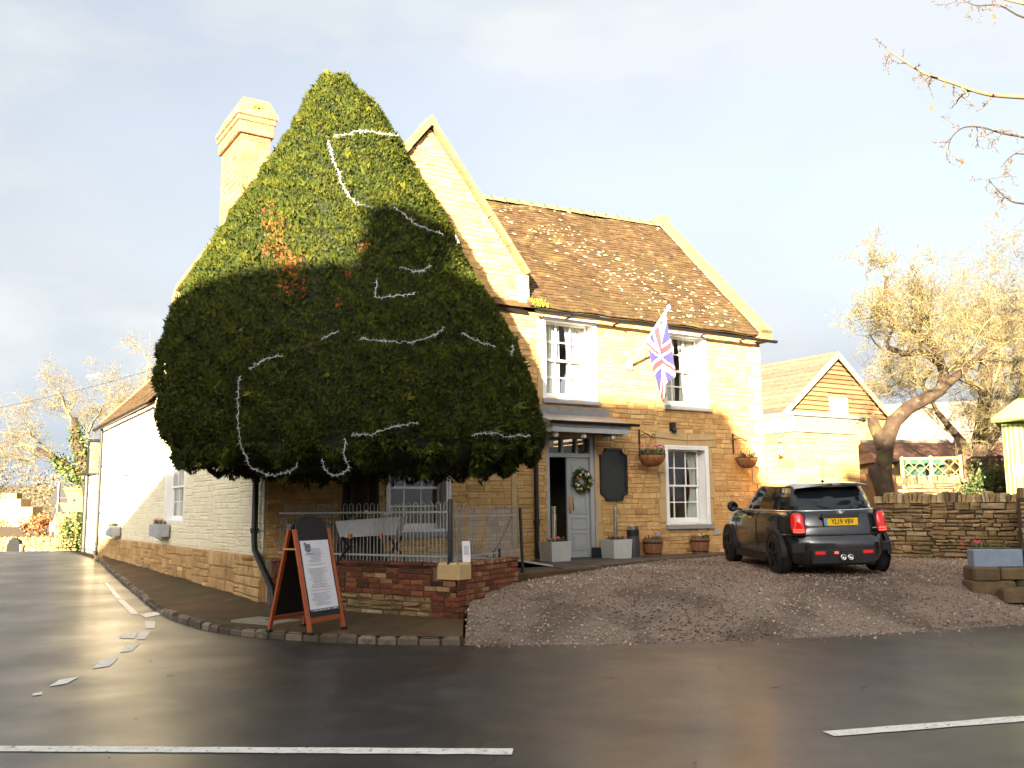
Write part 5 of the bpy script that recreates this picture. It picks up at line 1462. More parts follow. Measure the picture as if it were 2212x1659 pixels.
cl_ = b.build('cloth', ['flag_blue', 'flag_white', 'flag_red'], fl, smooth=True)
sm = cl_.modifiers.new('thickness', 'SOLIDIFY'); sm.thickness = .003

# things seen through the lower window
tl = at_front('table_lamp', 'orange glowing lamp seen through the lower right-hand window', 'lamp', 8.62, .62, 1.95)
MB().lathe([(.10, 0), (.13, .08), (.12, .30), (.08, .36)], 14).build('shade', 'warm_lit', tl, smooth=True); MB().lathe([(.07, -.45), (.02, -.40), (.015, 0)], 10).build('stem', 'brass', tl, smooth=True)
gs = at_front('green_sign', 'small bright green sign behind the lower left pane of the right-hand window', 'sign', 8.72, .50, 1.76)
MB().box(-.11, .07, 0, .02, 0, .10).build('panel', 'green_lit', gs)

# window boxes on the street wall
def window_box(label, s, z, seed):
    p = thing('window_box', label, 'planter', tuple(F(-.16, s, z)), RZ, 'window boxes on the white wall')
    MB().cbox(-.13, .12, -.44, .44, 0, .26, .01).build('box', 'planter_grey', p)
    for y in (-.3, .3): MB().bar((.13, y, .0), (-.08, y, .0), .02, .03).bar((.13, y, -.10), (-.05, y, -.0), .015, .02).build('bracket', 'galv', p)
    blossoms(p, .4, .14, 20, (.0, .3), seed, .25, .28, 1)
window_box('grey window box nearer the corner on the white side wall', 6.9, 1.08, 61)
window_box('grey window box farther along the white side wall', 12.8, .98, 62)

# ------------------------------------------------------------------ parked hatchback
car = thing('parked_car', 'dark grey three-door hatchback parked on the gravel, seen from behind', 'car', (4.98, 14.91, .562), .0557)
car.rotation_euler = Euler((R(1.24), R(-1.2), .0557), 'XYZ')
def outline(hw, y0, y1, p, z, n=56, taper=0.0, pr=None):
    """rounded plan outline; taper narrows the nose"""
    yc, hl = (y0 + y1) / 2, (y1 - y0) / 2; pts = []
    for k in range(n):
        a = 2 * math.pi * k / n
        c_, s_ = math.cos(a), math.sin(a); q = 2 / (p if s_ > 0 or pr is None else pr)
        x = hw * math.copysign(abs(c_) ** q, c_); y = yc + hl * math.copysign(abs(s_) ** q, s_)
        x *= 1 - taper * max(0, (y - yc) / hl) ** 2
        pts.append((x, y, z))
    return pts
def loft_mb(secs): return MB().loft([outline(*s) for s in secs])
body = [(.74, -.50, 3.14, 5, .17, 56, .1), (.80, -.585, 3.20, 5, .22, 56, .09), (.835, -.635, 3.235, 4.8, .32, 56, .08), (.850, -.645, 3.25, 4.6, .46, 56, .08), (.856, -.63, 3.245, 4.6, .56, 56, .08), (.858, -.575, 3.22, 4.6, .63, 56, .08), (.858, -.565, 3.19, 4.6, .74, 56, .09), (.85, -.545, 3.13, 4.5, .84, 56, .11), (.825, -.515, 3.02, 4.4, .92, 56, .13), (.795, -.49, 2.92, 4.3, .965, 56, .15), (.77, -.475, 2.7, 4.2, .985, 56, .14)]
loft_mb(body).build('body', 'car_grey', car, smooth=True, sharp=38)
roofs = [(.655, -.20, 1.62, 4.2, 1.335, 56, .06), (.648, -.20, 1.60, 4.2, 1.36, 56, .06), (.60, -.16, 1.50, 4, 1.392, 56, .08), (.45, -.02, 1.30, 3.5, 1.408, 56, .08), (.2, .3, 1.0, 3, 1.413, 56, .05)]
loft_mb(roofs).build('roof', 'car_roof', car, smooth=True, sharp=40)
# glasshouse: one wrap-round band cut into its windows
gb0, gb1 = outline(.765, -.465, 2.28, 4.2, .987, 56, .12), outline(.66, -.215, 1.66, 4.2, 1.336, 56, .06)
def gh(k, q): a, c = Vector(gb0[k % 56]), Vector(gb1[k % 56]); return a.lerp(c, q)
def glass_part(name, ks, m, q0=0.0, q1=1.0, out=0.0):
    b = MB(); nst = 5
    for k in ks:
        for j in range(nst):
            qa, qb = q0 + (q1 - q0) * j / nst, q0 + (q1 - q0) * (j + 1) / nst
            cen = Vector((0, .8, 1.1))
            P_ = [gh(k, qa), gh(k + 1, qa), gh(k + 1, qb), gh(k, qb)]
            bulge = lambda p, q: p + (Vector((p.x, p.y - .8, 0)).normalized() * (.018 * math.sin(math.pi * q) + out))
            b.quad(bulge(P_[0], qa), bulge(P_[1], qa), bulge(P_[2], qb), bulge(P_[3], qb))
    return b.build(name, m, car, smooth=True)
NA = 56
# angle index k: 0 = right side (+x), 14 = front, 28 = left, 42 = rear
glass_part('side_window', list(range(28, 34)) + list(range(23, 28)), 'car_glass')
glass_part('side_window', list(range(0, 5)) + list(range(50, 56)), 'car_glass')
glass_part('windscreen', range(9, 19), 'car_glass')
glass_part('rear_window', range(37, 47), 'car_glass')
glass_part('pillar', range(34, 37), 'car_roof'); glass_part('pillar', range(47, 50), 'car_roof'); glass_part('pillar', range(19, 23), 'car_roof'); glass_part('pillar', range(5, 9), 'car_roof')
# chrome waistline all round the back and sides
pts = [Vector(gb0[k % NA]) * 1.0 + Vector((0, 0, -.006)) for k in list(range(24, 57)) + [0, 1, 2, 3, 4]]
pts = [Vector((p.x * 1.012, p.y - .006 if p.y < 0 else p.y, p.z)) for p in pts]
MB().tube(pts, .013, 5).build('waistline_trim', 'chrome', car, smooth=True)
# roof spoiler with centre notch
b = MB()
for sg in (-1, 1):
    b.loft([[(sg * .60, -.16, 1.325), (sg * .60, -.16, 1.38), (sg * .60, -.30, 1.355), (sg * .60, -.31, 1.325)], [(sg * .36, -.14, 1.345), (sg * .36, -.14, 1.412), (sg * .36, -.40, 1.39), (sg * .36, -.41, 1.35)], [(sg * .10, -.14, 1.35), (sg * .10, -.14, 1.42), (sg * .10, -.42, 1.40), (sg * .10, -.43, 1.365)], [(0, -.14, 1.35), (0, -.14, 1.415), (0, -.36, 1.392), (0, -.37, 1.36)]] if sg < 0 else [[(sg * .60, -.16, 1.38), (sg * .60, -.16, 1.325), (sg * .60, -.31, 1.325), (sg * .60, -.30, 1.355)], [(sg * .36, -.14, 1.412), (sg * .36, -.14, 1.345), (sg * .36, -.41, 1.35), (sg * .36, -.40, 1.39)], [(sg * .10, -.14, 1.42), (sg * .10, -.14, 1.35), (sg * .10, -.43, 1.365), (sg * .10, -.42, 1.40)], [(0, -.14, 1.415), (0, -.14, 1.35), (0, -.37, 1.36), (0, -.36, 1.392)]])
b.build('spoiler', 'car_roof', car, smooth=True, sharp=35)
MB().lathe([(.045, 0), (.03, .03), (.012, .045), (.004, .06)], 10, (0, .02, 1.405)).tube([(0, .02, 1.45), (0, -.06, 1.78)], .0035, 5).build('aerial', 'black_paint', car, smooth=True)
# tail lamps
def lamp(sx):
    b = MB(); lit = MB(); rim_ = MB()
    def pt(u, v, out):                                    # u -1..1 across, v 0..1 up, wrapped round the corner
        x = .655 + .088 * u * (1 - .12 * (v - .5)); z = .645 + .315 * v
        y = -.600 + .085 * ((u + 1) / 2) ** 2 + .055 * v
        return Vector((sx * x, y - out, z))
    def blob(mbx, s_, v0, v1, out):
        n = 20; rings = []
        for q in (1.0, .8, .4, .05):
            rings.append([])
            for k in range(n):
                a = 2 * math.pi * k / n
                cu = math.copysign(abs(math.cos(a)) ** .6, math.cos(a)) * q * s_; cv = math.copysign(abs(math.sin(a)) ** .6, math.sin(a)) * q * s_
                vm = (v0 + v1) / 2 + cv * (v1 - v0) / 2
                rings[-1].append(pt(cu, vm, out + .022 * (1 - q * q)))
        base = [pt(0, (v0 + v1) / 2, -.10) + (p - pt(0, (v0 + v1) / 2, 0)) * 1.0 for p in rings[0]]
        mbx.loft([base] + rings, True, True)
        if sx > 0: mbx.f = [q_[::-1] for q_ in mbx.f]
    blob(rim_, 1.12, -.04, 1.04, .0); blob(b, 1.0, .0, 1.0, .012); 
    r_ = rim_.build('lamp_surround', 'car_trim', car, smooth=True)
    t_ = b.build('tail_lamp', 'lamp_red', car, smooth=True)
    for v in (.06, .17):
        s = MB(); s.loft([[pt(u, v, .040 - .02 * abs(u) ** 3), pt(u, v + .055, .040 - .02 * abs(u) ** 3), pt(u, v + .055, .02), pt(u, v, .02)] for u in (-.8, -.4, 0, .4, .8)]); s.build('light_bar', 'lamp_red_lit', t_)
lamp(-1); lamp(1)
# tailgate furniture
MB().loft([[(-.30, -.578, .865), (.30, -.578, .865), (.30, -.565, .93), (-.30, -.565, .93)], [(-.285, -.605, .875), (.285, -.605, .875), (.285, -.59, .925), (-.285, -.59, .925)]][::1], True, True).build('handle_strip', 'car_trim', car)
pl_ = MB().box(-.26, .26, -.612, -.585, .755, .865).build('number_plate', 'plate_yellow', car)
MB().box(-.259, -.215, -.6135, -.612, .757, .863).build('plate_band', 'plate_blue', pl_)
TX = Matrix.Translation((.022, -.6145, .811)) @ Matrix.Rotation(R(90), 4, 'X')
text_mesh('plate_lettering', 'YL19 VBV', .105, TX, 'plate_ink', pl_, .80)
em = MB().lathe([(.026, -.004), (.028, 0), (.02, .006)], 14).xf(Matrix.Translation((0, -.60, .952)) @ Matrix.Rotation(R(90), 4, 'X'))
for sg in (-1, 1):
    for k in range(3): em.add([(sg * .022, -.602, .962 - k * .012), (sg * (.075 - k * .016), -.598, .968 - k * .014), (sg * (.068 - k * .016), -.598, .958 - k * .014), (sg * .022, -.602, .953 - k * .012)], [(0, 1, 2, 3) if sg < 0 else (3, 2, 1, 0)])
em.build('winged_badge', 'chrome', car)
MB().box(.50, .62, -.588, -.575, .70, .712).build('model_script', 'chrome', car)
# bumper: crease, vents, reflectors, diffuser and twin exhausts
MB().tube([Vector(p) * 1.004 for p in outline(.86, -.60, 3.23, 4.6, .615, 56, .08)[30:55]], .012, 5).build('bumper_crease', 'car_grey', car, smooth=True)
for sg in (-1, 1):
    MB().loft([[(sg * .60, -.635, .36), (sg * .78, -.56, .36), (sg * .78, -.56, .50), (sg * .58, -.64, .50)], [(sg * .61, -.652, .37), (sg * .77, -.58, .37), (sg * .77, -.58, .49), (sg * .60, -.655, .49)]] if sg < 0 else [[(sg * .58, -.64, .50), (sg * .78, -.56, .50), (sg * .78, -.56, .36), (sg * .60, -.635, .36)], [(sg * .60, -.655, .49), (sg * .77, -.58, .49), (sg * .77, -.58, .37), (sg * .61, -.652, .37)]]).build('bumper_vent', 'car_trim', car)
    MB().cbox(sg * .37 - .08, sg * .37 + .08, -.668, -.64, .33, .375, .008).build('reflector', 'lamp_red', car)
MB().cbox(-.50, .50, -.655, -.60, .20, .40, .02).build('diffuser', 'car_trim', car)
MB().box(.235 - .48 + .09, .235 - .48 + .15, -.672, -.668, .335, .37).build('fog_lamp', 'lamp_red_lit', car)
for x in (-.055, .055): MB().lathe([(.042, -.02), (.045, .03), (.036, .03), (.034, -.015)], 14).xf(Matrix.Translation((x + .02, -.68, .285)) @ Matrix.Rotation(R(90), 4, 'X')).build('exhaust_tip', 'chrome', car, smooth=True)
sm_ = MB()
for sg in (-1, 1): sm_.tube([(sg * .565, -.588, .63), (sg * .560, -.575, .80), (sg * .545, -.548, .90), (sg * .52, -.505, .972)], .0045, 4)
sm_.tube([(-.565, -.588, .63), (0, -.594, .625), (.565, -.588, .63)], .0045, 4)
sm_.build('tailgate_gap', 'black_paint', car)
MB().bar((-.02, -.50, 1.0), (-.30, -.42, 1.06), .014, .014).build('rear_wiper', 'black_paint', car)
MB().box(-.60, .60, -.35, 2.9, .13, .20).build('underside', 'car_trim', car)
# sills, arches, wheels
for sg in (-1, 1):
    MB().box(sg * .80 - .055, sg * .80 + .055, .42, 2.08, .17, .27).build('sill', 'car_trim', car)
    for yy in (0, 2.495):
        b = MB(); ri, ro = .335, .385
        pts = [(math.cos(R(a)), math.sin(R(a))) for a in range(-14, 195, 11)]
        rings = [[(sg * .80, yy + c_ * ri, .31 + s_ * ri), (sg * .872, yy + c_ * ri, .31 + s_ * ri), (sg * .868, yy + c_ * ro, .31 + s_ * ro), (sg * .80, yy + c_ * ro, .31 + s_ * ro)] for c_, s_ in pts]
        b.loft(rings); 
        b.build('wheel_arch', 'car_trim', car, smooth=True, sharp=40)
        MB().lathe([(.337, 0), (.337, .008)], 28).xf(Matrix.Translation((sg * .862, yy, .31)) @ Matrix.Rotation(R(90), 4, 'Y')).build('arch_lining', 'car_trim', car)
        wx = sg * .775
        W_ = Matrix.Translation((wx, yy, .31)) @ Matrix.Rotation(R(90) * sg, 4, 'Y')
        ty = MB().lathe([(.215, -.10), (.285, -.105), (.308, -.085), (.312, 0), (.308, .085), (.285, .105), (.222, .102), (.215, .06)], 36).xf(W_).build('wheel', 'tyre', car, smooth=True, sharp=50)
        rm_ = MB().lathe([(.224, .098), (.224, .108), (.205, .110), (.20, .04), (.05, .03)], 36, cap0=False).xf(W_).build('rim', 'rim', ty, smooth=True, sharp=40)
        sp = MB()
        for k in range(5):
            for dlt in (-.10, .10):
                a = 2 * math.pi * k / 5 + dlt
                sp.bar((.04 * math.cos(a), .04 * math.sin(a), .095), (.21 * math.cos(a - dlt * .3), .21 * math.sin(a - dlt * .3), .104), .026, .02)
        sp.lathe([(.05, .06), (.05, .105), (.03, .112)], 14); sp.xf(W_).build('spokes', 'rim', ty)
# door lines, handle, mirrors
for sg in (-1, 1):
    MB().box(sg * .858 - .012, sg * .858 + .012, 1.02, 1.18, .85, .875).build('door_handle', 'chrome', car)
    dl = MB()
    for p, q in (((sg * .864, .86, .30), (sg * .862, .84, .86)), ((sg * .862, .84, .86), (sg * .80, .80, .98)), ((sg * .864, .86, .30), (sg * .862, 1.98, .30)), ((sg * .862, 2.0, .30), (sg * .85, 2.05, .90))): dl.bar(p, q, .008, .008)
    dl.build('door_gap', 'black_paint', car)
    m_ = MB().lathe([(.02, -.07), (.08, -.055), (.095, 0), (.085, .05), (.02, .07)], 14).xf(Matrix.Translation((sg * .96, 1.78, 1.03)) @ Matrix.Diagonal((1.05, .8, 1.0, 1)) @ Matrix.Rotation(R(90), 4, 'X'))
    m_.bar((sg * .80, 1.80, .965), (sg * .93, 1.78, .995), .05, .03)
    m_ = m_.build('door_mirror', 'car_trim', car, smooth=True)
    MB().lathe([(.002, 0), (.06, 0)], 14, cap0=False).xf(Matrix.Translation((sg * .96, 1.705, 1.03)) @ Matrix.Rotation(R(90), 4, 'X')).build('mirror_glass', 'car_glass', m_)
    MB().cbox(sg * .52 - .12, sg * .52 + .12, 3.0, 3.13, .66, .82, .04).build('headlamp', 'lamp_glass', car)
# seats seen through the glass
car2 = None
# ------------------------------------------------------------------ bare trees
def seg_arrays(segs, n=3):
    a = np.array([s[0] for s in segs], float); b = np.array([s[1] for s in segs], float)
    r0 = np.array([s[2] for s in segs]); r1 = np.array([s[3] for s in segs]); tn = np.array([s[4] for s in segs])
    d = b - a; d /= np.linalg.norm(d, axis=1)[:, None] + 1e-9
    ref = np.where(np.abs(d[:, 2:3]) > .9, np.array([[1., 0, 0]]), np.array([[0, 0, 1.]]))
    x = np.cross(d, ref); x /= np.linalg.norm(x, axis=1)[:, None]; y = np.cross(d, x)
    rings = []
    for k in range(n):
        c_, s_ = math.cos(2 * math.pi * k / n), math.sin(2 * math.pi * k / n)
        rings.append((x * c_ + y * s_))
    V = np.stack([a + rg_ * r0[:, None] for rg_ in rings] + [b + rg_ * r1[:, None] for rg_ in rings], 1)
    f = np.array([(k, (k + 1) % n, n + (k + 1) % n, n + k) for k in range(n)])
    Fq = (f[None] + 2 * n * np.arange(len(segs))[:, None, None]).reshape(-1, 4)
    return V.reshape(-1, 3), Fq, np.repeat(tn, n)
def grow(segs, rg, p, d, L, r, lvl, P):
    """recursive limb: wandering chain with side shoots"""
    n = P['n'][lvl]; p = np.array(p, float); d = np.array(d, float)
    for i in range(n):
        d = d + rg.normal(0, P['wob'][lvl], 3) + np.array([0, 0, P['lift'][lvl]])
        d /= np.linalg.norm(d)
        q = p + d * L / n
        ra, rb = r * (1 - .75 * i / n), r * (1 - .75 * (i + 1) / n)
        segs.append((p, q, max(ra, P.get('rmin', .004)), max(rb, P.get('rmin', .004) * .8), rg.uniform(0, 1)))
        p = q
        if lvl + 1 < len(P['n']):
            for _ in range(rg.poisson(P['kids'][lvl])):
                ax = rg.normal(0, 1, 3); ax -= d * ax.dot(d); ax /= np.linalg.norm(ax) + 1e-9
                d2 = d * P['fwd'] + ax; d2 /= np.linalg.norm(d2)
                grow(segs, rg, p, d2, L * P['shr'] * rg.uniform(.6, 1.15), rb * .62, lvl + 1, P)
def tree_from(name, label, base, limbs, crowns, P, seed, twig, bark='bark', group=None, cat='tree'):
    """limbs: list of (points, radii); crowns: list of (point, dir, length, radius)"""
    t = thing(name, label, cat, base, 0, group)
    b = MB()
    for pts, rr in limbs: b.tube([Vector(p) - Vector(base) for p in pts], rr, 10)
    b.build('trunk', bark, t, smooth=True)
    rg = np.random.default_rng(seed); segs = []
    for p, d, L, r in crowns: grow(segs, rg, p, d, L, r, 0, P)
    V, Fq, tn = seg_arrays(segs)
    fast_mesh('crown', V - np.array(base), Fq, twig, tn, t, n=4)
    return t, len(segs)
P_apple = dict(n=[5, 5, 4, 4], wob=[.28, .32, .34, .3], lift=[.04, .04, .10, .10], kids=[1.4, 1.55, 1.65], fwd=.55, shr=.60)
base = (7.72, 19.0, .60)
trunk = [(7.74, 19.0, .45), (7.66, 19.0, 1.0), (7.58, 19.0, 1.7), (7.56, 19.0, 2.3), (7.66, 18.98, 2.9), (7.84, 18.97, 3.3), (8.15, 18.96, 3.58), (8.55, 18.95, 3.78), (8.85, 18.95, 3.95), (8.95, 19.0, 4.3), (8.85, 19.05, 4.8), (8.55, 19.1, 5.2)]
limbs = [(trunk, [.29, .22, .185, .17, .16, .15, .14, .13, .12, .10, .085, .06]),
         ([(7.6, 18.95, 1.6), (7.45, 18.93, 2.0), (7.35, 18.93, 2.25), (7.33, 18.93, 2.42)], [.15, .13, .12, .10]),
         ([(7.62, 19, 2.7), (7.52, 18.98, 3.0), (7.42, 18.98, 3.25), (7.40, 18.98, 3.38)], [.15, .13, .12, .10]),
         ([(8.9, 19, 4.5), (8.5, 18.9, 4.75), (8.1, 18.9, 4.7), (7.8, 18.95, 4.85)], [.09, .08, .065, .05]),
         ([(8.7, 19.1, 5.0), (8.3, 19.1, 5.25), (8.0, 19.1, 5.35), (7.85, 19.1, 5.8), (7.95, 19.1, 6.4)], [.08, .07, .06, .05, .035]),
         ([(8.7, 18.95, 3.85), (9.3, 19.0, 4.3), (9.9, 19.1, 4.8)], [.10, .08, .05])]
crowns = [((7.8, 18.95, 4.85), (-.8, -.1, .3), 1.2, .04), ((8.1, 18.9, 4.7), (-.6, -.3, -.3), 1.1, .035), ((8.5, 18.9, 4.75), (-.3, -.5, .6), 1.2, .04), ((7.95, 19.1, 6.3), (-.2, 0, 1), .8, .03), ((7.9, 19.1, 5.9), (-.8, 0, .5), .9, .03), ((8.2, 19.1, 5.3), (-.6, -.3, .5), 1.2, .04), ((8.55, 19.1, 5.2), (.1, -.2, 1), 1.3, .05), ((9.0, 19, 4.3), (.7, -.3, .7), 1.6, .05), ((9.9, 19.1, 4.8), (.6, -.1, .7), 1.5, .045), ((9.3, 19.0, 4.3), (.3, -.4, .8), 1.5, .045), ((8.2, 18.95, 4.6), (-.5, -.2, -.6), 1.0, .03), ((8.5, 19, 4.0), (-.4, -.4, .5), 1.1, .03), ((8.9, 19, 4.6), (.3, .4, .7), 1.5, .04), ((8.0, 19.0, 5.5), (-.9, .2, .1), 1.0, .03), ((9.6, 19.1, 4.6), (.8, .2, .2), 1.4, .04), ((8.8, 18.9, 4.9), (.0, -.6, .7), 1.2, .04)]
_, n1 = tree_from('apple_tree', 'gnarled bare apple tree with leaning trunk behind the parked car', base, limbs, crowns, P_apple, 3, 'twig_gold', 'bark')
P_big = dict(n=[6, 6, 5, 4], wob=[.16, .22, .28, .3], lift=[.05, .05, .06, .08], kids=[1.6, 1.8, 1.9], fwd=.8, shr=.58)
base = (12.0, 24.0, .5)
limbs = [([(12.05, 24, .4), (12.0, 24, 1.8), (12.1, 24, 3.0), (12.3, 24, 4.2), (12.5, 24, 5.2)], [.28, .22, .2, .16, .1]), ([(12.05, 24, 2.4), (11.6, 23.9, 3.2), (11.0, 23.9, 4.0)], [.14, .11, .07]), ([(12.1, 24, 2.9), (12.8, 24, 3.7), (13.4, 24, 4.5)], [.14, .11, .07])]
crowns = [((12.5, 24, 5.1), (0, 0, 1), 2.4, .06), ((12.3, 24, 4.2), (-.5, -.2, .8), 2.4, .06), ((11.0, 23.9, 4.0), (-.4, -.2, .9), 2.2, .055), ((11.6, 23.9, 3.2), (-.6, -.3, .5), 1.8, .05), ((13.4, 24, 4.5), (.4, -.1, .9), 2.2, .06), ((12.8, 24, 3.7), (.4, -.5, .6), 2.0, .05), ((12.3, 24, 4.0), (.3, -.3, .9), 2.5, .06), ((12.0, 24, 1.9), (-.6, -.5, .7), 1.3, .03), ((12.0, 24, 2.0), (.6, -.5, .6), 1.4, .03), ((11.8, 24, 3.0), (-.2, -.7, .5), 1.8, .04)]
_, n2 = tree_from('golden_tree', 'large bare tree with dense golden twigs behind the trellis fence', base, limbs, crowns, P_big, 5, 'twig_gold', 'bark')
P_far = dict(n=[5, 5, 4, 4], wob=[.18, .24, .3, .3], lift=[.03, .02, -.02, -.06], kids=[1.8, 1.9, 1.9], fwd=.8, shr=.56)
base = (16.5, 30.0, .5)
limbs = [([(16.5, 30, .3), (16.4, 30, 2.5), (16.6, 30, 5)], [.3, .24, .15])]
crowns = [((16.6, 30, 4.9), (0, 0, 1), 3.2, .08), ((16.5, 30, 3.8), (-.7, -.1, .7), 3.2, .08), ((16.5, 30, 3.0), (-.8, -.2, .4), 2.8, .07), ((16.6, 30, 4.3), (.6, 0, .8), 3.0, .08), ((16.5, 30, 3.4), (.1, -.7, .7), 2.8, .06)]
tree_from('golden_tree', 'second golden-twigged bare tree farther back above the green shed', base, limbs, crowns, P_big, 6, 'twig_gold', 'bark', 'golden trees behind the fence')
# ivy-clad tree far down the side street
base = (-16.2, 37.0, -.2)
limbs = [([(-16.2, 37, -.3), (-16.5, 37, 1.5), (-16.9, 37, 3.0), (-17.4, 37, 4.4), (-17.6, 37, 5.4)], [.42, .36, .3, .22, .12]), ([(-16.6, 37, 2.2), (-15.9, 36.9, 3.6), (-15.2, 36.8, 5.0), (-14.8, 36.8, 6.2)], [.22, .18, .13, .07]), ([(-16.8, 37, 2.8), (-17.9, 36.9, 3.6), (-19.0, 36.9, 4.2)], [.2, .14, .08])]
crowns = [((-17.6, 37, 5.2), (-.1, 0, 1), 2.0, .07), ((-17.4, 37, 4.4), (-.6, -.2, .6), 2.2, .07), ((-19.0, 36.9, 4.2), (-.9, -.1, .25), 2.0, .06), ((-18.2, 36.9, 3.8), (-.5, -.3, .7), 2.0, .06), ((-18.6, 36.9, 4.0), (-.8, 0, -.1), 1.8, .05), ((-14.8, 36.8, 6.2), (.2, 0, 1), 1.8, .06), ((-15.2, 36.8, 5.0), (-.5, -.2, .8), 2.0, .06), ((-15.5, 36.8, 4.4), (.5, -.2, .8), 1.8, .05), ((-17.0, 37, 4.8), (.3, -.3, .8), 2.1, .06), ((-17.9, 36.9, 3.7), (-.6, -.2, -.2), 1.6, .04), ((-16.6, 37, 3.8), (-.2, -.5, .8), 2.0, .05)]
ivt, _ = tree_from('ivy_tree', 'bare weeping tree with ivy-clad trunk beyond the end of the white wall', base, limbs, crowns, P_far, 8, 'twig_gold', 'bark')
def leaf_cloud(name, centres, n, size, m, parent, seed, origin=(0, 0, 0), spread=None, kind=True):
    rg = np.random.default_rng(seed); C_ = np.array(centres, float)
    idx = rg.integers(0, len(C_), n)
    p = C_[idx, :3] + rg.normal(0, 1, (n, 3)) * C_[idx, 3:4]
    d = rg.normal(0, 1, (n, 3)); d /= np.linalg.norm(d, axis=1)[:, None]
    e = np.cross(d, rg.normal(0, 1, (n, 3))); e /= np.linalg.norm(e, axis=1)[:, None]
    s = rg.uniform(.5, 1, n)[:, None] * size
    V = np.stack([p, p + d * s * .5 + e * s * .4, p + d * s, p + d * s * .5 - e * s * .4], 1).reshape(-1, 3) - np.array(origin)
    return fast_mesh(name, V, np.arange(len(V)).reshape(-1, 4), m, rg.random(n), parent, n=4)
iv = []
for a, c in (((-16.2, 37, .2), (-16.9, 37, 3.0)), ((-16.9, 37, 3.0), (-17.5, 37, 4.9)), ((-16.6, 37, 2.2), (-15.2, 36.8, 4.6)), ((-16.1, 36.8, .1), (-16.0, 36.8, 2.6)), ((-16.9, 37, 2.8), (-18.2, 36.9, 3.7))):
    for k in range(9): q = np.array(a) + (np.array(c) - np.array(a)) * k / 8; iv.append((*q, .20 if k < 6 else .13))
leaf_cloud('ivy', iv, 5200, .15, 'ivy', ivt, 4, base)

# bough reaching into the top right corner
P_tw = dict(n=[9, 6, 5], wob=[.05, .25, .4], lift=[0, -.05, -.10], kids=[1.0, 1.3], fwd=.5, shr=.28, rmin=.003)
bt = thing('roadside_tree', 'bare roadside tree whose twigs with curled dead leaves reach into the top right corner', 'tree', (10.4, 14.8, .4))
bo = np.array((10.4, 14.8, .4)); segs = []
rg_ = np.random.default_rng(33)
def px(x, y, Y):
    d_ = fw + r2 * ((x - 1106) / 2000) - u2 * ((y - 829.5) / 2000)
    k = Y / d_.y
    return (d_.x * k, Y, 1.6 + d_.z * k)
BR = [[(2300, 216), (2212, 210), (2130, 203), (2060, 180), (2000, 160), (1950, 130), (1915, 105)], [(2300, 320), (2212, 297), (2165, 288), (2120, 275), (2080, 276), (2055, 298), (2048, 325)], [(2300, 350), (2212, 333), (2185, 337), (2162, 362)], [(2300, 445), (2212, 440), (2180, 432), (2150, 405), (2135, 385)], [(2300, 20), (2212, 8), (2150, -6)], [(2300, 50), (2212, 38), (2160, 12), (2110, 12), (2080, 0)]]
BW = [.036, .017, .011, .016, .032, .018]
tips = []; limb_pts = []
for line, r0 in zip(BR, BW):
    pts = catmull([px(x, y, 11.0) for x, y in line], 4)
    for i, (a, c) in enumerate(zip(pts, pts[1:])):
        k0, k1 = 1 - .8 * i / len(pts), 1 - .8 * (i + 1) / len(pts)
        segs.append((np.array(a), np.array(c), r0 * k0, r0 * k1, .9 if r0 > .03 else .1))  # stout boughs tinted as sunlit, thin ones dark as if in shade
        if i > 5 and rg_.random() < .85:
            dd = np.array(c) - np.array(a); dd /= np.linalg.norm(dd); ax = rg_.normal(0, 1, 3); ax[1] *= .4
            grow(segs, rg_, c, dd * .3 + ax * .6 + np.array([0, 0, -.3]), rg_.uniform(.12, .4), r0 * k1 * .5 + .002, 1, P_tw)
    tips.append(pts[-1])
    st_ = Vector(pts[0]); j_ = Vector((10.35, 14.75, st_.z - 1.6)); dv_ = (Vector(pts[0]) - Vector(pts[2])).normalized()
    limb_pts.append(([tuple(j_ - Vector(bo)), tuple(j_.lerp(st_, .45) + Vector((.1, 0, .25)) - Vector(bo)), tuple(st_ + dv_ * .8 - Vector(bo)), tuple(st_ - Vector(bo))], [.10, .075, max(.03, r0 * 1.2), r0]))
V, Fq, tn = seg_arrays(segs, 4)
fast_mesh('branch', V - bo, Fq, 'twig_pale', tn, bt, n=4)
tb_ = MB().tube([(0, 0, -.5), (-.05, -.02, 1.5), (0, -.05, 4), (-.05, -.05, 7), (.05, 0, 9.5)], [.34, .26, .21, .14, .05], 12)
for lp, lr in limb_pts: tb_.tube(catmull(lp, 4), [float(np.interp(k, range(0, 4 * len(lr), 4), lr)) for k in range(len(catmull(lp, 4)))], 8)
tb_.build('trunk', 'bark', bt, smooth=True)
for x, y in ((2073, 340), (2145, 28), (2208, 0), (2009, 225), (2150, 455)):
    c_ = Vector(px(x, y, 11.0)) - Vector(bo); MB().add([c_, c_ + Vector((.03, -.01, -.04)), c_ + Vector((.035, 0, -.10)), c_ + Vector((-.01, .01, -.05))], [(0, 1, 2), (0, 2, 3)]).build('dead_leaf', 'dead_leaf', bt)

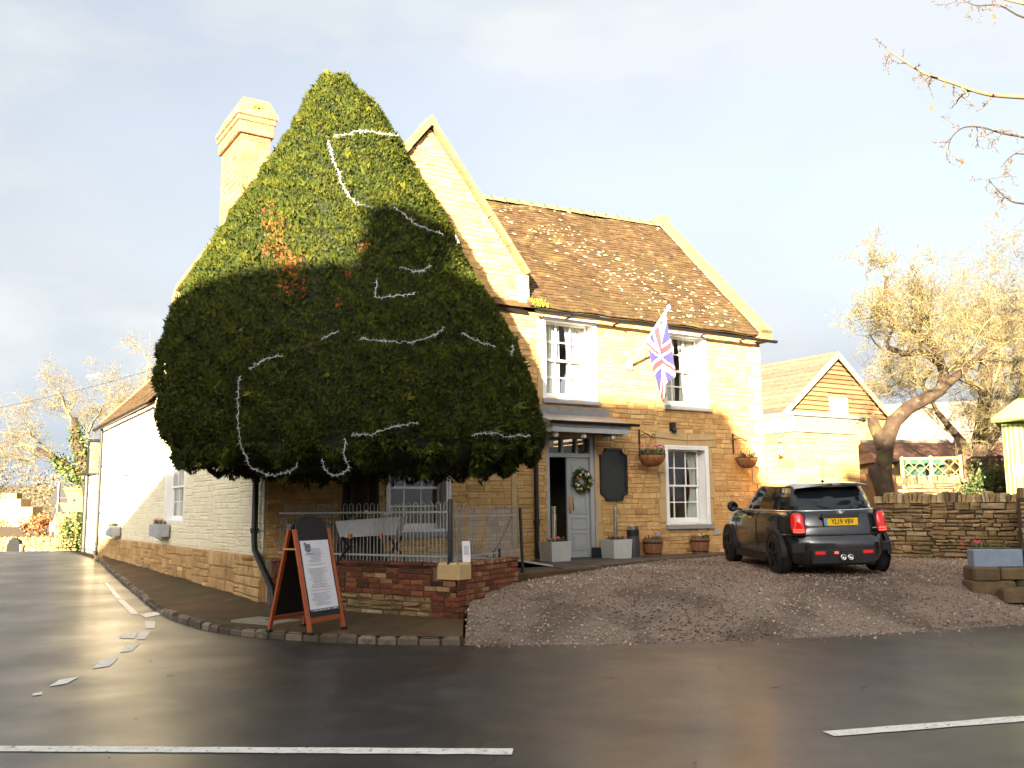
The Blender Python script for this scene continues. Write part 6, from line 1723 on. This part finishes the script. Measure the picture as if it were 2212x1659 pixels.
# ------------------------------------------------------------------ right-hand side: walls, trellis, sheds
def rubble_wall(label, p0, p1, zb, zt, thick, seed, cope=.16, limit=300, course=(.05, .11), nm='dry_stone_wall'):
    p0, p1 = Vector((*p0, 0)), Vector((*p1, 0)); d_ = p1 - p0; L = d_.length
    t = thing(nm, label, 'wall', (p0.x, p0.y, zb), math.atan2(d_.y, d_.x))
    random.seed(seed); H = zt - zb
    c_ = MB().box(0, L, .02, thick, -.3, H - cope).build('core', 'rubble_core', t)
    place_stones(lay_stones(0, H - cope, lambda z: (0, L), [], course=course, width=(.12, .36), gap=.018, proud=(-.005, .035)), c_, 'wall_stone', 'rubble', ID, limit, jit=.014, ch=.014)
    x = 0
    while x < L - .03:
        w_ = random.uniform(.045, .11); h_ = cope * random.uniform(.8, 1.35); lean = random.uniform(-.03, .03)
        b = MB(); y0, y1 = -.03 + random.uniform(-.03, .02), thick + .02
        b.loft([[(x + .004, y0, H - cope + .002), (x + w_ - .004, y0, H - cope + .002), (x + w_ - .004, y1, H - cope + .002), (x + .004, y1, H - cope + .002)], [(x + .01 + lean, y0 + .02, H - cope + h_ * .85), (x + w_ - .01 + lean, y0 + .02, H - cope + h_ * .85), (x + w_ - .01 + lean, y1, H - cope + h_ * .85), (x + .01 + lean, y1, H - cope + h_ * .85)], [(x + .02 + lean, y0 + .06, H - cope + h_), (x + w_ - .02 + lean, y0 + .06, H - cope + h_), (x + w_ - .02 + lean, y1 - .05, H - cope + h_), (x + .02 + lean, y1 - .05, H - cope + h_)]], tint=min(1, max(0, random.gauss(.5, .25))))
        b.build('cope_stone', 'rubble', t); x += w_
    return t
rubble_wall('dry stone wall with upright cope stones beside the forecourt', (7.15, 18.45), (9.6, 16.35), .55, 1.80, .4, 71)
rubble_wall('darker stone wall end with flat top at the right edge', (8.62, 15.9), (9.9, 15.4), .4, 1.86, .4, 72, limit=120)
rubble_wall('low dry stone wall below the trellis behind the apple tree', (8.9, 21.9), (13.0, 21.3), .6, 2.25, .35, 73, limit=120)
# blue-grey trough on rough stone blocks
rs_ = thing('stone_block_base', 'rough stone blocks stacked under the blue-grey trough', 'stone base', (6.72, 13.85, .36), R(-6))
random.seed(12)
for x0, x1, z0, z1 in ((0, .62, 0, .13), (.64, 1.3, 0, .14), (.02, .40, .14, .33), (.42, .86, .15, .32), (.88, 1.32, .15, .33)):
    MB().cbox(x0, x1, random.uniform(-.03, .02), .42, z0 - .1 if z0 == 0 else z0, z1, .03, tint=random.uniform(.0, .25)).build('block', 'rubble', rs_)
MB().cbox(.30, .75, -.36, -.06, -.15, .05, .04, tint=.15).build('block', 'rubble', rs_)
tr_ = thing('trough_planter', 'long blue-grey trough planter on stone blocks at the right edge', 'planter', (6.80, 13.92, .69), R(-6))
MB().cbox(0, .70, 0, .26, 0, .245, .012).build('box', 'blue_grey', tr_)
MB().box(.02, .68, .02, .24, .246, .252).build('soil', 'soil', tr_)
MB().cbox(.705, .75, 0, .26, .0, .24, .01).build('end_panel', 'car_trim', tr_)
blossoms(tr_, .3, .14, 10, (.0, .3), 77, .25, 1, .3)
tr_.children[-1].location = (.35, .13, 0); tr_.children[-2].location = (.35, .13, 0)
# brown tank between car and tree
tk_ = thing('storage_tank', 'rounded brown tank partly hidden between the car and the apple tree', 'tank', (7.55, 21.3, .55), 0)
pr = [(0, 0), (0, 1.45), (.12, 1.66), (.35, 1.76), (.95, 1.80), (1.15, 1.72), (1.25, 1.5), (1.25, 0)]
MB().prism(pr[::-1], 0, .9).build('shell', 'rust_tank', tk_, smooth=True, sharp=35)
for z in (.5, 1.1): MB().box(-.01, 1.26, -.012, 0, z, z + .05).build('band', 'rust_tank', tk_)
# trellis panels
def trellis(label, p0, p1, z0, z1, m, net, seed):
    p0, p1 = Vector((*p0, 0)), Vector((*p1, 0)); d_ = p1 - p0; L = d_.length
    t = thing('trellis_panel', label, 'trellis', (p0.x, p0.y, z0), math.atan2(d_.y, d_.x), 'trellis panels'); H = z1 - z0
    MB().box(0, L, -.02, .02, H - .05, H).build('top_rail', m, t); MB().box(0, L, -.02, .02, 0, .04).build('bottom_rail', m, t)
    n = 3
    for k in range(n): MB().box(L * k / (n - 1) - .035, L * k / (n - 1) + .035, -.03, .03, -.1, H + .03).build('post', m, t)
    st = .26; x = -H
    while x < L:
        for sg in (1, -1):
            a, c = (x, 0.02) if sg > 0 else (x + H, 0.02), None
            x0, z0_, x1_, z1_ = (x, 0, x + H, H) if sg > 0 else (x + H, 0, x, H)
            # clip to the panel
            def clip(xa, za, xb, zb):
                if xa > xb: xa, za, xb, zb = xb, zb, xa, za
                if xb <= 0 or xa >= L: return None
                if xa < 0: za += (zb - za) * (-xa) / (xb - xa); xa = 0
                if xb > L: zb = za + (zb - za) * (L - xa) / (xb - xa); xb = L
                return xa, za, xb, zb
            c_ = clip(x0, z0_, x1_, z1_)
            if c_ and c_[2] - c_[0] > .05: MB().bar((c_[0], sg * .008, c_[1]), (c_[2], sg * .008, c_[3]), .014, .035, (0, 1, 0)).build('lath', m, t)
        x += st
    return t
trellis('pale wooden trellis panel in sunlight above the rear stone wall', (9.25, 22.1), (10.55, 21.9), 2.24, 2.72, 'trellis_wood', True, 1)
trellis('trellis panel with shade painted into its brown, next to the green shed', (10.65, 21.9), (12.2, 21.7), 2.24, 2.72, 'trellis_shade_brown', False, 2)
nt_ = MB().box(0, 1.0, 0, .3, 0, .75).build('crate', 'net_green'); nt_.location = (9.5, 22.6, 1.95); tag(nt_, 'dark green crate behind the pale trellis', 'crate')
ns = MB()
for z in (.25, .5): ns.box(-.01, 1.01, -.015, 0, z - .01, z + .01)
ns.build('slat', 'trellis_shade_brown', nt_)
hb = thing('hedge', 'dark overgrown bush leaning on the wall beneath the dark trellis', 'bush', (10.9, 21.2, 1.6))
leaf_cloud('foliage', [(10.6, 21.2, 2.1, .14), (10.9, 21.2, 2.2, .16), (11.3, 21.2, 2.1, .16), (11.6, 21.2, 1.95, .16), (10.4, 21.2, 1.9, .13), (11.0, 21.1, 1.8, .2), (11.5, 21.1, 1.7, .2)], 2600, .09, 'leafy', hb, 5, (10.9, 21.2, 1.6))
# low red-roofed shed behind
sh = thing('red_roofed_shed', 'low brick shed with rust red tiled roof behind the trellis', 'shed', (10.7, 27.0, .5), R(4))
MB().box(0, 4.6, 0, 2.5, -.2, 2.45).build('wall', 'rubble', sh)
MB().add([(-.2, -.25, 2.35), (4.8, -.25, 2.35), (4.6, 1.2, 3.0), (0, 1.2, 3.0), (4.8, 2.7, 2.3), (-.2, 2.7, 2.3)], [(0, 1, 2, 3), (3, 2, 4, 5), (0, 3, 5), (1, 4, 2)]).build('roof', 'red_roof', sh)
MB().tube([(0, 1.2, 3.02), (4.6, 1.2, 3.02)], .07, 8).build('ridge', 'grey_roof', sh)
hl = thing('stone_cottage', 'distant stone cottage with slate roof glimpsed through the golden trees', 'house', (19, 46, .5), R(-20))
MB().box(-5, 5, 0, 6, -.5, 3.4).merge(MB().prism([(0, 3.4), (6, 3.4), (3, 6.2)], -5, 5).xf(LEFT)).build('wall', 'mortar', hl)
MB().add([(-5.3, -.4, 3.1), (5.3, -.4, 3.1), (5.3, 3, 6.4), (-5.3, 3, 6.4), (5.3, 6.4, 3.1), (-5.3, 6.4, 3.1)], [(0, 1, 2, 3), (3, 2, 4, 5)]).build('roof', 'grey_roof', hl)
for x in (-3, 0, 3):
    w_ = MB().box(x - .5, x + .5, -.04, 0, 1.2, 2.5).build('window', 'white_paint', hl); MB().box(x - .42, x + .42, -.05, -.04, 1.28, 2.42).build('pane', 'car_glass', w_)
# green corrugated shed
gs_ = thing('corrugated_shed', 'bright yellow-green corrugated metal shed at the right edge', 'shed', (10.06, 19.0, 1.0), R(-31))
b = MB(); n = 66; L = 2.6
prof = [(L * k / n, .022 * math.sin(2 * math.pi * L * k / n / .09)) for k in range(n + 1)]
b.loft([[(x, y, -.5) for x, y in prof], [(x, y, 2.38 + min(x, L - x) * .78) for x, y in prof]], False, False, closed=False); b.build('front_sheet', 'corrugated', gs_, smooth=True)
b = MB(); prof = [(.022 * math.sin(2 * math.pi * L * k / n / .09), L * k / n) for k in range(n + 1)]
b.loft([[(x, y, 2.38) for x, y in prof], [(x, y, -.5) for x, y in prof]], False, False, closed=False); b.build('side_sheet', 'corrugated', gs_, smooth=True)
MB().loft([[(-.18, -.14, 2.26), (1.3, -.14, 3.42), (2.78, -.14, 2.26)], [(-.18, -.14, 2.33), (1.3, -.14, 3.50), (2.78, -.14, 2.33)], [(-.18, 2.7, 2.33), (1.3, 2.7, 3.50), (2.78, 2.7, 2.33)], [(-.18, 2.7, 2.26), (1.3, 2.7, 3.42), (2.78, 2.7, 2.26)]], True, True, closed=True).build('roof', 'corrugated', gs_)
nb = thing('shed_notice', 'small white notice with faded red print on the green shed', 'sign', tuple(Vector((10.06, 19.0, 1.0)) + Matrix.Rotation(R(-31), 3, 'Z') @ Vector((.26, -.045, 1.28))), R(-31))
MB().box(-.12, .14, -.006, 0, -.12, .13).build('panel', 'paper', nb)
for z in (.05, -.02, -.08): MB().box(-.09, .11, -.009, -.006, z, z + .04).build('printed_line', 'red_print', nb)

# ------------------------------------------------------------------ down the side street
# hanging sign at the far corner
hs = thing('hanging_pub_sign', 'hanging pub sign with yellow emblem projecting at the far end of the white wall', 'sign', tuple(F(.86, 17.35, 2.85)), RZ)
MB().box(-1.10, -.1, -.03, .03, 0, .98).build('board', 'sign_face', hs)
for q in ((-1.14, -.06, .98, 1.03), (-1.14, -.06, -.05, 0)): MB().box(q[0], q[1], -.045, .045, q[2], q[3]).build('frame_rail', 'black_paint', hs)
for x in (-1.14, -.10): MB().box(x, x + .04, -.045, .045, 0, .98).build('frame_stile', 'black_paint', hs)
em = MB(); rg = random.Random(3)
for x, z, a, l_ in ((-.55, .55, 40, .2), (-.55, .55, 110, .24), (-.55, .55, 160, .22), (-.55, .55, 75, .3), (-.6, .5, 200, .16), (-.55, .45, 250, .26), (-.5, .45, 290, .2), (-.75, .75, 130, .14), (-.4, .72, 60, .14), (-.52, .78, 100, .14), (-.35, .62, 10, .12)):
    em.bar((x, -.033, z), (x + l_ * math.cos(R(a)), -.033, z + l_ * math.sin(R(a))), .05, .004, (0, 1, 0)) if False else em.obb((x - .27 + l_ / 2 * math.cos(R(a)), -.033, z + l_ / 2 * math.sin(R(a))), (l_ / 2 * math.cos(R(a)), 0, l_ / 2 * math.sin(R(a))), (-.024 * math.sin(R(a)), 0, .024 * math.cos(R(a))), (0, .0025, 0))
em.lathe([(.11, 0), (.11, .004)], 12).build('emblem', 'sign_yellow', hs) if False else em.build('emblem', 'sign_yellow', hs)
ln = MB()
for k in range(9): ln.box(-1.05 + k * .065, -1.01 + k * .065, -.034, -.031, .10, .15)
ln.build('lettering', 'sign_yellow', hs)
MB().bar((.15, 0, 1.06), (-1.15, 0, 1.06), .04, .04).bar((.12, 0, -.4), (.12, 0, 1.1), .05, .05).build('bracket', 'black_iron', hs)

# road sign post, seen from behind
sp = thing('road_sign_post', 'grey post with two triangular road signs seen from behind and a small speed disc', 'road sign', (-22.45, 46, -.8))
MB().tube([(0, 0, -.2), (0, 0, 3.95)], .04, 8).build('post', 'galv', sp)
def tri(zc, h, w_, y): return [(-w_ / 2, zc), (w_ / 2, zc), (w_ / 2 - .02, zc + .06), (.03, zc + h), (-.03, zc + h), (-w_ / 2 + .02, zc + .06)]
MB().prism(tri(3.18, .72, .80, 0), .05, .065).build('warning_sign', 'sign_back', sp)
MB().box(-.43, .43, .05, .065, 2.92, 3.16).build('sign_plate', 'sign_back', sp)
MB().prism(tri(2.28, .62, .72, 0), .05, .065).build('warning_sign', 'sign_back', sp)
MB().box(-.4, .4, .035, .05, 3.20, 3.24).build('sign_rail', 'sign_back', sp)
cyl = lambda r_, y0, y1: MB().lathe([(r_, 0), (r_, y1 - y0)], 20).xf(Matrix.Translation((0, y1, 2.08)) @ Matrix.Rotation(R(90), 4, 'X'))
dsc = cyl(.15, -.07, -.055).build('speed_disc', 'red_print', sp)
cyl(.125, -.075, -.07).build('disc_face', 'paper', dsc)
text_mesh('disc_number', '30', .17, Matrix.Translation((0, -.077, 2.08)) @ Matrix.Rotation(R(90), 4, 'X'), 'plate_ink', dsc)

# walls, hedges and house beyond the bend
rubble_wall('tall narrow stone wall end beside the road sign', (-19.75, 40.3), (-18.6, 39.9), -.6, 1.62, .6, 81, limit=100, course=(.10, .18), nm='stone_wall')
rubble_wall('sunlit low stone wall across the bend at the left', (-33, 52), (-21.9, 47.2), -1.6, .42, .5, 82, limit=60, course=(.12, .2), nm='stone_wall')
def hedge(label, p0, p1, z0, z1, th_, n, size, m, seed, nm='hedge', cat='hedge'):
    p0, p1 = np.array(p0, float), np.array(p1, float); L = np.linalg.norm(p1 - p0); d_ = (p1 - p0) / L; nn = np.array([-d_[1], d_[0]])
    t = thing(nm, label, cat, (p0[0], p0[1], z0)); rg = np.random.default_rng(seed)
    cs = []
    for k in range(int(L * 3)):
        u = rg.uniform(0, L); v = rg.uniform(-th_ / 2, th_ / 2); zz_ = z0 + (z1 - z0) * rg.random() ** .7 * (.86 + .12 * math.sin(u * .9 + seed)); q = p0 + d_ * u + nn * v
        cs.append((q[0], q[1], zz_, .22))
    leaf_cloud('foliage', cs, n, size, m, t, seed, (p0[0], p0[1], z0))
    ang_ = math.atan2(d_[1], d_[0]); b = MB().box(0, L, -th_ * .35, th_ * .35, -.5, (z1 - z0) * .72); o_ = b.build('stems', 'bark_dark', t); o_.rotation_euler = (0, 0, ang_)
    return t
hedge('rusty brown beech hedge behind the low sunlit wall', (-36, 55.5), (-19.5, 49.5), -1.0, 1.6, 1.6, 9000, .18, 'hedge_rust', 91)
hedge('green and gold shrub spilling over the tall stone wall end', (-18.7, 40.6), (-16.9, 39.8), -.4, 2.0, 1.2, 2600, .16, 'ivy', 92, 'shrub', 'shrub')
nbd = thing('notice_board', 'pale notice board in front of the rusty hedge', 'sign', (-23.9, 48.6, .5), R(-20))
MB().box(-.24, .24, 0, .05, .2, .62).build('board', 'paper', nbd)
for x in (-.2, .2): MB().box(x - .03, x + .03, .05, .10, -1.5, .6).build('post', 'pale_wood', nbd)
gt = thing('arched_gate', 'dark arched gate in the low sunlit wall', 'gate', (-25.9, 48.8, -1.7), R(-23.4))
MB().prism([(-.5, 0), (.5, 0), (.5, 1.6), (.35, 1.95), (0, 2.1), (-.35, 1.95), (-.5, 1.6)], -.12, -.06).build('leaf', 'car_trim', gt)
for x in (-.58, .5): MB().box(x, x + .08, -.15, -.02, 0, 1.75).build('gate_post', 'dressed_stone', gt)
fh = thing('distant_house', 'distant yellow stone house with a stepped chimney at the far left', 'house', (-38.5, 70, -5.3), R(0))
MB().prism([(-5, -2), (6, -2), (6, 1.6), (1.6, 5.4), (-.5, 5.4), (-5, 2.4)], 0, 8).build('wall', 'dressed_stone', fh)
MB().add([(-5.3, -.2, 2.3), (-.3, -.2, 5.6), (-.3, 8, 5.6), (-5.3, 8, 2.3)], [(0, 3, 2, 1)]).add([(1.4, -.2, 5.6), (6.4, -.2, 1.5), (6.4, 8, 1.5), (1.4, 8, 5.6)], [(0, 3, 2, 1)]).build('roof', 'roof_far', fh)
MB().box(-.3, 1.7, -.3, 1.2, 2, 8.0).box(1.7, 2.6, -.3, 1.2, 2, 7.4).build('chimney', 'dressed_stone', fh)
MB().box(.1, 1.2, 0, .8, 8.0, 8.45).build('chimney_pot', 'coping', fh)
MB().box(1.5, 1.95, -.36, -.3, -1, 5.2).build('dark_flue', 'bark_dark', fh)
ph = thing('stone_gate_pier', 'stone gate pier half hidden behind the road signs', 'pier', (-25.2, 53.0, -1))
MB().box(-.6, .9, 0, 1, 0, 3.9).build('shaft', 'rubble', ph); MB().cbox(-.7, 1.0, -.1, 1.1, 3.9, 4.05, .05).build('cap', 'rubble', ph)
# far scrub and woods as one mass
rg = np.random.default_rng(44); cs = []
for k in range(420):
    x = rg.uniform(-75, -18); y = rg.uniform(76, 100); cs.append((x, y, -1 + rg.random() ** .8 * (6.6 + .8 * math.sin(x * .35)), .7))
for k in range(260):
    x = rg.uniform(12, 70); y = rg.uniform(56, 80); cs.append((x, y, rg.random() ** .8 * (5.5 + 1.0 * math.sin(x * .3)), .7))
fs_ = leaf_cloud('far_wood', cs, 60000, .30, 'far_scrub', None, 6)
tag(stuff(fs_), 'hazy brown winter woodland along the skyline', 'woodland')
# van roof and tail lamp of a car at the left edge
c2 = copy_tree(car); c2.name = 'parked_car'
c2.location = (-24.1, 38.8, -.30); c2.rotation_euler = (0, 0, R(38))
tag(c2, 'dark car with a red tail lamp cut off by the left edge', 'car')
for ch_ in list(c2.children):
    if ch_.name.split('.')[0] in ('number_plate', 'winged_badge', 'model_script'):
        for g_ in list(ch_.children): bpy.data.objects.remove(g_)
        bpy.data.objects.remove(ch_)
# overhead wire and gull
wire = MB().tube([Vector(px(x, y, 30)) for x, y in ((-60, 893), (60, 868), (200, 835), (345, 795), (480, 752))], .006, 4).build('overhead_wire', 'black_iron')
tag(wire, 'thin overhead wire crossing the sky at the left', 'wire')
gl_ = thing('gull', 'white bird flying in the sky above the ivy tree', 'bird', px(203, 814, 40))
b = MB(); rings = []
for y, r_ in ((-.22, .01), (-.15, .05), (0, .075), (.12, .06), (.17, .045), (.23, .035), (.27, .01)): rings.append([(r_ * math.cos(2 * math.pi * k / 8), y, r_ * math.sin(2 * math.pi * k / 8)) for k in range(8)])
b.loft(rings)
for sg in (-1, 1):
    w_ = [(sg * .05, .08, .03), (sg * .05, -.07, .03), (sg * .30, -.08, .12), (sg * .30, .06, .13), (sg * .58, -.10, .04)]
    b.add(w_, [(0, 1, 2, 3), (3, 2, 4)])
b.add([(-.03, -.2, 0), (.03, -.2, 0), (.06, -.34, 0), (-.06, -.34, 0)], [(0, 1, 2, 3)])
b.build('body', 'bird_white', gl_).rotation_euler = (R(10), R(-15), R(70))
# twigs and leaves lying on the wet road
rg = random.Random(15); b = MB()
for k in range(60):
    x, y = rg.uniform(-6, 7), rg.uniform(5.9, 11)
    a = rg.uniform(0, 3.14); l_ = rg.choice((.015, .02, .02, .03, .03, .09)); z = zroad(x, y) + .008
    if l_ > .05: b.tube([(x, y, z), (x + .5 * l_ * math.cos(a), y + .5 * l_ * math.sin(a), z + .006), (x + l_ * math.cos(a + .3), y + l_ * math.sin(a + .3), z)], .0025, 4)
    else: b.add([(x, y, z), (x + l_ * math.cos(a), y + l_ * math.sin(a), z + .006), (x + l_ * 1.3 * math.cos(a + .5), y + l_ * 1.3 * math.sin(a + .5), z), (x + l_ * .8 * math.cos(a + 1.1), y + l_ * .8 * math.sin(a + 1.1), z + .004)], [(0, 1, 2, 3)])
o = b.build('road_litter', 'dead_leaf'); tag(stuff(o), 'scattered leaves and twigs on the wet road', 'leaves')
